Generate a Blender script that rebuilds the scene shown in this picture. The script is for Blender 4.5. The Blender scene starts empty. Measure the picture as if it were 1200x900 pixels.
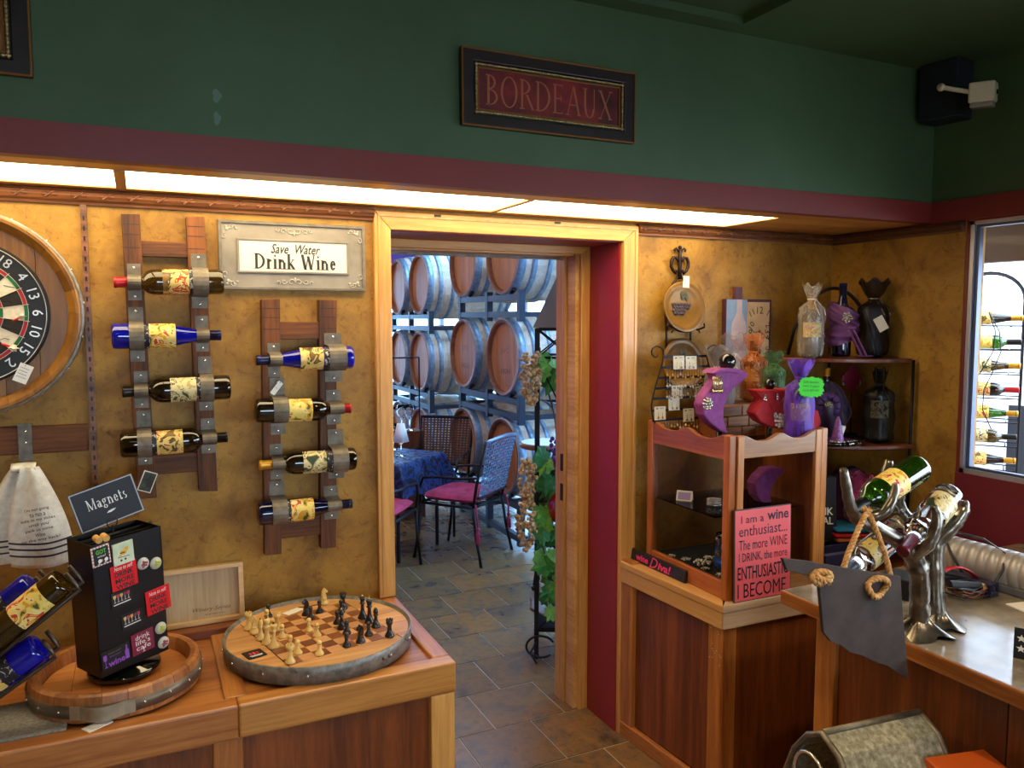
import bpy, math, random
from mathutils import Vector, Matrix, Euler
PI = math.pi
R = math.radians
S = bpy.context.scene
COL = S.collection
random.seed(7)

# ------------------------------------------------------------------ camera
cam_d = bpy.data.cameras.new('camera')
cam = bpy.data.objects.new('camera', cam_d)
COL.objects.link(cam)
cam_d.sensor_fit = 'HORIZONTAL'
cam_d.sensor_width = 36.0
cam_d.lens = 36.0 * 917.13 / 1200.0
cam_d.clip_start = 0.05
cam_d.clip_end = 200
cam.location = (0, 0, 1.685)
cam.rotation_mode = 'XYZ'
cam.rotation_euler = (Matrix.Rotation(R(-25.409), 4, 'Z') @ Matrix.Rotation(R(90 - 4.74), 4, 'X') @ Matrix.Rotation(R(-0.05), 4, 'Z')).to_euler()
S.camera = cam

# ------------------------------------------------------------------ daylight
W = bpy.data.worlds.new('world')
S.world = W
W.use_nodes = True
wn = W.node_tree.nodes
bg = wn['Background']
bg.inputs['Color'].default_value = (0.70, 0.85, 1.0, 1)
bg.inputs['Strength'].default_value = 11.0
VS = S.view_settings
VS.view_transform = 'Standard'
VS.look = 'None'
VS.exposure = 0.22
VS.gamma = 1.0
VS.use_curve_mapping = False
LENS_EMIT = 7.5        # the luminous soffit panels
FILL_LIGHT = 62.0       # added warm fill lamps on the shop ceiling

# ------------------------------------------------------------------ mesh builder
class MB:
    def __init__(self):
        self.v, self.f, self.sm = [], [], []
    def add(self, vs, fs, M=None, smooth=False):
        b = len(self.v)
        self.v += [tuple(M @ Vector(p)) for p in vs] if M is not None else [tuple(p) for p in vs]
        for q in fs:
            self.f.append(tuple(i + b for i in q)); self.sm.append(smooth)
        return self
    def box(self, x0, y0, z0, x1, y1, z1, M=None):
        v = [(x0,y0,z0),(x1,y0,z0),(x1,y1,z0),(x0,y1,z0),(x0,y0,z1),(x1,y0,z1),(x1,y1,z1),(x0,y1,z1)]
        return self.add(v, [(0,3,2,1),(4,5,6,7),(0,1,5,4),(1,2,6,5),(2,3,7,6),(3,0,4,7)], M)
    def cbox(self, c, s, M=None):
        return self.box(c[0]-s[0]/2,c[1]-s[1]/2,c[2]-s[2]/2,c[0]+s[0]/2,c[1]+s[1]/2,c[2]+s[2]/2,M)
    def lathe(self, prof, n=24, M=None, a0=0.0, a1=2*PI, smooth=True):
        full = abs(a1 - a0 - 2*PI) < 1e-6
        m = n if full else n + 1
        vs = []
        for r, z in prof:
            for k in range(m):
                a = a0 + (a1 - a0) * k / n
                vs.append((r*math.cos(a), r*math.sin(a), z))
        fs = []
        for i in range(len(prof) - 1):
            for k in range(n):
                k2 = (k + 1) % m
                fs.append((i*m+k, i*m+k2, (i+1)*m+k2, (i+1)*m+k))
        self.add(vs, fs, M, smooth)
        return self
    def cyl(self, p0, p1, r0, r1=None, n=12, cap=True, smooth=True):
        r1 = r0 if r1 is None else r1
        p0, p1 = Vector(p0), Vector(p1)
        d = p1 - p0
        M = Matrix.Translation(p0) @ d.to_track_quat('Z', 'Y').to_matrix().to_4x4()
        L = d.length
        self.lathe([(r0, 0), (r1, L)], n, M, smooth=smooth)
        if cap:
            for r, z, fl in ((r0, 0, True), (r1, L, False)):
                if r > 1e-5:
                    ring = [(r*math.cos(2*PI*k/n), r*math.sin(2*PI*k/n), z) for k in range(n)]
                    self.add(ring, [tuple(range(n))[::-1] if fl else tuple(range(n))], M)
        return self
    def tube(self, pts, r, n=8, closed=False, smooth=True):
        P = [Vector(p) for p in pts]
        N = len(P)
        rs = list(r) if isinstance(r, (list, tuple)) else [r]*N
        vs = []
        ref = None
        for i in range(N):
            if closed: t = P[(i+1) % N] - P[i-1]
            else: t = P[min(i+1, N-1)] - P[max(i-1, 0)]
            t.normalize()
            if ref is None:
                ref = Vector((0,0,1)) if abs(t.z) < .9 else Vector((1,0,0))
            u = (ref - t*ref.dot(t)).normalized()
            ref = u
            w = t.cross(u)
            for k in range(n):
                a = 2*PI*k/n
                vs.append(P[i] + (u*math.cos(a) + w*math.sin(a))*rs[i])
        fs = []
        for i in range(N if closed else N-1):
            j = (i+1) % N
            for k in range(n):
                k2 = (k+1) % n
                fs.append((i*n+k, i*n+k2, j*n+k2, j*n+k))
        self.add(vs, fs, None, smooth)
        if not closed:
            self.f += [tuple(len(self.v)-N*n+k for k in range(n))[::-1], tuple(len(self.v)-n+k for k in range(n))]
            self.sm += [False, False]
        return self
    def sphere(self, c, r, n=14, m=8, sc=(1,1,1), M=None):
        prof = [(math.sin(PI*i/m), -math.cos(PI*i/m)) for i in range(m+1)]
        prof[0] = (1e-4, -1); prof[-1] = (1e-4, 1)
        T = Matrix.Translation(c) @ Matrix.Diagonal((r*sc[0], r*sc[1], r*sc[2], 1))
        return self.lathe(prof, n, (M @ T) if M is not None else T)
    def prism(self, poly, t, M=None):
        """poly in local xz, extruded from y=0 (front) to y=t; front faces -y"""
        n = len(poly)
        ar = sum(poly[i][0]*poly[(i+1)%n][1]-poly[(i+1)%n][0]*poly[i][1] for i in range(n))
        if ar < 0: poly = poly[::-1]
        vs = [(x, 0, z) for x, z in poly] + [(x, t, z) for x, z in poly]
        fs = [tuple(range(n)), tuple(range(n, 2*n))[::-1]]
        for i in range(n):
            j = (i+1) % n
            fs.append((j, i, i+n, j+n))
        return self.add(vs, fs, M)
    def ring(self, outer, inner, t, M=None):
        """flat frame between two polygons of equal count in xz, depth t"""
        n = len(outer)
        vs = [(x,0,z) for x,z in outer]+[(x,0,z) for x,z in inner]+[(x,t,z) for x,z in outer]+[(x,t,z) for x,z in inner]
        fs = []
        for i in range(n):
            j = (i+1) % n
            fs += [(i,j,n+j,n+i),(2*n+j,2*n+i,3*n+i,3*n+j),(j,i,2*n+i,2*n+j),(n+i,n+j,3*n+j,3*n+i)]
        return self.add(vs, fs, M)
    def grid(self, fn, nu, nv, smooth=True, M=None, two=0.0):
        vs = [fn(u/nu, v/nv) for v in range(nv+1) for u in range(nu+1)]
        fs = [(v*(nu+1)+u, v*(nu+1)+u+1, (v+1)*(nu+1)+u+1, (v+1)*(nu+1)+u) for v in range(nv) for u in range(nu)]
        return self.add(vs, fs, M, smooth)
    def mesh(self, name):
        me = bpy.data.meshes.new(name)
        me.from_pydata(self.v, [], self.f)
        me.polygons.foreach_set('use_smooth', self.sm)
        me.update()
        return me
    def build(self, name, mat, parent=None, bevel=0.0, seg=2, loc=None, rot=None, solid=0.0, sub=0):
        o = bpy.data.objects.new(name, self.mesh(name))
        COL.objects.link(o)
        o.data.materials.append(mat)
        if parent is not None:
            o.parent = parent; KID.setdefault(parent.name, []).append(o)
        if loc is not None: o.location = loc
        if rot is not None: o.rotation_euler = rot
        if solid:
            m = o.modifiers.new('s', 'SOLIDIFY'); m.thickness = solid; m.offset = 0
        if bevel:
            m = o.modifiers.new('b', 'BEVEL'); m.width = bevel; m.segments = seg; m.limit_method = 'ANGLE'; m.angle_limit = R(40)
        if sub:
            m = o.modifiers.new('u', 'SUBSURF'); m.levels = sub; m.render_levels = sub
        return o

def tag(o, label=None, cat=None, group=None, kind=None):
    if label: o['label'] = label
    if cat: o['category'] = cat
    if group: o['group'] = group
    if kind: o['kind'] = kind
    return o
def thing(name, label, cat, loc=(0,0,0), rot=(0,0,0), group=None):
    o = bpy.data.objects.new(name, None)
    o.empty_display_size = .02
    COL.objects.link(o)
    o.location = loc; o.rotation_euler = rot
    return tag(o, label, cat, group)
def struct(o):
    o['kind'] = 'structure'
    return o
def sroot(name, loc=(0,0,0)):
    o = bpy.data.objects.new(name, None); COL.objects.link(o); o.location = loc
    return struct(o)
def dup(o, label=None, loc=None, rot=None, parent=None):
    c = o.copy(); COL.objects.link(c); c.parent = parent if parent else o.parent
    if c.parent: KID.setdefault(c.parent.name, []).append(c)
    if label: c['label'] = label
    if loc is not None: c.location = loc
    if rot is not None: c.rotation_euler = rot
    for ch in KIDS(o): dup(ch, parent=c)
    return c
KID = {}
def KIDS(o):
    return list(KID.get(o.name, ()))
def rotz(a): return Matrix.Rotation(a, 4, 'Z')
def TR(x, y, z): return Matrix.Translation((x, y, z))
def RX(a): return Matrix.Rotation(a, 4, 'X')
def RY(a): return Matrix.Rotation(a, 4, 'Y')

# ------------------------------------------------------------------ materials
def newmat(name):
    m = bpy.data.materials.new(name); m.use_nodes = True
    return m, m.node_tree.nodes, m.node_tree.links, m.node_tree.nodes['Principled BSDF']
def rgb(h):
    h = h.lstrip('#')
    c = [int(h[i:i+2], 16)/255 for i in (0,2,4)]
    return tuple((x/12.92 if x <= .04045 else ((x+.055)/1.055)**2.4) for x in c) + (1,)
def coords(n, l, scale=(1,1,1)):
    tc = n.new('ShaderNodeTexCoord'); mp = n.new('ShaderNodeMapping')
    oi = n.new('ShaderNodeObjectInfo')
    mu = n.new('ShaderNodeVectorMath'); mu.operation = 'ADD'
    sc = n.new('ShaderNodeMath'); sc.operation = 'MULTIPLY'; sc.inputs[1].default_value = 13.7
    l.new(oi.outputs['Random'], sc.inputs[0])
    l.new(tc.outputs['Object'], mu.inputs[0]); l.new(sc.outputs[0], mu.inputs[1])
    l.new(mu.outputs[0], mp.inputs['Vector'])
    mp.inputs['Scale'].default_value = scale
    return mp.outputs['Vector']
def noise(n, l, vec, scale, detail=4, rough=.55, dist=0):
    t = n.new('ShaderNodeTexNoise')
    t.inputs['Scale'].default_value = scale; t.inputs['Detail'].default_value = detail
    t.inputs['Roughness'].default_value = rough; t.inputs['Distortion'].default_value = dist
    if vec is not None: l.new(vec, t.inputs['Vector'])
    return t.outputs['Fac']
def ramp(n, l, fac, stops, mode='LINEAR'):
    t = n.new('ShaderNodeValToRGB'); cr = t.color_ramp; cr.interpolation = mode
    while len(cr.elements) < len(stops): cr.elements.new(.5)
    for e, (p, c) in zip(cr.elements, stops):
        e.position = p; e.color = rgb(c) if isinstance(c, str) else c
    l.new(fac, t.inputs['Fac'])
    return t.outputs['Color']
def bump(n, l, b, h, strength=.3, dist=.01):
    t = n.new('ShaderNodeBump'); t.inputs['Strength'].default_value = strength; t.inputs['Distance'].default_value = dist
    l.new(h, t.inputs['Height']); l.new(t.outputs['Normal'], b.inputs['Normal'])
def plain(name, c, rough=.5, metal=0, coat=0, spec=.5, **k):
    m, n, l, b = newmat(name)
    b.inputs['Base Color'].default_value = rgb(c) if isinstance(c, str) else c
    b.inputs['Roughness'].default_value = rough
    b.inputs['Metallic'].default_value = metal
    b.inputs['Coat Weight'].default_value = coat
    b.inputs['Specular IOR Level'].default_value = spec
    return m
def mottled(name, stops, scale=8, rough=.6, metal=0, bmp=0, sc=(1,1,1), detail=5, dist=0, coat=0, spec=.5, bdist=.004):
    m, n, l, b = newmat(name)
    v = coords(n, l, sc)
    f = noise(n, l, v, scale, detail, .6, dist)
    l.new(ramp(n, l, f, stops), b.inputs['Base Color'])
    b.inputs['Roughness'].default_value = rough; b.inputs['Metallic'].default_value = metal
    b.inputs['Coat Weight'].default_value = coat; b.inputs['Specular IOR Level'].default_value = spec
    if bmp: bump(n, l, b, f, bmp, bdist)
    return m
def wood(name, dark, light, axis='x', scale=9, rough=.4, coat=.15, ring=None):
    """grain runs along the given local axis"""
    sc = {'x': (.06,1,1), 'y': (1,.06,1), 'z': (1,1,.06)}[axis]
    m, n, l, b = newmat(name)
    v = coords(n, l, sc)
    f1 = noise(n, l, v, scale, 3, .5, 1.2)
    f2 = noise(n, l, v, scale*12, 4, .65, .2)
    mx = n.new('ShaderNodeMath'); mx.operation = 'MULTIPLY_ADD'
    mx.inputs[1].default_value = .45; l.new(f2, mx.inputs[0])
    ml = n.new('ShaderNodeMath'); ml.operation = 'MULTIPLY'; ml.inputs[1].default_value = .6
    l.new(f1, ml.inputs[0]); l.new(ml.outputs[0], mx.inputs[2])
    mid = ring or [(a+b_)/2 for a, b_ in zip(rgb(dark), rgb(light))]
    col = ramp(n, l, mx.outputs[0], [(.40, rgb(dark)), (.52, tuple(mid[:3])+(1,)), (.63, rgb(light))])
    oi = n.new('ShaderNodeObjectInfo')
    hs = n.new('ShaderNodeHueSaturation')
    mr = n.new('ShaderNodeMapRange'); mr.inputs['To Min'].default_value = .86; mr.inputs['To Max'].default_value = 1.12
    l.new(oi.outputs['Random'], mr.inputs['Value']); l.new(mr.outputs[0], hs.inputs['Value'])
    l.new(col, hs.inputs['Color']); l.new(hs.outputs['Color'], b.inputs['Base Color'])
    b.inputs['Roughness'].default_value = rough; b.inputs['Coat Weight'].default_value = coat
    b.inputs['Coat Roughness'].default_value = .25
    bump(n, l, b, f2, .12, .002)
    return m
def glass(name, c=(1,1,1,1), rough=.02, ior=1.45):
    m, n, l, b = newmat(name)
    b.inputs['Base Color'].default_value = rgb(c) if isinstance(c, str) else c
    b.inputs['Roughness'].default_value = rough; b.inputs['IOR'].default_value = ior
    b.inputs['Transmission Weight'].default_value = 1
    return m
def pane(name, tint=(1,1,1,1), gloss=.10):
    """thin flat glass: clear with a mirror sheen"""
    m, n, l, b = newmat(name)
    out = n['Material Output']
    tr = n.new('ShaderNodeBsdfTransparent'); tr.inputs['Color'].default_value = tint
    gl = n.new('ShaderNodeBsdfGlossy'); gl.inputs['Roughness'].default_value = .02
    fr = n.new('ShaderNodeLayerWeight'); fr.inputs['Blend'].default_value = gloss
    mx = n.new('ShaderNodeMixShader')
    l.new(fr.outputs['Fresnel'], mx.inputs[0]); l.new(tr.outputs[0], mx.inputs[1]); l.new(gl.outputs[0], mx.inputs[2])
    l.new(mx.outputs[0], out.inputs['Surface'])
    return m
def sheer(name, c, alpha=.55, rough=.5, sheen=.3):
    m, n, l, b = newmat(name)
    v = coords(n, l, (1,1,.25))
    f = noise(n, l, v, 34, 3)
    l.new(ramp(n, l, f, [(.35, tuple(x*.8 for x in rgb(c)[:3])+(1,)), (.65, rgb(c))]), b.inputs['Base Color'])
    a = ramp(n, l, f, [(.3, (max(0,alpha-.10),)*3+(1,)), (.7, (min(1,alpha+.14),)*3+(1,))])
    l.new(a, b.inputs['Alpha'])
    b.inputs['Roughness'].default_value = rough; b.inputs['Sheen Weight'].default_value = sheen
    return m
def emit(name, c, s):
    m, n, l, b = newmat(name)
    b.inputs['Base Color'].default_value = (1,1,1,1)
    b.inputs['Emission Color'].default_value = c; b.inputs['Emission Strength'].default_value = s
    return m

M_ = {}
def plaster():
    m, n, l, b = newmat('gold_plaster')
    v = coords(n, l)
    f = noise(n, l, v, 5.5, 6, .68, .5)
    g = noise(n, l, v, 38, 5, .7, .8)
    c1 = ramp(n, l, f, [(.32, '#7a5620'), (.48, '#9c7029'), (.60, '#ac8030'), (.75, '#90651f')])
    c2 = ramp(n, l, g, [(.34, (.45,.30,.14,1)), (.46, (1,1,1,1))])
    mx = n.new('ShaderNodeMix'); mx.data_type = 'RGBA'; mx.blend_type = 'MULTIPLY'; mx.inputs['Factor'].default_value = .55
    l.new(c1, mx.inputs['A']); l.new(c2, mx.inputs['B'])
    l.new(mx.outputs['Result'], b.inputs['Base Color'])
    b.inputs['Roughness'].default_value = .5; b.inputs['Specular IOR Level'].default_value = .35
    bump(n, l, b, g, .35, .004)
    return m
M_['plaster'] = plaster()
def paint(name, c, var=.12, rough=.55, sc=160):
    m, n, l, b = newmat(name)
    v = coords(n, l)
    f = noise(n, l, v, 3, 3)
    a = rgb(c)
    l.new(ramp(n, l, f, [(.3, tuple(x*(1-var) for x in a[:3])+(1,)), (.7, tuple(min(1,x*(1+var)) for x in a[:3])+(1,))]), b.inputs['Base Color'])
    b.inputs['Roughness'].default_value = rough
    g = noise(n, l, v, sc, 2)
    bump(n, l, b, g, .12, .002)
    return m
M_['green'] = paint('green_paint', '#405c3c')
M_['redtrim'] = paint('maroon_paint', '#7c2a28', .08, .42)
M_['reveal'] = paint('red_paint', '#8c1f22', .06, .4)
M_['purplewall'] = paint('purple_paint', '#6a3f9a')
M_['whitewall'] = paint('white_paint', '#c9ccd4')
M_['beige'] = paint('beige_paint', '#b39a80')
M_['pine'] = wood('golden_pine', '#b57a34', '#dba45a', 'z', 7, .38, .25)
M_['pinex'] = wood('golden_pine_level', '#b57a34', '#dba45a', 'x', 7, .38, .25)
M_['piney'] = wood('golden_pine_deep', '#b8803c', '#deac68', 'y', 7, .38, .25)
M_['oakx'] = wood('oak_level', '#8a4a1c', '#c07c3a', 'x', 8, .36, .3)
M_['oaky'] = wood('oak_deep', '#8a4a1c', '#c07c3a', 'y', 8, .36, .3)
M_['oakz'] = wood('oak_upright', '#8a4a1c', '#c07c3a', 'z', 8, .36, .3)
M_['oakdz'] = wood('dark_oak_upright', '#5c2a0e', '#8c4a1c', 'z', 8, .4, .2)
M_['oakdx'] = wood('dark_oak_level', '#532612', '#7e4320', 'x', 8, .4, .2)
M_['cherryz'] = wood('cherry_upright', '#84400f', '#b8651f', 'z', 8, .32, .4)
M_['cherryy'] = wood('cherry_deep', '#84400f', '#b8651f', 'y', 8, .32, .4)
M_['cherryx'] = wood('cherry_level', '#84501f', '#a87238', 'x', 8, .32, .4)
M_['crown'] = wood('carved_walnut', '#43200f', '#8a5430', 'x', 10, .45, .1)
M_['crowny'] = wood('carved_walnut_deep', '#2f1810', '#5c3622', 'y', 10, .45, .1)
M_['stave'] = wood('barrel_stave', '#3a1a06', '#7c4412', 'z', 10, .65, 0)
M_['stavex'] = wood('barrel_stave_level', '#381a06', '#764012', 'x', 10, .65, 0)
M_['head'] = wood('barrel_head_oak', '#a8703c', '#d8a468', 'x', 5, .38, .2)
M_['headz'] = wood('dart_oak', '#6e4414', '#9c6a26', 'z', 5, .42, .1)
M_['maple'] = wood('maple', '#c89a62', '#e4bd84', 'x', 6, .4, .2)
M_['walnut'] = wood('walnut_squares', '#6a3a1c', '#8a5228', 'x', 8, .4, .2)
M_['boxwood'] = plain('boxwood', '#d9b468', .32, coat=.3)
M_['ebony'] = plain('ebonised', '#17100f', .28, coat=.3)
M_['galv'] = mottled('galvanised', [(.3,'#5f5d58'),(.5,'#7e7b74'),(.7,'#98948a')], 45, .42, .4, .1)
M_['strap'] = mottled('grey_strap', [(.3,'#5c5448'),(.7,'#857a6a')], 30, .5, .3, .1)
M_['iron'] = plain('black_iron', '#17141a', .42, .5)
M_['bronze'] = plain('bronze_iron', '#2a1a14', .45, .5)
M_['chrome'] = plain('chrome', '#d8d8d8', .15, 1)
M_['screw'] = plain('screw_steel', '#e0ddd6', .25, .9)
M_['pewter'] = mottled('pewter', [(.3,'#4a443c'),(.6,'#8e867a'),(.8,'#b8b0a4')], 18, .28, .95, .4)
M_['white'] = plain('white_card', '#e8e4dc', .6)
M_['cream'] = plain('cream_card', '#e6dcc2', .6)
M_['black'] = plain('black_matt', '#0e0d0f', .5)
M_['blackgloss'] = plain('black_gloss', '#08080a', .06, coat=.6)
M_['ink'] = plain('ink', '#141114', .6)
M_['gold'] = plain('gold_metal', '#c99b3a', .28, .9)
M_['silver'] = mottled('silver_beads', [(.3,'#8c8a86'),(.7,'#f0eee8')], 60, .2, .9)
M_['redprint'] = plain('red_print', '#d4161c', .5, spec=.3)
M_['glassclear'] = glass('clear_glass', (.97,.99,1,1))
M_['pane'] = pane('window_pane')
M_['pane_cool'] = pane('cool_window_pane', (.66,.84,1,1))  # blue daylight of the cellar put into the glass tint
M_['casepane'] = pane('display_pane', (.92,.92,.92,1), .07)
def bottleglass(name, c, depth):
    m, n, l, b = newmat(name)
    b.inputs['Base Color'].default_value = rgb(c)
    b.inputs['Roughness'].default_value = .04
    b.inputs['Transmission Weight'].default_value = depth
    b.inputs['Coat Weight'].default_value = .5; b.inputs['Coat Roughness'].default_value = .03
    b.inputs['IOR'].default_value = 1.5
    return m
M_['gblue'] = bottleglass('cobalt_glass', '#0a16c8', .55)
M_['gnavy'] = bottleglass('navy_glass', '#070b3c', .3)
M_['gdark'] = bottleglass('dark_glass', '#1c1206', .35)
M_['golive'] = bottleglass('olive_glass', '#4a3606', .6)
M_['ggreen'] = bottleglass('green_glass', '#2a5a0a', .75)
M_['gclear'] = glass('pale_glass', (.86,.93,.97,1), .03)
def artlabel(name, stops, scale=30):
    m, n, l, b = newmat(name)
    v = coords(n, l)
    t = n.new('ShaderNodeTexNoise'); t.inputs['Scale'].default_value = scale; t.inputs['Detail'].default_value = 2
    t.inputs['Distortion'].default_value = 1.2
    l.new(v, t.inputs['Vector'])
    l.new(ramp(n, l, t.outputs['Fac'], stops, 'CONSTANT'), b.inputs['Base Color'])
    b.inputs['Roughness'].default_value = .45
    return m
M_['label1'] = artlabel('label_birds', [(0,'#7c5a1e'),(.36,'#4e3a22'),(.42,'#d8b860'),(.55,'#e4cc86'),(.60,'#c03a1c'),(.66,'#e0b850'),(.72,'#4c6a2a')])
M_['label2'] = artlabel('label_fruit', [(0,'#3f5a22'),(.36,'#d49a2a'),(.44,'#e9cf6a'),(.56,'#e8d79a'),(.60,'#c8361e'),(.66,'#e3b43a'),(.74,'#38306a')])
M_['label3'] = artlabel('label_finch', [(0,'#30402a'),(.38,'#b9a468'),(.46,'#d9cb96'),(.58,'#2f2a44'),(.63,'#d0be82'),(.70,'#6d7a3a')])

# ------------------------------------------------------------------ lettering
def text(body, name, mat, parent, M, w=None, h=None, shear=0.0, bold=0.0, ext=.0006, align='CENTER', space=1.0, line=1.0, size=1.0):
    """lettering laid in the local xz plane facing -y, centred, scaled to width w and or height h"""
    cu = bpy.data.curves.new('lettering', 'FONT')
    cu.body = body; cu.align_x = align; cu.size = size; cu.shear = shear; cu.offset = bold
    cu.resolution_u = 2; cu.space_character = space; cu.space_line = line
    t = bpy.data.objects.new('lettering', cu)
    me0 = t.to_mesh()
    vs = [v.co.copy() for v in me0.vertices]
    fs = [tuple(p.vertices) for p in me0.polygons]
    t.to_mesh_clear()
    bpy.data.objects.remove(t); bpy.data.curves.remove(cu)
    return flatprint(vs, fs, name, mat, parent, M, w, h, ext)
def flatprint(vs, fs, name, mat, parent, M, w, h, ext=.0006):
    xs = [v[0] for v in vs]; ys = [v[1] for v in vs]
    cx, cy = (min(xs)+max(xs))/2, (min(ys)+max(ys))/2
    dx, dy = max(xs)-min(xs), max(ys)-min(ys)
    sx = w/dx if w else h/dy
    sy = h/dy if h else sx
    b = MB()
    b.add([((v[0]-cx)*sx, -ext, (v[1]-cy)*sy) for v in vs], fs, M)
    return b.build(name, mat, parent)
# roman letters with thick and thin strokes: (kind, numbers...)
def roman(body, thick=.13, thin=.045, gap=.10):
    sf, st = .075, .04
    V = lambda x, y0=0, y1=1, s='bt': ('v', x, y0, y1, s)
    G = {
     'B': (.62, [V(.12), ('a',.12,.76,.36,.24,-90,90), ('a',.12,.27,.46,.27,-90,90)]),
     'O': (.86, [('o',.43,.5,.42,.52)]),
     'R': (.72, [V(.12), ('a',.12,.75,.42,.25,-90,90), ('l',.36,.5,.68,0,1)]),
     'D': (.80, [V(.12), ('a',.16,.5,.60,.5,-90,90)]),
     'E': (.60, [V(.12), ('h',.12,.52,0), ('h',.12,.44,.5), ('h',.12,.52,.96)]),
     'A': (.80, [('l',.08,0,.40,1,0), ('l',.40,1,.72,0,1), ('h',.2,.6,.34), ('s',.08,0), ('s',.72,0)]),
     'U': (.80, [V(.14,.3,1,'t'), ('t',.64,.3,1), ('a',.39,.3,.27,.32,180,360)]),
     'X': (.74, [('l',.08,1,.66,0,1), ('l',.08,0,.66,1,0), ('s',.08,0), ('s',.66,0), ('s',.08,.96), ('s',.66,.96)]),
     'M': (1.0, [('t',.12,0,1), V(.86), ('l',.12,1,.49,0,1), ('l',.49,0,.86,1,0), ('s',.12,0), ('s',.1,.96)]),
     'a': (.52, [V(.40,0,.5,'b'), ('a',.22,.45,.2,.2,0,150), ('o',.22,.2,.18,.2)]),
     'g': (.54, [('o',.24,.46,.2,.2), ('o',.24,-.08,.22,.17), ('l',.14,.3,.16,.08,0), ('h',.34,.52,.6)]),
     'n': (.60, [V(.12,0,.66), V(.46,0,.45,'b'), ('a',.29,.44,.18,.2,0,180)]),
     'e': (.50, [('a',.25,.33,.22,.33,0,330), ('h',.06,.44,.34)]),
     't': (.38, [V(.16,0,.9,''), ('h',.02,.34,.62), ('a',.26,.12,.1,.12,180,360)]),
     's': (.42, [('a',.2,.48,.15,.17,40,270), ('a',.2,.16,.17,.17,-140,90)]),
     'r': (.42, [V(.12,0,.66), ('a',.26,.44,.14,.18,20,180)]),
     'i': (.26, [V(.12,0,.66), ('d',.12,.86)]),
     'k': (.60, [V(.12,0,1.0), ('l',.16,.28,.46,.64,0), ('l',.24,.38,.52,0,1), ('s',.52,0), ('s',.46,.62)]),
     'W': (1.1, [('l',.06,1,.30,0,1), ('l',.30,0,.52,.8,0), ('l',.52,.9,.76,0,1), ('l',.76,0,1.0,1,0), ('s',.06,.96), ('s',1.0,.96)]),
     ' ': (.32, []),
    }
    vs, fs = [], []
    def quad(*p):
        b = len(vs); vs.extend(p); fs.append(tuple(range(b, b+len(p))))
    def rect(x0, y0, x1, y1): quad((x0,y0),(x1,y0),(x1,y1),(x0,y1))
    X = 0
    for ch in body:
        wd, pr = G[ch]
        for p in pr:
            k = p[0]
            if k in 'vt':
                x, y0, y1 = X+p[1], p[2], p[3]
                hw = (thick if k == 'v' else thin*1.3)/2
                rect(x-hw, y0, x+hw, y1)
                s = p[4] if len(p) > 4 else ''
                if 'b' in s: rect(x-hw-sf, y0, x+hw+sf, y0+st)
                if 't' in s: rect(x-hw-sf, y1-st, x+hw*.6+(sf if y1 > .9 else 0), y1)
            elif k == 'h': rect(X+p[1], p[3], X+p[2], p[3]+thin); rect(X+p[2]-.03, p[3]-.07 if p[3] > .3 else p[3], X+p[2], p[3]+(.1 if p[3] < .6 else .04))
            elif k == 's': rect(X+p[1]-.1, p[2], X+p[1]+.1, p[2]+st)
            elif k == 'd':
                quad(*[(X+p[1]+.075*math.cos(2*PI*q/10), p[2]+.075*math.sin(2*PI*q/10)) for q in range(10)])
            elif k == 'l':
                x0, y0, x1, y1 = X+p[1], p[2], X+p[3], p[4]
                hw = (thick if p[5] else thin)*.55
                quad((x0-hw,y0),(x0+hw,y0),(x1+hw,y1),(x1-hw,y1))
            elif k in 'ao':
                cx, cy, rx, ry = X+p[1], p[2], p[3], p[4]
                a0, a1 = (p[5], p[6]) if k == 'a' else (0, 360)
                N = 22
                for q in range(N):
                    P4 = []
                    for a, inn in ((a0+(a1-a0)*q/N,0),(a0+(a1-a0)*(q+1)/N,0),(a0+(a1-a0)*(q+1)/N,1),(a0+(a1-a0)*q/N,1)):
                        c, s_ = math.cos(R(a)), math.sin(R(a))
                        tx, ty = (thick, thin) if inn else (0, 0)
                        P4.append((cx+c*max(rx-tx,.01), cy+s_*max(ry-ty,.01)))
                    quad(*P4)
        X += wd + gap
    return vs, fs
def serif(body, name, mat, parent, M, w, h, **k):
    vs, fs = roman(body, **k)
    return flatprint(vs, fs, name, mat, parent, M, w, h)

# ================================================================== SETTING
def sbox(name, boxes, mat, parent=None, bevel=0):
    b = MB()
    for q in boxes: b.box(*q)
    o = b.build(name, mat, parent, bevel)
    return o if parent else struct(o)

# floor: grout bed and slate tiles laid in running bond
def grout_mat():
    m, n, l, b = newmat('grout_and_far_tiles')
    tc = n.new('ShaderNodeTexCoord'); mp = n.new('ShaderNodeMapping')
    mp.inputs['Location'].default_value = (-1.43+.3245*20, -2.83+.3135*40, 0)
    l.new(tc.outputs['Object'], mp.inputs['Vector'])
    t = n.new('ShaderNodeTexBrick'); t.offset = .493
    t.inputs['Scale'].default_value = 1; t.inputs['Brick Width'].default_value = .3245; t.inputs['Row Height'].default_value = .3135
    t.inputs['Mortar Size'].default_value = .0035; t.inputs['Bias'].default_value = 0
    t.inputs['Color1'].default_value = rgb('#6e5c48'); t.inputs['Color2'].default_value = rgb('#57504a'); t.inputs['Mortar'].default_value = rgb('#a3937e')
    l.new(mp.outputs[0], t.inputs['Vector'])
    f = noise(n, l, tc.outputs['Object'], 6, 5)
    mx = n.new('ShaderNodeMix'); mx.data_type = 'RGBA'; mx.blend_type = 'MULTIPLY'; mx.inputs['Factor'].default_value = .6
    l.new(t.outputs['Color'], mx.inputs['A']); l.new(ramp(n, l, f, [(.35,(.6,.6,.62,1)),(.6,(1.1,1.05,1,1))]), mx.inputs['B'])
    l.new(mx.outputs['Result'], b.inputs['Base Color']); b.inputs['Roughness'].default_value = .4
    return m
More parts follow.
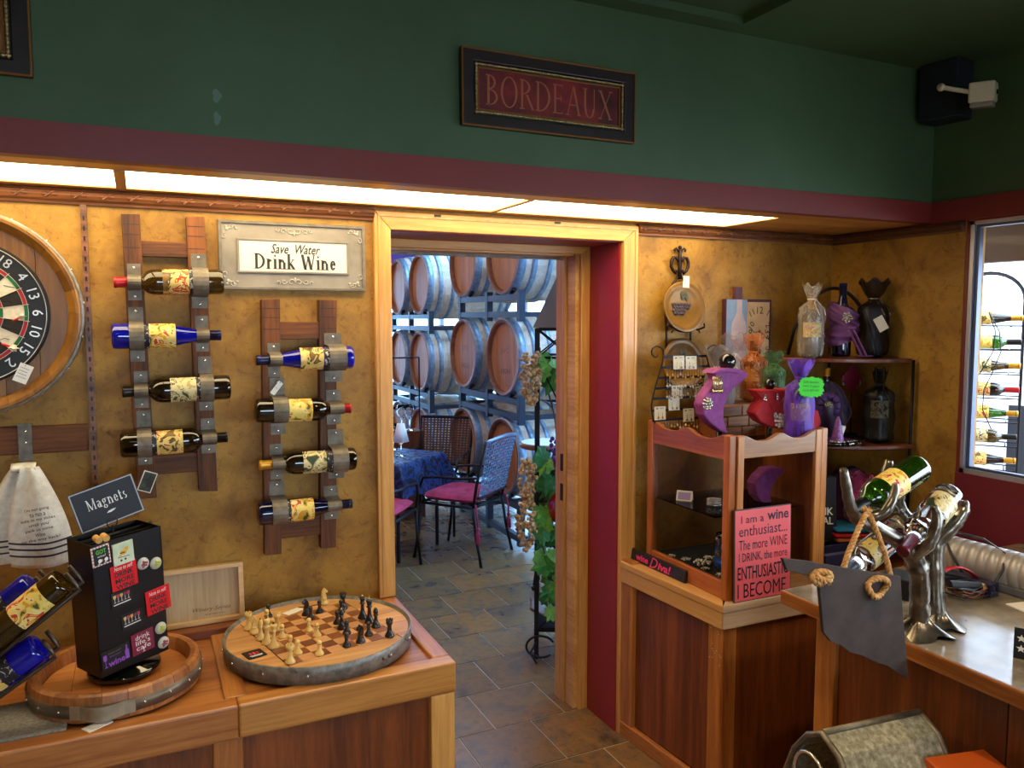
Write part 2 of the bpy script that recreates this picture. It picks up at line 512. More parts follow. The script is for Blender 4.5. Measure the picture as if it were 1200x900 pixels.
grout = grout_mat()
def slate():
    m, n, l, b = newmat('slate_tile')
    v = coords(n, l)
    f = noise(n, l, v, 5, 6, .62, .6)
    g = noise(n, l, v, 26, 5, .7)
    oi = n.new('ShaderNodeObjectInfo')
    c1 = ramp(n, l, f, [(.28, '#4c3d30'), (.42, '#735d45'), (.54, '#8a673e'), (.66, '#645a4c'), (.78, '#8c683c')])
    c2 = ramp(n, l, oi.outputs['Random'], [(0, (.72,.74,.80,1)), (.35, (1,.94,.86,1)), (.7, (.86,.86,.86,1)), (1, (1.15,.98,.80,1))])
    mx = n.new('ShaderNodeMix'); mx.data_type = 'RGBA'; mx.blend_type = 'MULTIPLY'; mx.inputs['Factor'].default_value = 1
    l.new(c1, mx.inputs['A']); l.new(c2, mx.inputs['B'])
    c3 = ramp(n, l, g, [(.36, (.55,.52,.5,1)), (.5, (1,1,1,1))])
    m2 = n.new('ShaderNodeMix'); m2.data_type = 'RGBA'; m2.blend_type = 'MULTIPLY'; m2.inputs['Factor'].default_value = .6
    l.new(mx.outputs['Result'], m2.inputs['A']); l.new(c3, m2.inputs['B'])
    l.new(m2.outputs['Result'], b.inputs['Base Color'])
    b.inputs['Roughness'].default_value = .27
    bump(n, l, b, g, .18, .003)
    return m
M_['slate'] = slate()
floor = struct(MB().box(-2.6,-3.6,-.12, 7.2,11.2,-.0022).build('floor', grout))
TW, TH, GJ = .3245, .3135, .007
tm = MB().box(-TW/2+GJ/2, -TH/2+GJ/2, -.006, TW/2-GJ/2, TH/2-GJ/2, 0).mesh('tile')
tm.materials.append(M_['slate'])
for j in range(-5, 15):
    yc = 2.83 + TH*(j+.5)
    off = 1.27 if j % 2 == 0 else 1.43
    for i in range(-6, 8):
        xc = off + TW*(i+.5)
        lo = .30 + .26*(yc-1.3); hi = .78*yc + .35
        if yc < 2.5 and not (.6 < xc < 1.95): continue
        if yc >= 2.5 and not (max(.3, .28*yc - .75) < xc < hi+.3): continue
        t = bpy.data.objects.new('tile', tm); COL.objects.link(t); t.parent = floor
        t.location = (xc, yc, random.uniform(-.0008, .0008))
        t.rotation_euler = (random.uniform(-.002,.002), random.uniform(-.002,.002), 0)

# ---- shop walls
sbox('wall_back', [(-2.0,2.6,0,.775,2.83,2.66),(1.705,2.6,0,2.95,2.83,2.66),(.775,2.6,1.988,1.705,2.83,2.66)], M_['plaster'])
wb = bpy.data.objects['wall_back']
sbox('reveal', [(1.699,2.602,0,1.7055,2.829,1.9885),(.7745,2.602,0,.781,2.829,1.9885),(.781,2.602,1.982,1.699,2.829,1.9885)], M_['reveal'], wb)
wr = sbox('wall_right', [(2.834,1.968,0,2.95,2.6,2.10)], M_['plaster'])
sbox('window_apron', [(2.834,-3.4,0,2.95,1.968,1.095)], paint('apron_maroon','#6e1f2a',.06,.45), wr)
sbox('window_header', [(2.834,-3.4,2.049,2.95,1.968,2.10)], M_['redtrim'], wr)
sbox('maroon_band', [(2.822,-3.4,2.056,2.84,2.12,2.137)], M_['redtrim'], wr)
sbox('upper_panel', [(2.830,-3.4,2.137,2.95,2.12,2.66)], M_['green'], wr)
sbox('window_post', [(2.834,-3.4,1.095,2.95,-2.2,2.06),(2.834,.14,1.095,2.95,.26,2.06)], M_['redtrim'], wr)
sbox('wall_left', [(-2.0,-3.4,0,-1.9,2.6,2.66)], M_['plaster'])
wf = sbox('wall_front', [(-2.0,-3.4,0,2.95,-3.3,.95),(-2.0,-3.4,2.15,2.95,-3.3,2.66),(-2.0,-3.4,.95,-.6,-3.3,2.15),(1.2,-3.4,.95,2.95,-3.3,2.15)], M_['plaster'])
# window behind the viewer
w2 = sroot('window_2')
sbox('frame', [(-.6,-3.36,.95,1.2,-3.30,1.02),(-.6,-3.36,2.08,1.2,-3.30,2.15),(.27,-3.36,1.02,.34,-3.30,2.08)], M_['redtrim'], w2)
# ceiling with a raised tray
ce = sbox('ceiling', [(-2.0,2.045,2.635,2.95,2.62,2.75),(1.80,-3.4,2.635,2.95,2.045,2.75),(-2.0,-3.4,2.66,1.80,2.045,2.75)], M_['green'])

# ---- bulkhead over the wall with luminous soffit panels
t1 = sroot('trim_1')
sbox('upper_board', [(-2.0,2.115,2.137,2.834,2.15,2.64)], M_['green'], t1)
sbox('maroon_band', [(-2.0,2.107,2.058,2.83,2.15,2.137)], M_['redtrim'], t1)
sbox('soffit_board', [(-2.0,2.15,2.058,2.834,2.235,2.075),(-2.0,2.535,2.058,2.834,2.6,2.075),(2.16,2.235,2.058,2.834,2.535,2.075)], M_['pinex'], t1)
sbox('soffit_divider', [(-.045,2.235,2.056,-.018,2.535,2.075),(1.118,2.235,2.056,1.14,2.535,2.075)], M_['piney'], t1)
sbox('panel_back', [(-2.0,2.15,2.10,2.834,2.6,2.12)], M_['whitewall'], t1)
M_['lens'] = emit('light_lens', (1.0,.80,.46,1), LENS_EMIT)
for k, (a, b_) in enumerate(((-1.30,-.045),(-.018,1.118),(1.14,2.16))):
    o = MB().box(a,2.235,2.062,b_,2.535,2.068).build('soffit_light', M_['lens'])
    tag(o, ['glowing soffit light panel over the dartboard','glowing soffit light panel over the ladder bottle racks and doorway','glowing soffit light panel right of the doorway, over the wall plates'][k], 'light', 'luminous panels under the maroon bulkhead')

# ---- crown moulding with carved leaf twist
def crown(name, x0, x1, y, M, mat):
    r = sroot(name)
    prof = [(0,2.013),(-.012,2.013),(-.014,2.020),(-.024,2.026),(-.030,2.036),(-.027,2.046),(-.018,2.050),(-.016,2.056),(0,2.056)]
    n = len(prof)
    vs = [(x0,y+a,z) for a,z in prof] + [(x1,y+a,z) for a,z in prof]
    b = MB().add(vs, [(i,(i+1)%n,n+(i+1)%n,n+i)[::-1] for i in range(n)] + [tuple(range(n))[::-1], tuple(range(n,2*n))][::1], M)
    b.build('moulding', mat, r)
    c = MB()
    k = x0 + .03
    while k < x1 - .03:
        for d in (-1, 1):
            c.sphere((k+d*.012, y-.027, 2.037), .011, 6, 4, (1.2,.5,.55), M)
        c.cyl((k-.012,y-.029,2.029),(k+.012,y-.029,2.046),.0035,.0035,5,True) if M is None else None
        k += .072
    o = c.build('leaf_carving', mat, r); o['kind'] = 'stuff'
    return r
crown('trim_2', -1.9, .718, 2.6, None, M_['crown'])
crown('trim_3', 1.775, 2.834, 2.6, None, M_['crown'])
crown('trim_4', 0, .63, 0, TR(2.834,2.6,0) @ rotz(-PI/2), M_['crowny'])
# slotted shelf standard running down the wall beside the dartboard
t5 = sroot('trim_5')
MB().box(-.141,2.586,.73,-.125,2.6,2.013).build('batten', M_['crown'], t5)
b = MB()
for k in range(42): b.box(-.1355,2.5845,.78+k*.029,-.1305,2.587,.793+k*.029)
o = b.build('slots', M_['bronze'], t5); o['kind'] = 'stuff'

# ---- doorway: outer casing, deep red reveal, inner door frame
d1 = sroot('door_1')
y0, y1 = 2.578, 2.602
def casing(name, poly, mat, ya=y0, yb=y1): return MB().prism(poly, yb-ya, TR(0,ya,0)).build(name, mat, d1, .003)
casing('casing', [(.718,.722),(.775,.722),(.775,1.985),(.718,2.046)], M_['pine'])
casing('casing', [(1.705,.0),(1.773,.0),(1.773,2.046),(1.705,1.985)], M_['pine'])
casing('casing', [(.718,2.046),(.775,1.985),(1.705,1.985),(1.773,2.046)], M_['pinex'])
b = MB()
b.box(.730,2.574,.73,.737,2.58,2.03); b.box(1.757,2.574,.73,1.763,2.58,2.03); b.box(.73,2.574,2.028,1.763,2.58,2.034)
b.build('casing_bead', M_['pine'], d1)
for x in (.93, 1.40):
    MB().box(x,2.572,2.036,x+.022,2.58,2.043).build('catch', M_['black'], d1)
casing('jamb_trim', [(1.657,0),(1.699,0),(1.699,1.982),(1.657,1.95)], M_['pine'], 2.818, 2.84)
casing('jamb_trim', [(.781,0),(.823,0),(.823,1.95),(.781,1.982)], M_['pine'], 2.818, 2.84)
casing('jamb_trim', [(.781,1.982),(.823,1.95),(1.657,1.95),(1.699,1.982)], M_['pinex'], 2.818, 2.84)
sbox('jamb', [(1.640,2.84,0,1.700,2.905,1.955)], M_['piney'], d1)
sbox('jamb', [(1.630,2.912,0,1.700,2.985,1.955)], M_['pine'], d1)
sbox('jamb', [(1.645,2.90,0,1.690,2.915,1.95)], M_['black'], d1)  # black strip standing in for the shaded gap between the jamb boards
sbox('jamb', [(.775,2.84,0,.835,2.985,1.955)], M_['piney'], d1)
sbox('jamb', [(.835,2.84,1.945,1.63,2.985,1.985)], M_['pinex'], d1)
sbox('threshold_strip', [(.835,2.93,1.935,1.63,2.95,1.946)], M_['strap'], d1)
for z in (1.03,.90): sbox('strike_plate', [(1.6285,2.918,z,1.6305,2.942,z+.075)], M_['bronze'], d1)

# ---- side window of the shop
w1 = sroot('window_1')
fm = plain('window_frame_metal', '#b9bcc8', .35, .6)
sbox('frame', [(2.842,.26,1.095,2.885,1.968,1.112),(2.842,.26,2.036,2.885,1.968,2.050),(2.842,.26,1.095,2.885,.28,2.05)], fm, w1)
sbox('frame_edge', [(2.838,1.956,1.095,2.885,1.968,2.05)], M_['redtrim'], w1)
sbox('frame', [(2.842,1.940,1.095,2.885,1.956,2.05)], fm, w1)
sbox('sash', [(2.855,.28,1.112,2.875,1.932,1.122),(2.855,.28,2.026,2.875,1.932,2.036),(2.855,1.926,1.112,2.875,1.940,2.036)], plain('sash_blue','#56607c',.35,.5), w1)
sbox('pane', [(2.863,.28,1.12,2.867,1.93,2.03)], M_['pane'], w1)
# porch outside
sbox('floor_porch', [(2.95,-6,-.2,14,8,-.02)], mottled('asphalt', [(.3,'#57575a'),(.7,'#8a8a8c')], 30, .9))
pr = sbox('ceiling_porch', [(2.95,-3,2.20,3.60,2.60,2.26)], M_['beige'])
sbox('fascia', [(3.50,-3,1.94,3.57,2.60,2.20),(3.18,-3,2.09,3.24,2.60,2.20)], plain('porch_brown','#6f6157',.7), pr)

# ---- barrel room beyond the doorway
bk = sbox('wall_far', [(-1,10.5,0,1.2,10.62,3.5),(6.6,10.5,0,7,10.62,3.5),(1.2,10.5,0,6.6,10.62,.06),(1.2,10.5,2.45,6.6,10.62,3.5)], M_['purplewall'])
sbox('wall_far_left', [(-1.1,2.83,0,-1,10.62,3.5)], M_['purplewall'])
wfr = sbox('wall_far_right', [(7,2.83,0,7.1,10.62,.5),(7,2.83,2.9,7.1,10.62,3.5),(7,2.83,.5,7.1,3.6,2.9),(7,9.8,.5,7.1,10.62,2.9)], M_['whitewall'])
sbox('wall_far_near', [(-1.1,2.83,2.66,2.95,2.99,3.5),(2.95,2.83,0,7.1,2.99,3.5),(-1.1,2.831,0,.775,2.99,2.66),(1.705,2.831,0,2.95,2.99,2.66),(.775,2.831,1.986,1.705,2.99,2.66)], M_['whitewall'])
sbox('ceiling_far', [(-1.1,2.83,3.5,7.1,3.4,3.6),(-1.1,7.4,3.5,7.1,10.62,3.6),(-1.1,3.4,3.5,2.5,7.4,3.6),(5.8,3.4,3.5,7.1,7.4,3.6)], M_['whitewall'])
w5 = sroot('window_5')
for k in range(3):
    x = 2.5+1.1*k
    sbox('pane', [(x+.03,3.43,3.55,x+1.07,7.37,3.556)], M_['pane_cool'], w5)
sbox('frame', [(2.5,3.4,3.52,5.8,3.43,3.6),(2.5,7.37,3.52,5.8,7.4,3.6)]+[(2.5+1.1*k-.03,3.43,3.52,2.5+1.1*k+.03,7.37,3.6) for k in range(4)], M_['whitewall'], w5)
def bigwin(name, axis, a0, a1, z0, z1, c, n):
    w = sroot(name)
    f = MB()
    def q(u0,u1,v0,v1):
        if axis == 'x': f.box(u0,c-.03,v0,u1,c+.03,v1)
        else: f.box(c-.03,u0,v0,c+.03,u1,v1)
    q(a0,a1,z0,z0+.06); q(a0,a1,z1-.06,z1)
    for k in range(n+1):
        u = a0+(a1-a0-.06)*k/n; q(u,u+.06,z0+.06,z1-.06)
    f.build('frame', M_['whitewall'], w)
    for k in range(n):
        u = a0+(a1-a0-.06)*k/n+.06; v = a0+(a1-a0-.06)*(k+1)/n
        (MB().box(u,c-.003,z0+.06,v,c+.003,z1-.06) if axis == 'x' else MB().box(c-.003,u,z0+.06,c+.003,v,z1-.06)).build('pane', M_['pane_cool'], w)
bigwin('window_3', 'x', 1.2, 6.6, .06, 2.45, 10.56, 4)
bigwin('window_4', 'y', 3.6, 9.8, .5, 2.9, 7.05, 4)
sbox('ground', [(-12,-16,-.3,30,40,-.22)], mottled('ground', [(.3,'#8a8a86'),(.7,'#b4b2aa')], 1, .9))

# ================================================================== BOTTLES
def prof_bottle(kind):
    if kind == 'claret':   # high shouldered
        return [(0,.012),(.020,.006),(.032,.002),(.0365,.006),(.0375,.015),(.0375,.185),(.0365,.200),(.032,.213),(.024,.222),(.017,.229),(.0145,.240),(.0140,.292),(.0155,.293),(.0155,.299),(.013,.300),(0,.300)]
    return [(0,.010),(.020,.005),(.032,.002),(.0365,.006),(.0372,.015),(.0372,.115),(.0355,.140),(.031,.168),(.0245,.198),(.0185,.225),(.0150,.250),(.0140,.285),(.0155,.292),(.0155,.298),(.013,.300),(0,.300)]
def arc_patch(r, z0, z1, a0, a1, n=14):
    return MB().lathe([(r, z0), (r, z1)], n, None, a0, a1)
def frame_to(base, tip, front):
    z = (Vector(tip)-Vector(base)).normalized()
    f = Vector(front); f = (f - z*f.dot(z)).normalized()
    y = -f
    x = y.cross(z)
    m = Matrix((x, y, z)).transposed().to_4x4()
    return m.to_euler()
PROTO = {}
def bottle(label, kind, gl, cap, lab, base, tip, front=(0,-1,0), group='wine bottles in the ladder racks', capz=.235, back=True, name='wine_bottle', lz=(.100,.172)):
    t = thing(name, label, 'bottle', base, frame_to(base, tip, front), group)
    L = (Vector(tip)-Vector(base)).length
    k = (kind, gl, cap, lab, capz, back, lz)
    if k in PROTO:
        for c in PROTO[k]:
            d = c.copy(); COL.objects.link(d); d.parent = t; KID.setdefault(t.name, []).append(d)
    else:
        parts = []
        parts.append(MB().lathe(prof_bottle(kind), 28).build('glass_body', M_[gl], t))
        if cap: parts.append(MB().lathe([(.0150,capz),(.0152,capz+.001),(.0152,.2925),(.0162,.2935),(.0162,.2995),(.0148,.3012),(0,.3012)], 20).build('capsule', M_[cap], t))
        r = .0379
        if lab: parts.append(arc_patch(r, lz[0], lz[1], R(-90-72), R(-90+72)).build('front_label', M_[lab], t))
        if back: parts.append(arc_patch(r, .066, .0985, R(-90-66), R(-90+66)).build('small_label', M_['backlabel'], t))
        PROTO[k] = parts
    t.scale = (1,1,L/.3) if abs(L/.3-1) < .2 else (1,1,1)
    return t
M_['backlabel'] = artlabel('label_print', [(0,'#1c1a20'),(.56,'#1c1a20'),(.6,'#b8b4ae')], 70)
M_['capred'] = plain('red_foil', '#b01824', .3, .3)
M_['capblack'] = plain('black_foil', '#100e12', .3, .3)
M_['capblue'] = plain('navy_foil', '#10143c', .28, .4)
M_['capgold'] = plain('gold_foil', '#c8912a', .32, .5)
M_['capmaroon'] = plain('maroon_foil', '#5a1420', .28, .4)

# ================================================================== LEFT COUNTER
ct = thing('display_counter', 'long oak counter with recessed panels under the dartboard wall', 'counter', (0,0,0))
sbox('front_rail', [(-1.9,2.0,.632,.19,2.055,.72)], M_['oakx'], ct, .006)
sbox('front_rail', [(.1905,2.0,.632,.775,2.055,.72)], wood('oak_light_rail','#9a5c24','#c88a42','x',8,.36,.3), ct, .006)
sbox('end_rail', [(.722,2.055,.632,.775,2.6,.72)], M_['oaky'], ct, .005)
sbox('back_rail', [(-1.9,2.555,.66,.722,2.6,.72)], M_['oakx'], ct)
for x in (-1.25, -.55, .163): sbox('cross_rail', [(x,2.055,.66,x+.055,2.555,.7195)], M_['oaky'], ct, .003)
for a, b_ in ((-1.9,-1.25),(-1.195,-.55),(-.495,.163),(.218,.722)): sbox('top_panel', [(a,2.055,.69,b_,2.555,.709)], M_['oakx'], ct)
for a in (-1.2, -.53, .128): sbox('stile', [(a,2.012,.04,a+.072,2.05,.632)], M_['oakz'], ct, .004)
sbox('corner_post', [(.700,2.004,0,.772,2.06,.632)], M_['pine'], ct, .004)
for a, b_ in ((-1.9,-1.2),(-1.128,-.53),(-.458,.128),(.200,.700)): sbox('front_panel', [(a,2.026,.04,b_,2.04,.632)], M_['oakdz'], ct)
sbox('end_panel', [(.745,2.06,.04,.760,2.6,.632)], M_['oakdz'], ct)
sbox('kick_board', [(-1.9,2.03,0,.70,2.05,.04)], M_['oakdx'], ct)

# ================================================================== WALL: DARTBOARD IN A BARREL HEAD
DC = (-.418, 2.6, 1.703)
db = thing('dartboard', 'dartboard set in a round wooden barrel head on the gold wall', 'dartboard', DC)
NS = 26
for k in range(NS):
    a0, a1 = 2*PI*k/NS+.0012, 2*PI*(k+1)/NS-.0012
    prof = [(.272,.0),(.272,.108),(.268,.111),(.260,.110),(.240,.080),(.240,.0)]
    n, m = len(prof), 3
    vs = [(r_*math.cos(a0+(a1-a0)*q/m), -d_, r_*math.sin(a0+(a1-a0)*q/m)) for q in range(m+1) for r_, d_ in prof]
    fs = [(q*n+i, q*n+(i+1)%n, (q+1)*n+(i+1)%n, (q+1)*n+i) for q in range(m) for i in range(n)]+[tuple(range(n))[::-1], tuple(range(m*n,m*n+n))]
    MB().add(vs, fs).build('stave', M_['headz'], db)
b = MB()
for w_ in range(6):
    a, c = -.25+.5*w_/6, -.25+.5*(w_+1)/6-.0015
    p = []
    for q in range(7):
        x = a+(c-a)*q/6; p.append((x, math.sqrt(max(0,.2475**2-x*x))))
    for q in range(6,-1,-1):
        x = a+(c-a)*q/6; p.append((x, -math.sqrt(max(0,.2475**2-x*x))))
    MB().prism(p, .02, TR(0,-.072,0)).build('head_board', M_['headz'], db)
RXM = RX(PI/2)   # lathe axis z -> -y
MB().lathe([(.2725,.030),(.2795,.030),(.2785,.075),(.2725,.075)], 64, RXM).build('hoop', M_['galv'], db)
b = MB()
for k in range(18):
    a = 2*PI*(k+.3)/18
    b.sphere((.279*math.cos(a), -.052, .279*math.sin(a)), .0035, 6, 4)
o = b.build('rivets', M_['screw'], db); o['kind'] = 'stuff'
MB().lathe([(0,.09),(.193,.09),(.197,.086),(.197,.07)], 72, RXM, smooth=False).build('number_ring', M_['black'], db)
FY = -.0905
dred, dgreen = plain('dart_red','#a3141e',.6), plain('dart_green','#0f6a34',.6)
sisal = {'bk': mottled('black_sisal', [(.3,'#15110f'),(.7,'#262019')], 90, .8), 'cr': mottled('cream_sisal', [(.3,'#c8bda4'),(.7,'#e0d8c2')], 90, .8), 'rd': dred, 'gn': dgreen}
for r0, r1, e_, o_ in ((.0125,.078,'bk','cr'),(.078,.088,'rd','gn'),(.088,.136,'bk','cr'),(.136,.146,'rd','gn')):
    mm = {}
    for col in (e_, o_):
        A = [PI/2-PI/20+PI/10*q/4 for q in range(5)]
        vs = [(r0*math.cos(a), 0, r0*math.sin(a)) for a in A]+[(r1*math.cos(a), 0, r1*math.sin(a)) for a in A]
        mm[col] = MB().add(vs, [(i+5,i+6,i+1,i) for i in range(4)]).mesh('segment'); mm[col].materials.append(sisal[col])
    for k in range(20):
        o = bpy.data.objects.new('segment', mm[e_ if k % 2 == 0 else o_]); COL.objects.link(o); o.parent = db
        o.location = (0,FY,0); o.rotation_euler = (0,2*PI*k/20,0)
MB().lathe([(.0125,.0915),(.006,.0915)], 20, RXM).build('outer_bull', dgreen, db)
MB().lathe([(.006,.0915),(0,.092)], 20, RXM).build('inner_bull', dred, db)
wire = plain('dart_wire', '#cfcac0', .3, .8)
b = MB()
for r_ in (.0125,.078,.088,.136,.146): b.tube([(r_*math.cos(2*PI*q/60), FY-.001, r_*math.sin(2*PI*q/60)) for q in range(60)], .0007, 4, True)
for k in range(20):
    a = PI/2-2*PI*(k+.5)/20
    b.cyl((.0125*math.cos(a),FY-.001,.0125*math.sin(a)),(.150*math.cos(a),FY-.001,.150*math.sin(a)),.0007,.0007,4,False)
b.tube([(.189*math.cos(2*PI*q/72), FY-.004, .189*math.sin(2*PI*q/72)) for q in range(72)], .0011, 5, True)
o = b.build('wire_spider', wire, db); o['kind'] = 'stuff'
for k, nmb in enumerate((20,1,18,4,13,6,10,15,2,17,3,19,7,16,8,11,14,9,12,5)):
    a = PI/2-2*PI*k/20
    M = TR(.168*math.cos(a), FY-.002, .168*math.sin(a)) @ RY(-(a-PI/2))
    text(str(nmb), 'numeral', wire, db, M, None, .026, size=1)
crk = MB()
for (x, z, s) in ((.105,.03,1),(.115,.072,.8),(.09,-.035,1),(.075,-.07,.8)):
    p = [(x+.03*s*(q-2)/2, FY-.0006, z+random.uniform(-.006,.006)-.01*s*(q-2)/2) for q in range(5)]
    crk.tube(p, .0008, 4)
crk.build('cracks', M_['ink'], db)
def dart(label, loc, rot):
    t = thing('dart', label, 'dart', loc, rot, 'darts in the dartboard')
    MB().cyl((0,0,0),(0,-.018,0),.0006,.001,6).build('point', M_['silver'], t)
    MB().cyl((0,-.018,0),(0,-.05,0),.0028,.0028,8).build('barrel', M_['redprint'], t)
    b = MB()
    for a in range(4): b.add([(0,-.05,0),(.009*math.cos(a*PI/2),-.062,.009*math.sin(a*PI/2)),(.009*math.cos(a*PI/2),-.08,.009*math.sin(a*PI/2)),(0,-.08,0)], [(0,1,2,3)])
    b.build('flight', M_['white'], t)
dart('red dart with pale flights near the six on the dartboard', (-.315,2.509,1.678), (R(-12),0,R(30)))
dart('red dart stuck low in a cream wedge of the dartboard', (-.345,2.509,1.622), (R(10),0,R(38)))
def price_tag(label, c, w, h, roll=0, yaw=0, pitch=0, lines=4, name='price_tag', mat='white', rotm=None):
    o = thing(name, label, 'tag', c, (rotm.to_euler() if rotm else (pitch, roll, yaw)))
    MB().prism([(-w/2,-h/2),(w/2,-h/2),(w/2,h/2),(-w/2,h/2)], .0012).build('card', M_[mat], o)
    b = MB()
    for k in range(lines):
        z = h*(.28-.5*k/max(1,lines-1)) if lines > 1 else 0
        x = -w*.36
        for q in range(5):
            ww = w*random.uniform(.06,.14)
            b.box(x,-.0006,z-h*.012,x+ww,-.0001,z+h*.012); x += ww+w*.03
    b.build('handwriting', M_['ink'], o)
    MB().lathe([(.0014,.0007),(0,.0007)], 8, TR(-w*.1,0,h*.42) @ RXM).build('hole', M_['ink'], o)
    return o
price_tag('white handwritten price tag hanging on the dartboard rim', (-.291,2.500,1.538), .034, .052, R(25))

# ================================================================== LADDER BOTTLE RACKS
def strap(par, x0, x1, zt, zb, zc, big):
    hw = .0395 if big else .0185
    yb, yc = 2.564, 2.524
    pr = [(yb, zt), (yb, zc+hw+.004)]
    if big:
        for q in range(11):
            a = PI/2 - PI*q/10
            pr.append((yc - .0425*math.cos(a)**.8 if math.cos(a) > 0 else yc, zc + (hw+.001)*math.sin(a)))
    else:
        for q in range(9):
            a = PI/2 - PI*q/8
            pr.append((yc+.012 - .034*max(0,math.cos(a))**.8, zc + hw*math.sin(a)))
    pr += [(yb, zc-hw-.004), (yb, zb)]
    b = MB()
    n = len(pr)
    vs = [(x0,y,z) for y,z in pr]+[(x1,y,z) for y,z in pr]
    b.add(vs, [(i,i+1,n+i+1,n+i) for i in range(n-1)])
    s = b.build('strap', M_['strap'], par, solid=.0022)
    for z in (zt-.012, zb+.012):
        MB().sphere(((x0+x1)/2, yb-.002, z), .0042, 8, 5, (1,.5,1)).build('screw', M_['screw'], s)
def ladder(label, L, Rr, rungs, straps):
    t = thing('ladder_bottle_rack', label, 'rack', (0,0,0), (0,0,0), 'barrel-stave ladder racks')
    for q in (L, Rr): MB().prism(q, .034, TR(0,2.565,0)).build('rail', M_['stave'], t, .002)
    for x0,z0,x1,z1 in rungs: MB().box(x0,2.570,z0,x1,2.592,z1).build('rung', M_['stavex'], t, .002)
    for s in straps: strap(t, *s)
    b = MB()
    for (q, f) in ((L,.93),(Rr,.9)):
        for e in (.965,.93,.885):
            z = q[0][1]+(q[3][1]-q[0][1])*e
            b.box(q[3][0]+.003,2.5645,z,q[2][0]-.003,2.5652,z+.0018)
    o = b.build('hoop_marks', M_['ink'], t); o['kind'] = 'stuff'
    return t
ladder('left, taller ladder rack of dark barrel staves with four bottles', [(-.023,1.149),(.030,1.147),(.013,1.992),(-.036,1.990)], [(.148,1.156),(.203,1.151),(.190,1.995),(.138,1.992)],
  [(.008,1.870,.142,1.916),(.024,1.217,.152,1.277)],
  [(-.026,.010,1.848,1.741,1.793,False),(-.027,.012,1.721,1.561,1.637,True),(-.020,.017,1.532,1.423,1.475,False),(-.017,.021,1.414,1.252,1.321,True),
   (.147,.191,1.883,1.719,1.797,True),(.154,.190,1.696,1.587,1.637,False),(.158,.196,1.572,1.406,1.478,True),(.160,.201,1.381,1.273,1.324,False)])
ladder('right, lower ladder rack of dark barrel staves beside the door casing', [(.338,.928),(.391,.926),(.406,1.750),(.349,1.747)], [(.517,.928),(.569,.926),(.586,1.748),(.528,1.748)],
  [(.400,1.621,.530,1.677),(.390,.975,.520,1.046)],
  [(.363,.401,1.610,1.502,1.559,False),(.367,.412,1.499,1.318,1.401,True),(.362,.402,1.287,1.173,1.229,False),(.356,.403,1.168,1.027,1.077,True),
   (.542,.598,1.640,1.481,1.561,True),(.545,.591,1.454,1.340,1.396,False),(.547,.598,1.323,1.160,1.229,True),(.531,.577,1.135,1.024,1.079,False)])
yb = 2.524
bottle('olive bottle with red foil cap, topmost in the left ladder rack', 'claret','golive','capred','label1',(.236,yb,1.798),(-.060,yb,1.791))
bottle('cobalt blue bottle, second down in the left ladder rack', 'hock','gblue','capblue','label2',(-.074,yb,1.637),(.222,yb,1.637))
bottle('dark green bottle with a bird label, third down in the left ladder rack', 'claret','gdark','capblack','label3',(.246,yb,1.479),(-.050,yb,1.475))
bottle('brown bottle with black neck foil, lowest in the left ladder rack', 'claret','gdark','capblack','label1',(-.064,yb,1.320),(.231,yb,1.325))
bottle('cobalt blue bottle, topmost in the right ladder rack', 'hock','gblue','capblue','label1',(.625,yb,1.562),(.324,yb,1.558))
bottle('dark bottle with red foil cap, second down in the right ladder rack', 'claret','gdark','capred','label2',(.314,yb,1.402),(.614,yb,1.395))
bottle('dark bottle with golden cap, third down in the right ladder rack', 'claret','gdark','capgold','label3',(.628,yb,1.228),(.324,yb,1.230))
bottle('navy blue bottle, lowest in the right ladder rack', 'hock','gnavy','capblue','label2',(.313,yb,1.076),(.612,yb,1.079))
price_tag('narrow blank white tag hanging slanted on the right ladder rack', (.384,2.535,1.469), .016, .046, R(38), 0, 0, 1)
o = thing('photo_card', 'small dark photo card with pale border behind the chalkboard sign', 'card', (.005,2.332,1.243), (0,R(-22)*-1,R(10)))
MB().prism([(-.018,-.028),(.018,-.028),(.018,.028),(-.018,.028)], .001).build('border', M_['cream'], o)
MB().prism([(-.0155,-.0255),(.0155,-.0255),(.0155,.0255),(-.0155,.0255)], .0008, TR(0,-.0009,0)).build('photo', mottled('photo_dark', [(.4,'#15140f'),(.6,'#3a4430'),(.7,'#8a9080')], 40), o)

# ================================================================== SAVE WATER DRINK WINE SIGN
sg = thing('wall_sign', 'pewter framed sign reading Save Water Drink Wine', 'sign', (.4575,2.598,1.884))
sgm = mottled('antique_silver', [(.3,'#6e665a'),(.5,'#857c70'),(.7,'#968d80')], 7, .5, .1)
W2, H2 = .229, .107
MB().prism([(-W2,-H2),(W2,-H2),(W2,H2),(-W2,H2)], .012, TR(0,-.012,0)).build('frame_panel', sgm, sg, .002)
def rect(w, h): return [(-w,-h),(w,-h),(w,h),(-w,h)]
MB().ring(rect(W2,H2), rect(W2-.010,H2-.010), .008, TR(0,-.019,0)).build('frame_edge', mottled('pewter_edge', [(.3,'#5e564c'),(.7,'#7d7468')], 30, .5, .2), sg, .002)
MB().ring(rect(.1745,.0535), rect(.168,.047), .006, TR(0,-.018,0)).build('inner_frame', sgm, sg, .0015)
MB().prism(rect(.168,.047), .002, TR(0,-.0145,0)).build('plaque', plain('plaque_white','#d2cdc6',.5), sg)
def spiral(cx, cz, r, a0, turns, sgn=1, n=22):
    return [(cx+r*(1-.75*q/n)*math.cos(a0+sgn*turns*2*PI*q/n), -.0135, cz+r*(1-.75*q/n)*math.sin(a0+sgn*turns*2*PI*q/n)) for q in range(n+1)]
orn = plain('raised_scroll', '#aaa295', .45, .1)
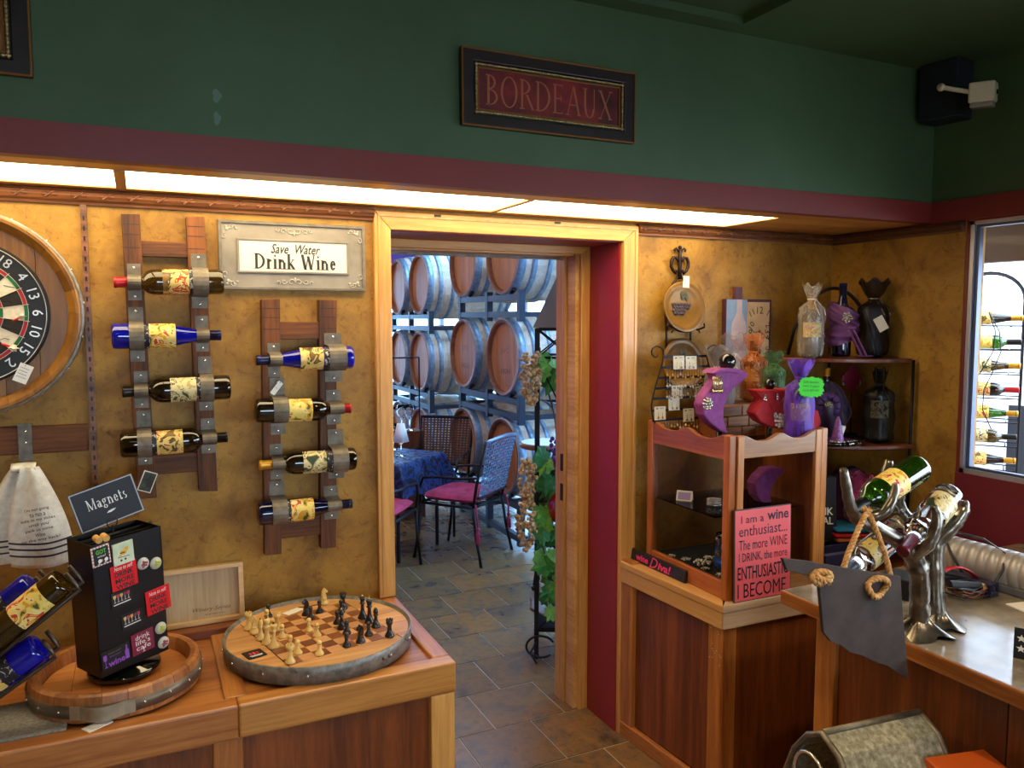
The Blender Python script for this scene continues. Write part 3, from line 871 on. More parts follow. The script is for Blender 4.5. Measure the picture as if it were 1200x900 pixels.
def swirl(b, cx, cz, s, fx, fz):
    for (px, pz, r_, a, tn, sg_) in ((.010,.004,.010,PI,.9,1),(.030,.002,.008,PI,.95,-1),(.046,.005,.006,PI*.8,.8,1)):
        for m_ in (1,-1):
            b.tube([(cx+m_*fx*x, y, cz+fz*z) for x,y,z in spiral(px*s,pz*s,r_*s,a,tn,sg_)], .0018, 5)
    b.sphere((cx,-.0135,cz-fz*.006), .005, 8, 5, (.7,.4,1.2))
    for m_ in (1,-1): b.sphere((cx+m_*.009,-.0135,cz-fz*.004), .004, 8, 5, (1.2,.4,.8))
for fz in (1,-1):
    b = MB(); swirl(b, 0, .077*fz, 1.15, 1, fz); b.build('scroll', orn, sg)['kind'] = 'stuff'
for sx in (-1,1):
    for sz in (-1,1):
        b = MB()
        b.tube([(sx*(.205+.0*0-x), y, sz*(.068+z)) for x,y,z in spiral(.016,.018,.011,0,.9)], .0018, 5)
        b.tube([(sx*(.205-x+.012), y, sz*(.048+z)) for x,y,z in spiral(.006,.010,.010,PI/2,.9)], .0018, 5)
        b.sphere((sx*.203,-.0135,sz*.080), .006, 8, 5, (1,.4,1))
        for q in range(4): b.sphere((sx*(.206-.010*q),-.0135,sz*(.088-.006*(q%2))), .0042, 6, 4, (1.1,.4,.8))
        b.build('scroll', orn, sg)['kind'] = 'stuff'
ink2 = plain('sign_ink', '#2a2426', .5)
text('Save  Water', 'lettering', ink2, sg, TR(.004,-.0148,.024), .155, .030, shear=.35, bold=.012)
serif('Drink Wine', 'lettering', ink2, sg, TR(.003,-.0148,-.016), .255, .048, thick=.19, thin=.07)

# ================================================================== TOWEL ON A HOOK BOARD
hb = thing('hook_board', 'dark barrel stave board with a grey metal strap hook on the wall', 'hook board', (0,0,0))
MB().prism([(-.95,1.305),(-.148,1.303),(-.147,1.380),(-.95,1.394)], .022, TR(0,2.578,0)).build('plank', M_['stavex'], hb, .003)
b = MB()
pr_ = [(2.574,1.392),(2.574,1.285),(2.566,1.266),(2.548,1.256),(2.528,1.262),(2.522,1.280)]
n_ = len(pr_)
b.add([(-.320,y,z) for y,z in pr_]+[(-.286,y,z) for y,z in pr_], [(i,i+1,n_+i+1,n_+i) for i in range(n_-1)])
hk = b.build('strap_hook', M_['strap'], hb, solid=.003)
for z in (1.370,1.338): MB().sphere((-.302,2.571,z), .0042, 8, 5, (1,.5,1)).build('screw', M_['screw'], hk)
tw = thing('tea_towel', 'cream linen towel with black stripes hanging from the strap hook', 'towel', (0,0,0))
linen = mottled('linen', [(.3,'#cfc8b8'),(.7,'#ece7da')], 60, .85, 0, .2)
def lobe(cx0, hw0, cx1, hw1, zt, zb, yo, ph):
    def f(u, v):
        s = v**.75
        cx = cx0+(cx1-cx0)*s; hw = hw0+(hw1-hw0)*math.sin(min(1,v*1.15)*PI/2)
        t = 2*u-1
        bul = (1-t*t)*.020*math.sin(min(1,v*1.1)*PI*.75+.25)
        y = 2.545 - yo - bul - .006*math.sin(u*9+ph)*(1-.5*v) + .012*v
        z = zt+(zb-zt)*v + .012*math.sin(v*PI/2)*abs(t)**2*v
        return (cx+hw*t, y, z)
    return f
fl = lobe(-.315,.020,-.372,.070,1.272,1.002,.006,0)
fr = lobe(-.290,.022,-.268,.078,1.276,.986,.030,2)
for f in (fl, fr): MB().grid(f, 16, 24).build('towel_fall', linen, tw, solid=.003)
b = MB()
b.grid(lambda u, v: (-.304+.030*(2*u-1), 2.540-.024*math.sin(v*PI)-.012*math.cos(u*PI)**2, 1.262+.024*v), 8, 6)
b.build('towel_fold', linen, tw, solid=.003)
stripe = plain('stripe_black', '#38343a', .8)
def off(f, u, v, d=.0030): p = f(u, v); return (p[0], p[1]-d, p[2])
for f in (fl, fr):
    for v0 in (.74,.80,.87):
        MB().grid(lambda u, v: off(f, u, v0+.020*v), 16, 1).build('stripe', stripe, tw)
for k, (ln, ww) in enumerate((("I'm not going",.052),("to run a",.034),("mile in my shoes",.074),("until you",.042),("park us some",.060),("Wine",.022),("on the way back?",.086))):
    v = .40+.050*k
    p = fr(.5, v)
    text(ln, 'printed_line', ink2, tw, TR(p[0]+.004, p[1]-.006, p[2]) @ RY(R(-7)) @ RX(R(4)), ww*1.12, .0110, bold=.01)

# ================================================================== BARREL HEAD TRAY
ty = thing('barrel_tray', 'round barrel-head tray with stave rim and riveted metal band', 'tray', (-.085,2.258,.72))
NT = 22
for k in range(NT):
    a0, a1 = 2*PI*k/NT+.003, 2*PI*(k+1)/NT-.003
    b = MB()
    prof = [(.170,.0),(.203,.0),(.205,.040),(.201,.062),(.192,.066),(.180,.064),(.176,.050),(.174,.028)]
    n = len(prof); m = 3
    vs = []
    for q in range(m+1):
        a = a0+(a1-a0)*q/m
        vs += [(r*math.cos(a), r*math.sin(a), z) for r, z in prof]
    fs = [(q*n+i, (q+1)*n+i, (q+1)*n+(i+1)%n, q*n+(i+1)%n) for q in range(m) for i in range(n)]
    fs += [tuple(range(n)), tuple(range(m*n, m*n+n))[::-1]]
    b.add(vs, fs)
    b.build('stave', wood('tray_stave','#7a4420','#b0703a','z',7,.4,.2) if k == 0 else bpy.data.materials['tray_stave'], ty)
for w_ in range(5):
    a, c = -.172+.344*w_/5, -.172+.344*(w_+1)/5-.0012
    P_ = [(a+(c-a)*q/5, s_) for s_ in (1,-1) for q in (range(6) if s_ == 1 else range(5,-1,-1))]
    P_ = [(x, s_*math.sqrt(max(0,.173**2-x*x))) for x, s_ in P_]
    MB().prism(P_, .012, TR(0,0,.028) @ RX(-PI/2)).build('head_board', wood('tray_head','#a85f2a','#cf8a48','x',5,.4,.2) if w_ == 0 else bpy.data.materials['tray_head'], ty)
bandm = mottled('band_brown', [(.3,'#5a4f42'),(.7,'#7d7060')], 14, .4, .6)
MB().lathe([(.2045,.014),(.2085,.014),(.2085,.044),(.2045,.044)], 64).build('hoop', bandm, ty)
b = MB()
for k in range(20):
    a = 2*PI*k/20; b.sphere((.2088*math.cos(a),.2088*math.sin(a),.030), .0032, 6, 4)
o = b.build('rivets', M_['screw'], ty); o['kind'] = 'stuff'
b = MB()
hp = []
for q in range(13):
    a = R(-118)+R(40)*q/12
    rr = .2092+(.016*math.sin(PI*min(1,max(0,(q-2)/8))) if 2 <= q <= 10 else 0)
    hp.append((rr*math.cos(a), rr*math.sin(a)))
n = len(hp)
b.add([(x,y,.012) for x,y in hp]+[(x,y,.046) for x,y in hp], [(i,i+1,n+i+1,n+i) for i in range(n-1)])
b.build('strap_handle', mottled('handle_steel', [(.3,'#8f8672'),(.7,'#b5ab94')], 20, .38, .6), ty, solid=.002)

# ---- magnet stand
MS = TR(-.068,2.262,.760) @ rotz(R(32)) @ RY(R(-2.5)) @ RX(R(1.5))
ms = thing('magnet_stand', 'black revolving magnet display stand on the barrel tray', 'display stand', MS.translation, MS.to_euler())
MB().lathe([(0,0),(.086,0),(.090,.006),(.086,.014),(.030,.018),(.030,.042)], 40).build('turntable_base', M_['blackgloss'], ms)
bw, bd, z0, z1 = .094, .055, .028, .375
b = MB()
b.box(-bw,-bd,z0,bw,-bd+.003,z1); b.box(-bw,bd-.003,z0,bw,bd,z1); b.box(-bw,-bd,z0,-bw+.003,bd,z1); b.box(bw-.003,-bd,z0,bw,bd,z1); b.box(-bw,-bd,z0,bw,bd,z0+.003)
b.build('box', plain('black_panel','#0b0a0c',.35), ms)
for y in (-.018,.018): MB().box(-bw+.003,y-.0015,z0,bw-.003,y+.0015,z1-.006).build('divider', M_['black'], ms)
b = MB(); b.cyl((-.005,0,z1-.06),(-.005,0,z1+.02),.0025,.0025,8); b.cyl((-.02,0,z1-.004),(.012,0,z1-.004),.004,.004,8)
b.tube([(-.005+.014*math.cos(2*PI*q/18),0,z1+.028+.014*math.sin(2*PI*q/18)) for q in range(18)], .0016, 6, True)
b.build('sign_clip', M_['iron'], ms)
def on_face(u, v, d=0.0): return MS @ TR(-bw+u*bw*2/.185, -bd-.001-d, z0+.004+v)
def magnet(label, u, v, w, h, roll=0, shape='rect', name='magnet'):
    M = on_face(u, v) @ RY(R(roll))
    return thing(name, label, 'magnet', M.translation, M.to_euler(), 'fridge magnets on the black stand')
def mplate(t, w, h, mat, th=.003, y=0): return MB().prism([(-w/2,-h/2),(w/2,-h/2),(w/2,h/2),(-w/2,h/2)], th, TR(0,-th+y,0)).build('plate', mat, t)
for (u, v, lb) in ((.076,.243,'square red magnet reading Drink More Wine, upper one'),(.163,.146,'square red magnet reading Drink More Wine, lower right one')):
    t = magnet(lb, u, v, 0, 0, -3)
    mplate(t, .069, .066, M_['redprint'])
    text('Note to self:', 'lettering', M_['white'], t, TR(0,-.0032,.024), .050, .010, shear=.3)
    for k, s_ in enumerate(('DRINK','MORE','WINE')): text(s_, 'lettering', M_['ink'], t, TR(0,-.0032,.008-.0165*k), .050, .0125, bold=.02)
t = magnet('small black magnet reading Got Wine with a pink dotted border', .021, .313, 0, 0, -4)
mplate(t, .046, .050, M_['cream'])
pk = plain('pink_print','#d0508a',.5)
b = MB()
for q in range(44):
    a = q/44*4; s_ = int(a); f = a-s_
    x, z = [(-1+2*f,1),(1,1-2*f),(1-2*f,-1),(-1,-1+2*f)][s_]
    if q % 2: b.cbox((x*.0215,-.0034,z*.0235),(.003,.0008,.003))
b.build('dotted_border', pk, t)
mplate(t, .039, .043, M_['black'], .002, -.0022).name = 'black_field'
text('GOT', 'lettering', plain('lime','#5ac02a',.5), t, TR(0,-.0045,.011), .026, .011, bold=.02)
text('wine?', 'lettering', M_['white'], t, TR(0,-.0045,.0), .022, .006)
b = MB()
for x in (-.008,.008): b.lathe([(0,.006),(.005,.0062)], 10, TR(x,-.0040,-.010) @ RXM); b.cbox((x,-.0045,-.016),(.001,.0006,.008)); b.cbox((x,-.0045,-.0195),(.007,.0006,.001))
b.build('glass_print', M_['white'], t)
MB().sphere((0,-.0045,-.012), .003, 8, 5, (1,.2,1.4)).build('cork_print', M_['gold'], t)
t = magnet('square pale green tile magnet with a yellow finch', .077, .303, 0, 0, -2)
mplate(t, .054, .056, mottled('tile_green', [(.3,'#b5c9a2'),(.6,'#d5dcc0'),(.75,'#9fb98c')], 30, .3), .005)
b = MB(); b.sphere((0,-.0055,.003), .009, 12, 6, (1,.12,.75)); b.sphere((.008,-.0055,.010), .0055, 10, 6, (1,.15,1)); b.add([(-.008,-.0062,.0),(-.018,-.0062,-.008),(-.006,-.0062,-.005)], [(0,1,2)])
b.build('finch', plain('finch_yellow','#dba423',.5), t)
b = MB(); b.box(-.010,-.0066,.001,.003,-.0062,.004); b.cyl((-.016,-.006,-.008),(.014,-.006,-.010),.0008,.0008,5); b.sphere((.003,-.006,-.016),.003,8,5,(1,.2,1)); b.sphere((-.008,-.006,-.017),.003,8,5,(1,.2,1))
b.build('twig', plain('twig_brown','#4a3226',.6), t)
grn = plain('grape_green','#a9b92a',.4); mar = plain('grape_maroon','#8a2a3a',.4)
for (u, v, lb, mt) in ((.129,.257,'round glass magnet with a red bird, upper left of the round pair',mar),(.164,.247,'round glass magnet with green grapes, upper right of the round pair',grn),(.166,.065,'round glass magnet with green grapes, above the lowest round one',grn),(.171,.022,'round glass magnet with maroon grapes, lowest on the stand',mar)):
    t = magnet(lb, u, v, 0, 0)
    MB().lathe([(0,.007),(.010,.0062),(.0155,.003),(.0165,0)], 24, RXM).build('dome', plain('dome_grey','#bcbcae',.12,coat=.5), t)
    b = MB()
    for q in range(9):
        a = q*2.4; r_ = .0028*math.sqrt(q); b.sphere((r_*math.cos(a),-.0066,r_*math.sin(a)),.0030,8,5,(1.1,.35,1))
    b.build('motif', mt, t)
for (u, v, lb) in ((.066,.186,'black magnet with a row of five coloured wine glasses, upper one'),(.089,.121,'black magnet with a row of five coloured wine glasses, lower one')):
    t = magnet(lb, u, v, 0, 0, -3)
    mplate(t, .056, .038, M_['black'], .0015)
    for q, c in enumerate(('#d8c060','#c0405a','#e0a840','#7a2a4a','#c03048')):
        x = -.0185+.0092*q
        b = MB(); b.lathe([(.0036,.008),(.0040,.003),(.0022,-.001),(0,-.002)], 10, TR(x,-.0018,.005) @ Matrix.Diagonal((1,.1,1,1)))
        b.build('glass_bowl', plain('wine_'+c[1:],c,.5) if ('wine_'+c[1:]) not in bpy.data.materials else bpy.data.materials['wine_'+c[1:]], t)
    b = MB()
    for q in range(5): b.cbox((-.0185+.0092*q,-.0018,-.001),(.0008,.0005,.010)); b.cbox((-.0185+.0092*q,-.0018,-.0062),(.0055,.0005,.0009))
    b.cbox((0,-.0018,-.0125),(.046,.0005,.0022))
    b.build('stems', M_['white'], t)
t = magnet('maroon square magnet reading drink life’s café', .113, .049, 0, 0, -3)
t['label'] = 'maroon square magnet with white lowercase drink lettering'
mplate(t, .062, .058, plain('magnet_maroon','#7a1838',.45))
for k, s_ in enumerate(('drink',"life's",'cafe')): text(s_, 'lettering', M_['white'], t, TR(0,-.0032,.017-.0145*k), .040, .013)
b = MB(); b.lathe([(.004,.004),(.001,-.002)], 8, TR(0,-.0034,-.019) @ Matrix.Diagonal((1,.1,1,1))); b.cbox((0,-.0034,-.023),(.001,.0005,.006)); b.cbox((0,-.0034,-.026),(.006,.0005,.001))
b.build('glass_print', M_['white'], t)
t = magnet('wide black magnet with purple glass, bottle and the word wine', .041, .040, 0, 0, -4)
mplate(t, .076, .048, M_['black'], .0015)
pl = plain('violet_print','#8a4ab0',.5)
text("if you can't", 'lettering', plain('olive_print','#8a8a3a',.5), t, TR(-.002,-.0018,.014), .034, .006)
text('find your', 'lettering', pl, t, TR(-.002,-.0018,.005), .030, .006)
text('wine', 'lettering', pl, t, TR(0,-.0018,-.013), .044, .016, bold=.02)
b = MB(); b.prism([(.024,-.020),(.034,-.020),(.034,.002),(.031,.007),(.031,.017),(.027,.017),(.027,.007),(.024,.002)], .0005, TR(0,-.002,0)); b.prism([(-.033,.014),(-.024,.014),(-.024,.002),(-.028,-.003),(-.028,-.016),(-.024,-.019),(-.033,-.019),(-.029,-.016),(-.029,-.003),(-.033,.002)], .0005, TR(0,-.002,0))
b.build('bottle_print', pl, t)
M = on_face(.022,.356); t = thing('cork_magnet', 'two cork stubs clipped to the top edge of the black stand', 'cork', M.translation, M.to_euler())
cork = mottled('cork', [(.3,'#b5803c'),(.7,'#dcae62')], 60, .7)
for x in (-.009,.010): MB().cyl((x,-.014,0),(x+.002,.006,.003),.0085,.0085,12).build('cork_stub', cork, t)
sm_ = MS @ TR(bw+.001,0,0)
for k, (v, dy) in enumerate(((.335,.0),(.295,.02))):
    M = MS @ TR(bw+.0005, dy-.01, z0+v) @ rotz(PI/2)
    t = thing('magnet', ['pale round magnet on the side of the stand, near its top edge','pale round magnet on the side of the stand, below another'][k], 'magnet', M.translation, M.to_euler(), 'fridge magnets on the black stand')
    MB().lathe([(0,.005),(.012,.004),(.0165,0)], 20, RXM).build('dome', bpy.data.materials['dome_grey'], t)
# chalkboard sign
M = TR(-.094,2.300,1.200) @ rotz(R(14)) @ RY(R(-15)) @ RX(R(-6))
t = thing('chalkboard_sign', 'black chalkboard sign reading Magnets clipped above the stand', 'sign', M.translation, M.to_euler())
MB().prism(rect(.080,.054), .003).build('board', plain('chalk_navy','#12141c',.5), t)
MB().ring(rect(.0785,.0525), rect(.0755,.0495), .0006, TR(0,-.0006,0)).build('border_line', plain('border_grey','#a9a9ae',.5), t)
serif('Magnets', 'lettering', M_['white'], t, TR(.002,-.0006,.008), .098, .036)
b = MB(); b.prism([(-.012,-.002),(-.002,-.003),(.006,-.001),(.013,.003),(.004,.004),(-.006,.002)], .0006, TR(.004,-.0006,-.022)); b.build('flourish', M_['white'], t)

# ================================================================== CRATE LID, LEFT BOTTLE STAND, SMALL CARD
wx_ = thing('wine_crate_lid', 'pale wooden crate tray with script lettering leaning on the wall', 'crate', (.105,2.545,.7385), (R(-5),0,0))
for q in ([(-.165,0),(.165,0),(.165,.014),(-.165,.014)],[(-.165,.166),(.165,.166),(.165,.180),(-.165,.180)],[(-.165,.014),(-.150,.014),(-.150,.166),(-.165,.166)],[(.150,.014),(.165,.014),(.165,.166),(.150,.166)]):
    MB().prism(q, .028).build('frame_side', M_['maple'], wx_, .0015)
MB().prism([(-.15,.014),(.15,.014),(.15,.166),(-.15,.166)], .006, TR(0,.018,0)).build('base_panel', wood('pale_panel','#b59466','#d3b78c','z',9,.55,0), wx_)
text('Winery Series', 'lettering', plain('brown_ink','#6a4a2a',.7), wx_, TR(.070,.0178,.042), .112, .016, shear=.4)
text('handcrafted wines', 'lettering', bpy.data.materials['brown_ink'], wx_, TR(.078,.0178,.027), .06, .005, shear=.3)
o = MB().box(-.35,2.50,.709,.27,2.555,.7375).build('dark_wood_strip', M_['oakdx'], None, .003); tag(o, 'dark wood strip on the counter under the pale crate tray', 'board')
o = price_tag('small white card lying on the front edge of the oak counter', (-.124,2.043,.7215), .060, .032, 0, 0, 0, 0, 'counter_card', rotm=(rotz(R(-4)+R(38)) @ RX(R(-90))))
o = MB().grid(lambda u, v: (-.55+.36*u, 2.05+.20*v-.06*u*0, .7215+.002*math.sin(u*30)*math.sin(v*22)), 20, 12).build('woven_mat', mottled('grey_weave', [(.3,'#5e5a52'),(.7,'#8f8a80')], 120, .9), None, solid=.003)
tag(o, 'grey woven mat on the oak counter beneath the left bottle stand', 'mat')
bs = thing('bottle_stand', 'dark metal cradle stand holding slanting bottles at the counter end', 'bottle rack', (0,0,0))
smoke = plain('smoked_metal', '#4a4038', .3, .6)
MB().lathe([(0,0),(.09,0),(.09,.010),(.03,.016)], 32, TR(-.48,2.16,.724)).build('base', smoke, bs)
MB().cyl((-.48,2.16,.735),(-.48,2.16,1.02),.012,.012,14).build('post', smoke, bs)
def trough(base, tip):
    b = MB()
    B, T = Vector(base), Vector(tip); d = (T-B).normalized()
    side = d.cross(Vector((0,0,1))).normalized(); up = side.cross(d)
    for s_ in (-1, 1):
        q = [B-d*.016+side*s_*.030-up*.034, B+d*.27+side*s_*.026-up*.034]
        b.tube([q[0]+up*.05-d*.004, q[0]+up*.018-d*.002, q[0], (q[0]+q[1])/2, q[1]], .0055, 8)
    for f in (.06,.20):
        c = B+d*f
        b.tube([c+side*.030*math.sin(a)-up*.041*math.cos(a) for a in [R(x) for x in range(-70,71,20)]], .004, 6)
    b.build('cradle', smoke, bs)
bp = (((-.182,2.10,1.066),(-.415,2.11,.880)), ((-.236,2.09,.918),(-.468,2.10,.735+.03)), ((-.262,2.26,1.02),(-.495,2.27,.84)))
for q in bp: trough(*q)
bottle('olive bottle with an orange fruit label on the left bottle stand', 'claret','golive','capblack','label2',*bp[0],front=(-.3,-1,.5),group='bottles on the cradle stand',lz=(.045,.125),back=False)
bottle('deep blue bottle lying low on the left bottle stand', 'hock','gblue','capblue','label1',*bp[1],front=(-.3,-1,.5),group='bottles on the cradle stand',lz=(.10,.15))
bottle('blue bottle at the rear of the left bottle stand', 'hock','gblue','capblue','label1',*bp[2],front=(-.3,-1,.5),group='bottles on the cradle stand',lz=(.10,.15))

# ================================================================== CHESS TABLE
CX, CY = .4525, 2.292
cb = thing('chess_barrel_head', 'round barrel-head chess board with a galvanised hoop on the counter', 'chess board', (CX,CY,.7205))
MB().lathe([(.262,.002),(.270,0),(.272,.048),(.2685,.050),(.2675,.046),(.262,.040)], 72).build('hoop', M_['galv'], cb)
for w_ in range(6):
    a, c = -.266+.532*w_/6, -.266+.532*(w_+1)/6-.0008
    P_ = [(a+(c-a)*q/6, s_) for s_ in (1,-1) for q in (range(7) if s_ == 1 else range(6,-1,-1))]
    P_ = [(x, s_*math.sqrt(max(0,.2665**2-x*x))) for x, s_ in P_]
    MB().prism(P_, .014, TR(0,0,.040) @ rotz(R(103)) @ RX(-PI/2)).build('head_board', M_['head'], cb)
MB().lathe([(0,.004),(.262,.004),(.262,.026),(0,.026)], 40).build('underside', M_['oakdx'], cb)
b = MB(); d_ = MB()
for k in range(14):
    a = R(-160+k*26); p = (.2722*math.cos(a), .2722*math.sin(a), .026)
    (d_ if k in (3,) else b).sphere(p, .0035, 8, 5)
b.build('rivets', M_['screw'], cb)['kind'] = 'stuff'
for a in (-62,-57.5): MB().sphere((.2725*math.cos(R(a)),.2725*math.sin(R(a)),.026), .0055, 10, 6).build('bolt', bandm, cb)
SQ = .0415
RB = rotz(R(13.1))
Mb = TR(0,-.005,.0402) @ RB
sq = {0: MB().box(-SQ/2+.0002,-SQ/2+.0002,0,SQ/2-.0002,SQ/2-.0002,.0012).mesh('square'), 1: None}
sq[1] = sq[0].copy(); sq[0].materials.append(M_['walnut']); sq[1].materials.append(wood('light_squares','#b8814e','#cf9c68','x',6,.4,.2))
for i in range(8):
    for j in range(8):
        o = bpy.data.objects.new('square', sq[0 if (i+j) % 2 == 0 else 1]); COL.objects.link(o); o.parent = cb
        M = Mb @ TR((i-3.5)*SQ, (j-3.5)*SQ, 0); o.location = M.translation; o.rotation_euler = (0,0,R(13.1))
b = MB()
for s_ in (-1,1): b.box(s_*4*SQ-.0008+(s_*.0012),-4*SQ-.06,.0,s_*4*SQ+.0008+(s_*.0012),4*SQ+.03,.0008,Mb)
b.build('inlay_line', M_['ink'], cb)
PZ = .7205+.0402+.0013
PR = {
 'pawn': [(0,0),(.0125,0),(.0130,.003),(.0115,.006),(.0095,.009),(.0060,.014),(.0045,.022),(.0075,.026),(.0045,.028)],
 'rook': [(0,0),(.0140,0),(.0145,.003),(.0125,.007),(.0100,.011),(.0070,.018),(.0060,.032),(.0085,.036),(.0100,.040),(.0100,.049),(.0065,.049),(.0065,.046),(0,.046)],
 'bishop': [(0,0),(.0140,0),(.0145,.003),(.0120,.007),(.0095,.011),(.0060,.020),(.0048,.034),(.0085,.037),(.0050,.039),(.0075,.045),(.0070,.051),(.0040,.058),(0,.060)],
 'queen': [(0,0),(.0150,0),(.0155,.003),(.0130,.008),(.0100,.013),(.0062,.025),(.0052,.044),(.0095,.048),(.0055,.050),(.0070,.058),(.0105,.066),(.0075,.066),(0,.069)],
 'king': [(0,0),(.0150,0),(.0155,.003),(.0130,.008),(.0100,.013),(.0065,.026),(.0055,.046),(.0100,.050),(.0060,.052),(.0085,.062),(.0100,.070),(.0050,.073),(0,.074)]}
def chessman(kind, side, x, y, label, rz=0):
    mt, ot = (M_['boxwood'], M_['ebony']) if side == 'w' else (M_['ebony'], M_['boxwood'])
    t = thing('chess_'+kind, label, 'chess piece', (x,y,PZ), (0,0,rz), ('pale' if side == 'w' else 'black')+' chess pieces')
    key = ('c',kind,side)
    if key in PROTO:
        for c in PROTO[key]:
            d = c.copy(); COL.objects.link(d); d.parent = t
        return
    L = []
    if kind == 'knight':
        L.append(MB().lathe([(0,0),(.0140,0),(.0145,.003),(.0125,.007),(.0100,.011),(.0085,.017),(.0095,.020),(0,.021)], 18).build('base', mt, t))
        hd = [(-.007,.019),(-.009,.030),(-.007,.042),(-.001,.051),(.003,.053),(.005,.049),(.012,.042),(.013,.037),(.008,.036),(.003,.038),(.006,.030),(.008,.019)]
        L.append(MB().prism(hd, .010, TR(0,-.005,0)).build('horse_head', mt, t, .0018))
    else:
        L.append(MB().lathe(PR[kind], 18).build('body', mt, t))
        if kind == 'pawn': L.append(MB().sphere((0,0,.0335), .0072, 14, 8).build('knob', mt, t))
        if kind == 'rook':
            b = MB()
            for q in range(6): a = q*PI/3; b.cbox((.0083*math.cos(a),.0083*math.sin(a),.0505),(.004,.004,.004))
            L.append(b.build('battlement', mt, t))
        if kind == 'bishop': L.append(MB().sphere((0,0,.0605), .0026, 8, 6).build('tip', ot, t))
        if kind == 'queen': L.append(MB().sphere((0,0,.0705), .0034, 8, 6).build('tip', ot, t))
        if kind == 'king': L.append(MB().cbox((0,0,.078),(.003,.003,.010)).sphere((0,0,.0745),.003,8,5).build('tip', ot, t))
    PROTO[key] = L
for k, (kd, sd, x, y, lb, rz) in enumerate((
 ('rook','w',.263,.390,'pale rook at the far left corner of the chess squares',0),
 ('knight','w',.275,.352,'pale knight beside the corner rook at the left edge',PI),
 ('bishop','w',.285,.297,'pale bishop on the left edge next to the pale knight',0),
 ('king','w',.297,.258,'pale king with dark tip in the left row',0),
 ('queen','w',.311,.222,'tall pale queen with dark tip nearest in the left row',0),
 ('pawn','w',.320,.423,'pale pawn behind the left row, by the board rim',0),
 ('pawn','w',.324,.341,'pale pawn behind the pale bishop',0),
 ('rook','w',.340,.350,'pale rook with dark tip standing behind the pale row',0),
 ('pawn','w',.343,.282,'pale pawn right of the pale queen',0),
 ('pawn','w',.351,.194,'pale pawn just behind the nearest pale rook',0),
 ('rook','w',.335,.101,'pale rook nearest the front of the chess board',0),
 ('pawn','w',.364,.151,'pale pawn right of the front pale rook',0),
 ('pawn','w',.423,.297,'pale pawn in the board centre beside the black knight',0),
 ('pawn','w',.437,.250,'pale pawn in the board centre, nearer of two',0),
 ('pawn','w',.417,.119,'pale pawn alone near the front edge of the squares',0),
 ('knight','w',.511,.502,'pale knight off the squares by the rear hoop',R(20)),
 ('pawn','b',.331,.467,'black pawn off the squares behind the pale rook',0),
 ('knight','b',.440,.430,'black knight beside the white tag',R(190)),
 ('pawn','b',.446,.392,'black pawn in front of the black knight by the tag',0),
 ('pawn','b',.482,.432,'black pawn right of the tag knight',0),
 ('rook','b',.557,.434,'black rook at the rear of the squares',0),
 ('pawn','b',.545,.408,'black pawn in front of the rear black rook',0),
 ('queen','b',.593,.329,'tall black queen with pale tip on the right',0),
 ('king','b',.603,.285,'black king with pale tip beside the black queen',0),
 ('bishop','b',.611,.243,'black bishop in front of the black king',0),
 ('pawn','b',.512,.319,'black pawn in the middle cluster, farther of two',0),
 ('bishop','b',.515,.275,'black bishop in the middle cluster of black pieces',0),
 ('pawn','b',.520,.230,'black pawn nearest in the middle cluster',0),
 ('pawn','b',.498,.142,'black pawn standing left of the front black knight',0),
 ('knight','b',.541,.152,'black knight near the front right of the board',R(200)),
 ('pawn','b',.575,.191,'black pawn between the front knight and black bishop',0),
 ('rook','b',.628,.157,'black rook alone at the right corner of the squares',0))):
    chessman(kd, sd, x, y+2, lb, rz)
t = thing('coaster_magnet', 'black square card with coloured wine glasses on the chess board rim', 'card', (.255,2.199,.7615), (R(-90),0,R(16)))
MB().prism(rect(.026,.026), .002, TR(0,-.002,0)).build('plate', M_['black'], t)
for q, c in enumerate(('#d0203a','#e0485a','#c01a30')): MB().cbox((-.010+.010*q,-.0024,.003),(.006,.0006,.014)).build('glass_print', plain('cg%d'%q,c,.5), t)
MB().cbox((0,-.0024,-.012),(.036,.0006,.003)).cbox((0,-.0024,-.018),(.030,.0006,.002)).build('print_line', M_['white'], t)
price_tag('white price tag with black cord lying on the chess board', (.408,2.478,.7625), .062, .030, 0,0,0,0,'price_tag', rotm=rotz(R(30)) @ RX(R(-90)))
cord = MB().tube([(.428+.02*q+.006*math.sin(q*2), 2.500+.004*math.cos(q*1.7), .7632) for q in range(6)], .0012, 5).build('tag_cord', M_['black']); tag(cord, 'thin black cord beside the white tag on the chess board', 'cord')

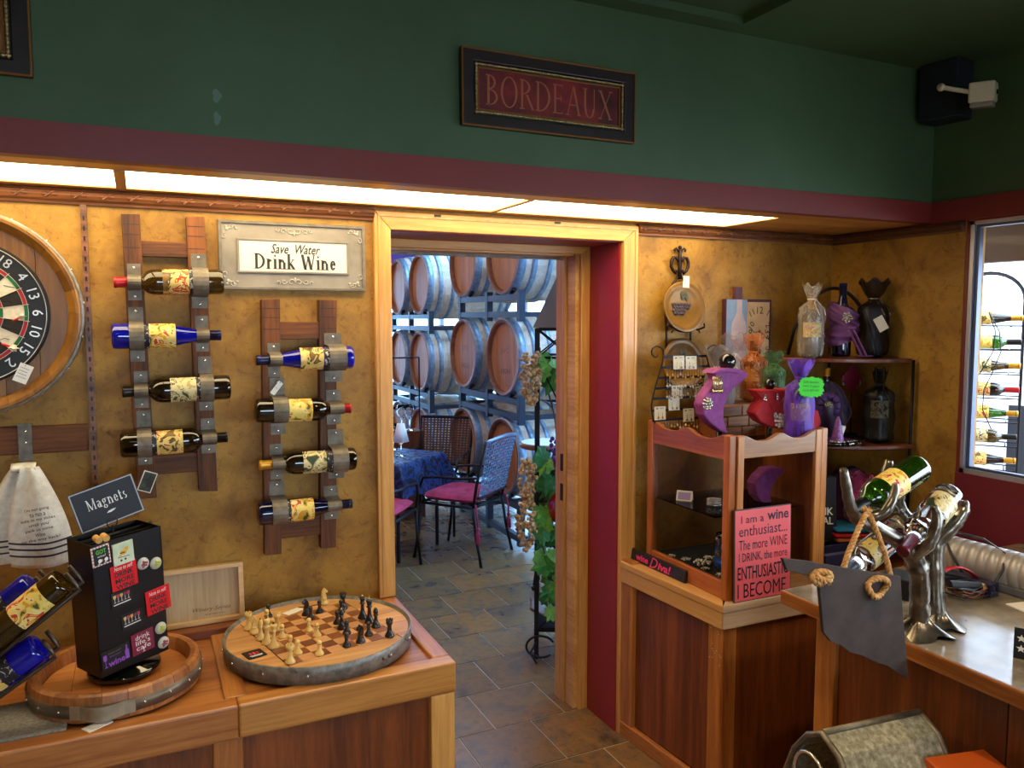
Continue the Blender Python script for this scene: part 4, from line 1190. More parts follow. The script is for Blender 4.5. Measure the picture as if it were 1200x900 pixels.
# ================================================================== HIGH ON THE BULKHEAD
def framed(label, name, cx, cz, w, h, roll, panel, txt=None):
    t = thing(name, label, 'sign' if txt else 'picture', (cx,2.1145,cz), (0,roll,0))
    MB().ring(rect(w,h), rect(w-.040,h-.036), .018, TR(0,-.018,0)).build('outer_frame', mottled('frame_dark', [(.3,'#160f12'),(.7,'#2c2022')], 12, .35, 0, .1), t, .004)
    gb = plain('gilt_edge','#8a5a26',.35,.6)
    MB().ring(rect(w,h), rect(w-.005,h-.005), .004, TR(0,-.0215,0)).build('gilt_edge', gb, t, .001)
    b = MB()
    iw, ih = w-.046, h-.042
    for (ax, L, o_) in (('x',iw,ih),('x',iw,-ih),('z',ih,iw),('z',ih,-iw)):
        nn = int(2*L/.0095)
        for q in range(nn+1):
            u = -L+2*L*q/nn
            b.sphere((u if ax == 'x' else o_, -.016, o_ if ax == 'x' else u), .0052, 6, 4, (1.25,.6,.7) if ax == 'x' else (.7,.6,1.25), None)
    o = b.build('gilt_rope', mottled('gilt', [(.3,'#7a6238'),(.6,'#c0a878'),(.8,'#e0d4b0')], 60, .35, .6), t); o['kind'] = 'stuff'
    MB().ring(rect(iw-.005,ih-.005), rect(iw-.010,ih-.010), .008, TR(0,-.013,0)).build('inner_gilt', gb, t, .001)
    MB().prism(rect(iw-.009,ih-.009), .003, TR(0,-.008,0)).build('panel', panel, t)
    return t
t = framed('long framed sign reading Bordeaux on the green bulkhead', 'framed_sign', 1.131, 2.339, .291, .108, R(0), mottled('wine_red_panel', [(.32,'#3a1016'),(.5,'#6a1a20'),(.65,'#8a2224'),(.8,'#4a1420')], 9, .4), 'B')
serif('BORDEAUX', 'lettering', plain('copper_ink','#a8623e',.4), t, TR(0,-.0085,0), .425, .088, thick=.10, thin=.035)
framed('corner of a large dark framed picture at top left of the bulkhead', 'framed_picture', -.495, 2.42, .300, .193, 0, mottled('old_print', [(.3,'#6a3f1c'),(.7,'#a8702f')], 6, .5))
b = MB()
for (x, z, rx, rz) in ((.195,2.238,.010,.016),(.194,2.183,.008,.016)):
    P_ = [(x+rx*(1+.25*math.sin(5*a+z*9))*math.cos(a), z+rz*(1+.2*math.sin(3*a+x*7))*math.sin(a)) for a in [2*PI*q/18 for q in range(18)]]
    b.prism(P_, .0005, TR(0,2.1146,0))
o = b.build('filler_patch', paint('filler','#5c7a68',.2), t1)

# corner speaker and camera
t = thing('wall_speaker', 'dark box speaker mounted high in the corner above the window', 'speaker', (2.765,2.03,2.53), (0,0,R(8)))
spk = plain('navy_cabinet','#14202c',.55)
MB().box(-.058,-.075,-.105,.058,.068,.105).build('cabinet', spk, t, .006)
MB().box(-.050,-.0775,-.098,.050,-.074,.098).build('grille', mottled('grille_cloth', [(.3,'#0f1820'),(.7,'#1b2934')], 160, .8), t)
MB().box(-.012,-.0795,-.078,.022,-.077,-.070).build('badge', M_['silver'], t)
t = thing('security_camera', 'white box security camera on a short bracket beside the corner speaker', 'camera', (2.722,1.838,2.478), (R(2),R(-8),R(28)))
cmw = plain('camera_white','#cfc8ae',.45)
MB().box(-.055,-.03,-.034,.055,.05,.034).build('housing', cmw, t, .006)
MB().box(-.040,-.026,-.050,.050,.045,-.034).build('lower_cover', plain('cover_grey','#8d8a80',.5), t, .004)
MB().lathe([(0,.0335),(.007,.033),(.010,.030)], 14, TR(.012,0,0) @ RXM).build('lens', M_['blackgloss'], t)
b = MB(); b.cyl((-.03,.03,0),(-.06,.135,.03),.008,.008,10); b.sphere((-.06,.135,.03),.014,10,6)
b.build('bracket', cmw, t)

# ================================================================== CORNER BASE CABINET
def edge_frame(A, B):
    A, B = Vector((A[0],A[1],0)), Vector((B[0],B[1],0))
    u = (B-A).normalized(); n = Vector((-u.y, u.x, 0)); L = (B-A).length
    return Matrix(((u.x,n.x,0,A.x),(u.y,n.y,0,A.y),(0,0,1,0),(0,0,0,1))), L
PA, PB, PC = (1.700,2.576), (1.738,2.008), (2.834,1.975)
ML, LL = edge_frame(PA, PB); MF, LF = edge_frame(PB, PC)
cab = thing('corner_cabinet', 'dark oak corner base cabinet with a pale wooden ledge under the glass case', 'cabinet', (0,0,0))
def lb(name, M, q, mat, bev=0): return MB().box(*q, M).build(name, mat, cab, bev)
zt, zb = .722, .636
ledx = wood('ledge_pine','#c08c4c','#e0b678','y',6,.38,.25); ledf = wood('ledge_pine_daylit','#b08c66','#cdaa82','x',6,.4,.2)  # same pine; the front copy is greyed for the blue daylight on it
def mitre(M, L, s0, s1, mat):
    for (d0, d1, z0, z1) in ((0,.060,zt-.026,zt),(.004,.034,zb,zt-.027)):
        vs = []
        for d in (d0, d1):
            vs += [(s0*d, d, z0), (L+s1*d, d, z0), (L+s1*d, d, z1), (s0*d, d, z1)]
        MB().add(vs, [(0,1,2,3),(7,6,5,4),(0,4,5,1),(3,2,6,7),(1,5,6,2),(0,3,7,4)], M).build('ledge_board', mat, cab, .004)
mitre(ML, LL, 0, -1, ledx); mitre(MF, LF, 1, 0, ledf)
MB().prism([(1.755,2.6),(1.79,2.06),(2.834,2.03),(2.834,2.6)], .02, TR(0,0,.700) @ RX(PI/2) @ Matrix.Diagonal((1,1,1,1))).build('top_board', M_['oakdx'], cab) if False else MB().add([(1.752,2.597,.70),(1.795,2.06,.70),(2.834,2.03,.70),(2.832,2.597,.70),(1.752,2.597,.7195),(1.795,2.06,.7195),(2.834,2.03,.7195),(2.832,2.597,.7195)], [(0,3,2,1),(4,5,6,7),(0,1,5,4),(1,2,6,5),(2,3,7,6),(3,0,4,7)]).build('top_board', M_['oakdx'], cab)
lb('side_post', ML, (-.004,.010,.0,.070,.045,.730), M_['oakz'], .003)
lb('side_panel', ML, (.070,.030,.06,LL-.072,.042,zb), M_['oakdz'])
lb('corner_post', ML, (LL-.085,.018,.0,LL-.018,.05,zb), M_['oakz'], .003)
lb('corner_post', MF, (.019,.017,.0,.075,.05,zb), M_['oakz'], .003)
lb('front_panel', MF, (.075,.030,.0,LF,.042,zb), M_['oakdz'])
lb('base_board', ML, (0,.006,0,LL-.012,.03,.058), M_['oaky'], .004)
b = MB()
for k in range(14): b.sphere((0,0,0), .0015, 5, 3, (1,1,1), ML @ TR(LL-.08+random.uniform(0,.06), .0175, random.uniform(.5,.63)))
b.build('paint_specks', M_['cream'], cab)['kind'] = 'stuff'

# ================================================================== GLASS DISPLAY CASE
X0, X1, Y0, Y1, Z0, Z1 = 1.775, 2.228, 2.036, 2.505, .7225, 1.291
cs = thing('display_case', 'cherry wood and glass display case with scalloped top rails', 'display case', (0,0,0))
p_ = .030
for (x, y, nm) in ((X0,Y0,'c'),(X1-p_,Y0,'x'),(X0,Y1-p_,'c'),(X1-p_,Y1-p_,'x')):
    b = MB().box(x,y,Z0,x+p_,y+p_,Z1+.003)
    b.build('post', M_['cherryz'] if nm == 'c' else M_['oakz'], cs, .004)
MB().box(X0+.0325,Y0-.006,Z0,X0+.062,Y0+.012,Z1).build('front_stile', M_['oakz'], cs, .004)
MB().box(X1-.062,Y0-.004,Z0,X1-.0325,Y0+.012,Z1).build('front_stile', M_['oakz'], cs, .004)
def scallop(L, z0, z1, amp=.013, n=40):
    top = [(L*q/n, z1-amp+amp*(math.cos(4*PI*q/n)*.85+.15*math.cos(8*PI*q/n))) for q in range(n+1)]
    return [(0,z0)]+[(L,z0)]+top[::-1]
MLs = TR(X0+.004,Y1-p_,0) @ rotz(-PI/2)
MB().prism(scallop(Y1-Y0-2*p_, 1.207, 1.292), .018, MLs).build('scalloped_rail', M_['cherryy'], cs, .002)
MB().prism(scallop(X1-X0-.124, 1.212, 1.290), .018, TR(X0+.062,Y0-.002,0)).build('scalloped_rail', M_['cherryx'], cs, .002)
MB().box(X0+.004,Y0+p_,Z0,X0+.022,Y1-p_,.785).build('bottom_rail', M_['cherryy'], cs, .003)
MB().box(X0+.062,Y0-.002,Z0,X1-.062,Y0+.014,.790).build('bottom_rail', M_['cherryx'], cs, .003)
MB().box(X1-.016,Y0+p_,Z0,X1-.004,Y1-p_,1.28).build('side_panel', M_['oakdz'], cs)
MB().box(X0+p_,Y1-.02,1.207,X1-p_,Y1-.006,1.285).build('back_rail', M_['cherryx'], cs)
MB().box(X0+.022,Y0+.014,1.214,X1-.016,Y1-.02,1.228).build('glass_top', M_['casepane'], cs)
MB().box(X0+.022,Y0+.014,Z0,X1-.016,Y1-.02,.772).build('floor_board', plain('black_velvet','#121016',.9), cs)
MB().box(X0+.011,Y0+p_,.785,X0+.014,Y1-p_,1.208).build('glass_pane', M_['casepane'], cs)
MB().box(X0+.062,Y0+.005,.79,X1-.062,Y0+.008,1.213).build('glass_pane', M_['casepane'], cs)
MB().box(X0+p_,Y1-.012,.772,X1-p_,Y1-.009,1.207).build('glass_pane', M_['casepane'], cs)
MB().box(X0+.020,Y0+.09,.990,X1-.020,Y1-.025,.995).build('glass_shelf', pane('shelf_glass',(.80,.84,.84,1),.25), cs)
# things in the case
t = thing('tent_card', 'small folded tent card with a lilac print on the glass shelf', 'card', (1.858,2.375,.9955), (0,0,R(-50)))
MB().add([(-.030,-.016,0),(.030,-.016,0),(.030,.0,.036),(-.030,0,.036),(-.030,.016,0),(.030,.016,0)], [(0,1,2,3),(3,2,5,4)]).build('folded_card', M_['cream'], t, solid=.001)
MB().add([(-.024,-.0150,.004),(.024,-.0150,.004),(.024,-.0030,.031),(-.024,-.0030,.031)], [(0,1,2,3)]).build('lilac_print', plain('lilac','#9a86b4',.6), t)
t = MB()
for k in range(26):
    a = 2*PI*k/26
    for dz in (.004,.012,.020): t.sphere((.024*math.cos(a+dz*9), .024*math.sin(a+dz*9), dz), .0042, 6, 4)
tag(t.build('crystal_bracelet', M_['silver'], None, loc=(1.905,2.262,.9956)), 'stretch bracelet of clear crystal beads on the glass shelf', 'bracelet')
t = thing('bracelet_stand', 'small black ball-topped necklace stand in the case near the crystal bracelet', 'stand', (1.955,2.235,.9955))
MB().lathe([(0,0),(.022,0),(.022,.004),(.006,.008),(.005,.030)], 16).build('foot', M_['black'], t)
MB().sphere((0,0,.048), .020, 18, 10).build('ball', M_['blackgloss'], t)
t = thing('jewelry_bowl', 'clear glass bowl with blue glass and beads inside the case', 'bowl', (1.885,2.165,.7725))
MB().lathe([(.001,.002),(.030,.002),(.046,.03),(.052,.07),(.044,.11),(.036,.125),(.040,.140)], 28).build('glass_wall', glass('bowl_glass',(.8,.9,1,1),.03), t, solid=.002)
MB().lathe([(.001,.006),(.028,.006),(.043,.03),(.046,.05),(.001,.052)], 24).build('blue_filling', plain('blue_glass_pebbles','#1c6adf',.15,coat=.5), t)
b = MB()
for k in range(70):
    a, r_ = random.uniform(0,6.28), random.uniform(0,.036); b.sphere((r_*math.cos(a), r_*math.sin(a), random.uniform(.056,.135)), random.uniform(.004,.008), 6, 4)
b.build('beads', mottled('mixed_beads', [(.3,'#3a3230'),(.5,'#b08a4a'),(.62,'#e4dcd0'),(.75,'#a8464e')], 60, .3, .4), t)['kind'] = 'stuff'
gb = mottled('brooch_mix', [(.3,'#8a8478'),(.5,'#d9d4c8'),(.7,'#b8962f')], 50, .25, .7)
for k, (x, y, s, lb) in enumerate(((1.82,2.40,.9,'silver brooch by the left glass, farthest back on the case floor'),(1.84,2.34,1.1,'pale ring of beads on the black case floor'),(1.86,2.27,2.0,'large olive and gold beaded brooch on the case floor'),(1.835,2.22,1.0,'silver brooch nearest the left glass on the case floor'),(1.835,2.135,1.2,'silver brooch in the front left corner of the case floor'),(1.93,2.32,1.1,'pale brooch behind the gold one on the case floor'),(1.99,2.26,1.0,'silver brooch in the middle of the case floor'),(1.855,2.10,.8,'small silver charm right at the corner post in the case'))):
    b = MB()
    for q in range(14):
        a = q*2.4; r_ = .0045*s*math.sqrt(q)
        b.sphere((r_*math.cos(a), r_*math.sin(a), .004*s+.003*s*(1-q/14)), .0042*s, 6, 4, (1,1,.8))
    tag(b.build('brooch', gb, None, loc=(x,y,.7725)), lb, 'brooch', 'jewellery on the case floor')

# ---- jewellery stands cut as crescents
def crescent(label, poly, y, mat, th=.05, base=True, rz=0, bz=None):
    cx = sum(p[0] for p in poly)/len(poly); zb_ = bz if bz is not None else min(p[1] for p in poly)
    t = thing('crescent_stand', label, 'jewelry stand', (cx,y,zb_), (0,0,rz), 'crescent jewelry busts')
    pl = [(a-cx, c-zb_) for a, c in poly]
    MB().prism(pl, th, TR(0,-th/2,0)).build('bust', mat, t, .006, 3)
    return t, cx, zb_
velp = mottled('violet_velvet', [(.3,'#7a2f72'),(.7,'#9c4792')], 40, .75)
velr = mottled('red_velvet', [(.3,'#a8141f'),(.7,'#c92530')], 40, .75)
PU = [(1.864,1.494),(1.887,1.503),(1.95,1.490),(2.007,1.497),(2.024,1.477),(2.0,1.459),(1.96,1.435),(1.929,1.405),(1.914,1.367),(1.911,1.33),(1.92,1.298),(1.935,1.262),(1.893,1.280),(1.853,1.308),(1.821,1.341),(1.809,1.379),(1.823,1.409),(1.85,1.439),(1.872,1.466)]
# the case top is at 1.2285
def stand_foot(t, dz, x=0.0):
    MB().lathe([(0,0),(.040,0),(.040,.006),(.012,.010),(.010,dz+.02)], 20, TR(x,0,-dz)).build('foot', M_['blackgloss'], t)
t, cx, zz = crescent('tall violet crescent jewelry bust on top of the glass case', PU, 2.25, velp)
stand_foot(t, zz-1.2285, .005)
MB().prism([(-.055,.228),(-.03,.242),(.02,.246),(.075,.238),(.060,.224),(.0,.232)], .075, TR(0,-.035,0)).build('shoulder_flap', velp, t, .004)
MB().cyl((.035,0,.225),(.035,0,.25),.006,.006,8).build('peg', M_['black'], t)
MB().sphere((.035,0,.266), .0315, 24, 14).build('ball', M_['blackgloss'], t)
RE = [(2.013,1.428),(2.037,1.423),(2.115,1.417),(2.187,1.424),(2.196,1.411),(2.171,1.386),(2.156,1.355),(2.157,1.322),(2.175,1.292),(2.201,1.271),(2.15,1.275),(2.091,1.288),(2.041,1.31),(2.011,1.343),(2.027,1.367),(2.046,1.392),(2.029,1.408)]
t, cx, zz = crescent('red hourglass jewelry bust with a pendant on top of the case', RE, 2.2, velr)
t['label'] = 'red crescent jewelry bust wearing a pendant on top of the case'
stand_foot(t, zz-1.2285, .0)
MB().prism([(-.085,.156),(.085,.153),(.09,.146),(.0,.142),(-.08,.148)], .07, TR(0,-.034,0)).build('shoulder_flap', velr, t, .003)
MB().sphere((-.005,0,.173), .0215, 22, 12).build('ball', M_['blackgloss'], t)
def pendant(t, pts, y, drop, name='pendant'):
    b = MB(); b.tube([(x,y,z) for x, z in pts], .0010, 5); b.build('chain', M_['silver'], t)
    b = MB()
    for q in range(7): b.sphere((drop[0]+.006*math.cos(q*.9), y-.003, drop[1]+.006*math.sin(q*.9)), .0042, 6, 4)
    b.sphere((drop[0],y-.003,drop[1]-.014), .004, 6, 4, (1,.7,1.8))
    return b.build(name, gb, t)
n_ = thing('necklace', 'fine silver chain necklace with leaf pendant on the red bust', 'necklace', (2.100,2.2,1.271))
pendant(n_, [(-.06,.146),(-.03,.110),(.002,.072),(.035,.112),(.062,.146)], -.0285, (.002,.062))
def blossom(label, M, s, mat, n=9):
    t = MB()
    for ring, (r_, m) in enumerate(((.012*s,6),(.020*s,n))):
        for q in range(m):
            a = 2*PI*q/m+ring*.3; t.sphere((r_*math.cos(a),-.004*s*(2-ring),r_*math.sin(a)), .006*s, 6, 4, (1.2,.6,.8))
    t.sphere((0,-.009*s,0), .006*s, 8, 5)
    o = t.build('brooch', mat, None, loc=M.translation, rot=M.to_euler()); tag(o, label, 'brooch', 'brooches pinned on the busts')
blossom('white flower brooch pinned low on the red bust', TR(2.128,2.172,1.310), 1.15, plain('pearl_white','#e8ddd4',.3))
blossom('silver and gold flower brooch on the left edge of the violet bust', TR(1.830,2.222,1.382), .95, gb)
for k, x in enumerate((2.050,2.108)):
    b = MB(); b.sphere((0,0,0), .006, 8, 5); b.sphere((0,0,-.009), .0075, 8, 5); b.sphere((0,0,.009), .004, 6, 4)
    tag(b.build('stud_earring', M_['silver'], None, loc=(x,2.1665,1.401)), ['silver drop earring at the left of the red bust collar','silver drop earring at the right of the red bust collar'][k], 'earring')
b = MB()
for q in range(7):
    b.tube([(-.018+.006*q,0,.05),(-.017+.006*q,-.003,.025),(-.02+.0065*q,-.004,0)], .0022, 6)
    b.sphere((-.02+.0065*q,-.004,-.003), .0055, 6, 4, (.8,.7,1.4))
tag(b.build('dangle_earrings', mottled('gold_dangles', [(.3,'#b08a34'),(.7,'#f0e2b0')], 60, .25, .8), None, loc=(1.868,2.215,1.430)), 'cluster of gold dangle earrings hung on the violet bust', 'earrings')
IN = [(2.040,1.075),(2.06,1.10),(2.10,1.128),(2.16,1.128),(2.192,1.112),(2.150,1.085),(2.125,1.055),(2.118,1.02),(2.128,.997),(2.08,1.0),(2.05,1.03)]
t, cx, zz = crescent('violet crescent bust on the shelf inside the glass case', IN, 2.22, velp, bz=.9955)

# ---- lyre shaped earring rack
er = thing('earring_rack', 'black wire lyre-shaped earring rack at the case top', 'jewelry rack', (0,2.465,1.685*(1-1.027)))
er.scale = (1.027,1.027,1.027)
def ez(p): return (p[0]*1.027, p[1]+.065, 1.685+(p[2]-1.685)*1.027)
Lp = [(1.742,1.549),(1.731,1.543),(1.715,1.556),(1.718,1.575),(1.737,1.584),(1.761,1.574),(1.769,1.545),(1.758,1.507),(1.744,1.466),(1.729,1.419),(1.718,1.374),(1.719,1.336),(1.731,1.300),(1.765,1.244)]
ax = 1.870
for s_ in (1,-1):
    b = MB()
    pts = [Vector((ax+(x-ax)*s_*(1.0),0,z)) for x, z in Lp]
    sm = []
    for i in range(len(pts)-1):
        p0, p1, p2, p3 = pts[max(i-1,0)], pts[i], pts[i+1], pts[min(i+2,len(pts)-1)]
        for q in range(5):
            u = q/5; sm.append(.5*((2*p1)+(p2-p0)*u+(2*p0-5*p1+4*p2-p3)*u*u+(3*p1-p0-3*p2+p3)*u**3))
    sm.append(pts[-1]); b.tube(sm, .0028, 7); b.build('side_scroll', M_['iron'], er)
bars = (1.543,1.504,1.465,1.426,1.388,1.343,1.305)
for z in bars:
    hw = .100+.048*min(1,(1.56-z)/.18)
    b = MB(); b.box(ax-hw,-.002,z-.0045,ax+hw,.002,z+.0045)
    for q in range(15): b.cbox((ax-hw+2*hw*(q+.5)/15,-.0024,z+.0015),(.004,.0012,.003))
    b.build('bar', M_['iron'], er)
MB().box(ax-.11,-.03,1.2409,ax+.11,.03,1.248).build('foot_plate', M_['iron'], er)
ecards = ((1.835,1.521,'top row, left'),(1.893,1.519,'top row, right'),(1.829,1.409,'fourth row, left'),(1.940,1.401,'fourth row, right'),(1.816,1.366,'fifth row, middle'),(1.752,1.333,'bottom row, left'),(1.885,1.319,'bottom row, right of the violet bust edge'))
for k, (x, z, w_) in enumerate(ecards):
    t = thing('earring_card', 'cream card of earrings on the lyre rack, '+w_, 'earring card', ez((x,2.394,z)), (R(-3),0,0), 'earring cards on the wire rack')
    t['label'] = 'cream earring card on the lyre rack, ' + w_.replace(' of the violet bust edge',' end')
    MB().prism(rect(.026,.026), .0012).build('card', M_['cream'], t)
    b = MB(); b.cbox((-.014,-.0004,.018),(.008,.0006,.004)); b.cbox((.008,-.0004,.019),(.016,.0006,.0015)); b.build('print', M_['ink'], t)
    b = MB()
    for s_ in (-.010,.010):
        b.tube([(s_,-.002,.004),(s_,-.003,-.014)], .0009, 5); b.sphere((s_,-.003,-.017), .0045, 7, 5, (.9,.7,1.3))
    b.build('earring', [gb, M_['silver'], M_['gold']][k % 3], t)
random.seed(21)
for k, z in enumerate((1.492,1.455,1.416,1.300)):
    b = MB()
    for q in range(16):
        x = ax-.09+.18*q/15 if k < 3 else ax-.12+.2*q/15
        l = random.uniform(.012,.028)
        b.cyl((x,0,0),(x,-.002,-l),.0009,.0009,4,False); b.sphere((x,-.002,-l-.004), random.uniform(.003,.0065), 6, 4, (1,.7,1.3))
    o = b.build('hanging_earrings', [mottled('amber_drops', [(.3,'#6a4a2a'),(.5,'#d29a2a'),(.7,'#c8c0b8')], 50, .3, .3), gb, mottled('mixed_drops', [(.35,'#3a2f3a'),(.5,'#c8bdb0'),(.65,'#b07a3a')], 50, .3, .3)][k % 3], None, loc=(0,2.457,1.685+(z-1.685)*1.027))
    o.scale = (1.027,1,1)
    tag(o, ['row of amber and silver drop earrings under the top cards','row of gold and silver earrings on the third bar of the lyre rack','row of dark and pale earrings above the middle cards','row of small earrings along the lowest bar of the lyre rack'][k], 'earrings', 'loose earrings on the wire rack')

# ---- wall plate rack with two plates
wp = thing('wall_plate_rack', 'bronze scrolled iron plate rack on the gold wall', 'plate rack', (1.977,2.585,0))
br = M_['bronze']
b = MB()
for s_ in (1,-1):
    b.tube([(s_*x,0,z) for x, z in ((.004,1.915),(.020,1.932),(.034,1.930),(.042,1.915),(.042,1.895),(.032,1.878),(.018,1.868),(.012,1.874),(.018,1.880))], [.006,.0065,.007,.007,.007,.0065,.006,.006,.005], 8)
    b.tube([(s_*x,0,z) for x, z in ((.002,1.952),(.010,1.962),(.020,1.968),(.028,1.962),(.024,1.957))], .0048, 7)
    b.tube([(s_*x,0,z) for x, z in ((.010,1.855),(.035,1.82),(.062,1.78),(.066,1.70),(.060,1.62),(.060,1.45),(.055,1.40))], .005, 8)
b.build('scrollwork', br, wp)
b = MB(); b.tube([(0,0,1.97),(0,0,1.93),(0,0,1.90),(0,0,1.845)], [.006,.008,.008,.009], 8); b.sphere((0,0,1.972),.008,8,6); b.build('stem', br, wp)
for zc in (1.640,1.415):
    b = MB()
    b.tube([(.085*math.cos(a),-.035-.02*math.sin(a*1)*0,zc+.012+.018*math.cos(2*a)) for a in [PI+PI*q/12 for q in range(13)]], .004, 7)
    for s_ in (1,-1): b.tube([(s_*.06,0,zc+.03),(s_*.075,-.025,zc),(s_*.095,-.045,zc+.012),(s_*.088,-.05,zc+.026)], .004, 7)
    b.build('plate_cradle', br, wp)
for s_ in range(5):
    MB().tube([(-.07+.035*s_,-.045,1.63),(-.06+.03*s_,-.05,1.645)], .003, 6).build('leaf_spray', br, wp) if s_ in (0,4) else None
platem = mottled('bronze_plate', [(.3,'#5c3f14'),(.55,'#80591f'),(.75,'#9c7634')], 6, .35, .1)
def plate(label, z):
    t = thing('grape_plate', label, 'plate', (1.977,2.555,z), (R(-9),0,0), 'plates in the iron wall rack')
    MB().lathe([(0,-.016),(.062,-.016),(.080,-.008),(.100,.004),(.103,.006),(.100,.009),(.078,-.002),(.060,-.009),(0,-.009)], 48, RX(PI/2)).build('dish', platem, t)
    b = MB()
    for x, zz_ in [(-.045+.013*i+.006*(j%2), .012-.012*j) for j in range(4) for i in range(7-j)]:
        b.sphere((x, .006, zz_), .0078, 8, 5, (1,.45,1))
    b.build('grape_relief', plain('grape_relief','#4a3a44',.4,.2), t)
    b = MB()
    for a in (-50,-20,15,45,75): b.sphere((.012*math.sin(R(a))+.012,.007,.04+.014*math.cos(R(a))), .016, 8, 5, (.5,.25,1.2), None)
    b.build('leaf_relief', plain('leaf_relief','#5a5a48',.4,.2), t)
plate('bronze grape plate in the wall rack, upper one', 1.732)
plate('bronze grape plate in the wall rack, lower one behind the earring cards', 1.505)
o = price_tag('white oval tag hanging on the plate rack stem', (1.970,2.532,1.832), .030, .046, R(2), 0, 0, 0)

# ---- clock picture
ck = thing('clock_picture', 'picture clock with a pale bottle on blue and a clock face', 'clock', (2.335,2.572,1.62))
MB().prism([(-.126,-.15),(.121,-.15),(.121,.148),(-.126,.148)], .026).build('canvas', plain('plum_edge','#4a2436',.6), ck, .002)
MB().prism([(-.124,-.148),(-.014,-.148),(-.014,.146),(-.124,.146)], .002, TR(0,-.001,0)).build('blue_panel', mottled('blue_canvas', [(.3,'#6f8ab0'),(.7,'#93a8c6')], 12, .7), ck)
MB().prism([(-.014,-.148),(.109,-.148),(.109,.136),(-.014,.136)], .002, TR(0,-.001,0)).build('clock_face', mottled('parchment', [(.3,'#b9946c'),(.7,'#d8b890')], 10, .7), ck)
MB().prism([(-.073,.146),(-.040,.146),(-.040,.199),(-.073,.199)], .024, TR(0,.001,0)).build('bottle_neck', plain('plum_neck','#5a3448',.5), ck, .002)
MB().prism([(-.070,.146),(-.044,.146),(-.044,.10),(-.036,.075),(-.022,.05),(-.018,.02),(-.018,-.148),(-.100,-.148),(-.100,.02),(-.095,.05),(-.080,.075),(-.070,.10)], .0012, TR(0,-.0022,0)).build('bottle_print', mottled('faded_bottle', [(.3,'#b49aa0'),(.7,'#d6c4c0')], 9, .7), ck)
MB().prism([(-.100,-.02),(-.018,-.02),(-.018,-.07),(-.100,-.07)], .0006, TR(0,-.0030,0)).build('label_print', plain('label_rose','#b08c96',.7), ck)
cc = (.056,.012)
for k, h in enumerate((12,1,2,3,4,5,6,7,8,9,10,11)):
    a = PI/2-2*PI*k/12
    rx, rz_ = .046, .092
    sc_ = 1/max(abs(math.cos(a))/rx, abs(math.sin(a))/rz_)
    text(str(h), 'numeral', M_['ink'], ck, TR(cc[0]+sc_*.98*math.cos(a), -.0014, cc[1]+sc_*.98*math.sin(a)) @ RY(-(a-PI/2)), None, .030 if k in (0,3,6,9) else .026)
b = MB(); b.cyl((cc[0],-.004,cc[1]),(cc[0]+.030,-.004,cc[1]-.020),.0016,.001,6); b.cyl((cc[0],-.004,cc[1]),(cc[0]-.038,-.004,cc[1]-.006),.0016,.001,6)
b.build('hands', M_['ink'], ck)
MB().sphere((cc[0],-.003,cc[1]), .007, 10, 6, (1,.4,1)).build('hand_boss', plain('copper','#a85a30',.4,.6), ck)

# ---- crate, gift bags
cr = thing('slatted_crate', 'low brown wooden crate behind the jewelry busts', 'crate', (0,0,0))
brick = wood('crate_block','#5a3018','#96602e','x',9,.6,0)
for row, z in enumerate((1.2287,1.2707,1.3127)):
    x = 1.985+(.0 if row % 2 else .035)-.035
    ws = (.075,.105,.085,.06) if row % 2 else (.11,.07,.10,.045)
    for w_ in ws:
        MB().box(x+.0015,2.335,z,x+w_-.0015,2.352,z+.040).build('block', brick, cr, .003); x += w_
MB().box(1.985,2.3525,1.2287,2.31,2.49,1.354).build('body', M_['oakdx'], cr)
def bag(label, base, h, r, mat, tie, neck=.74, flare=.62, seed=0, puff=1.0, group='organza gift bags', rz=0, name='gift_bag'):
    rnd = random.Random(seed); ph = [rnd.uniform(0,6.28) for _ in range(5)]
    t = thing(name, label, 'gift bag', base, (0,0,rz), group)
    def f(u, v):
        a = 2*PI*u
        fold = .5+.5*math.sin(7*a+ph[0])*math.sin(3*a+ph[1])
        if v < .04: rr = r*(.55+.45*v/.04)
        elif v < neck-.13: rr = r*(1+.04*math.sin(5*v*puff*4+ph[2])*puff)*(1+.03*puff*math.sin(5*a+ph[3]+4*v))
        elif v < neck:
            s = (v-neck+.13)/.13; s = s*s*(3-2*s); rr = r*(1-s)+r*.31*s; rr *= 1-.16*s*fold
        else:
            s = (v-neck)/(1-neck); rr = r*(.31+(flare-.31)*s**.75)*(1-.16*fold*(.5+.5*s))
        z = h*v + (h*.03*math.sin(6*a+ph[4]) if v > .97 else 0)
        return (rr*math.cos(a), rr*math.sin(a)*.92, z)
    MB().grid(f, 48, 34).build('fabric', mat, t)
    b = MB()
    b.tube([(r*.32*math.cos(2*PI*q/20), r*.30*math.sin(2*PI*q/20), h*neck) for q in range(20)], .0035, 6, True)
    for s_ in (-1,1): b.tube([(0,-r*.36,h*neck),(s_*.012,-r*.45,h*(neck-.05)),(s_*.02,-r*.85,h*(neck-.14)),(s_*.016,-r*1.05,h*(neck-.22))], .0018, 5)
    b.build('drawstring', tie, t)
    return t
def inbag(label, base, kind='claret', gl='gdark', lab='label1', cap='capblack', L=.3, front=(-.6,-1,0)):
    return bottle(label, kind, gl, cap, lab, (base[0],base[1],base[2]+.003), (base[0],base[1],base[2]+L), front, 'bottles inside gift bags', back=False)
silk = plain('ribbon_white','#d8d0c4',.5); silkb = plain('ribbon_black','#1a1820',.5)
bag('grey silver organza bag behind the violet bust', (2.055,2.425,1.2287), .345, .062, sheer('organza_grey','#7f7472',.72), silk, .78, 1.15, 1, 1.0) 
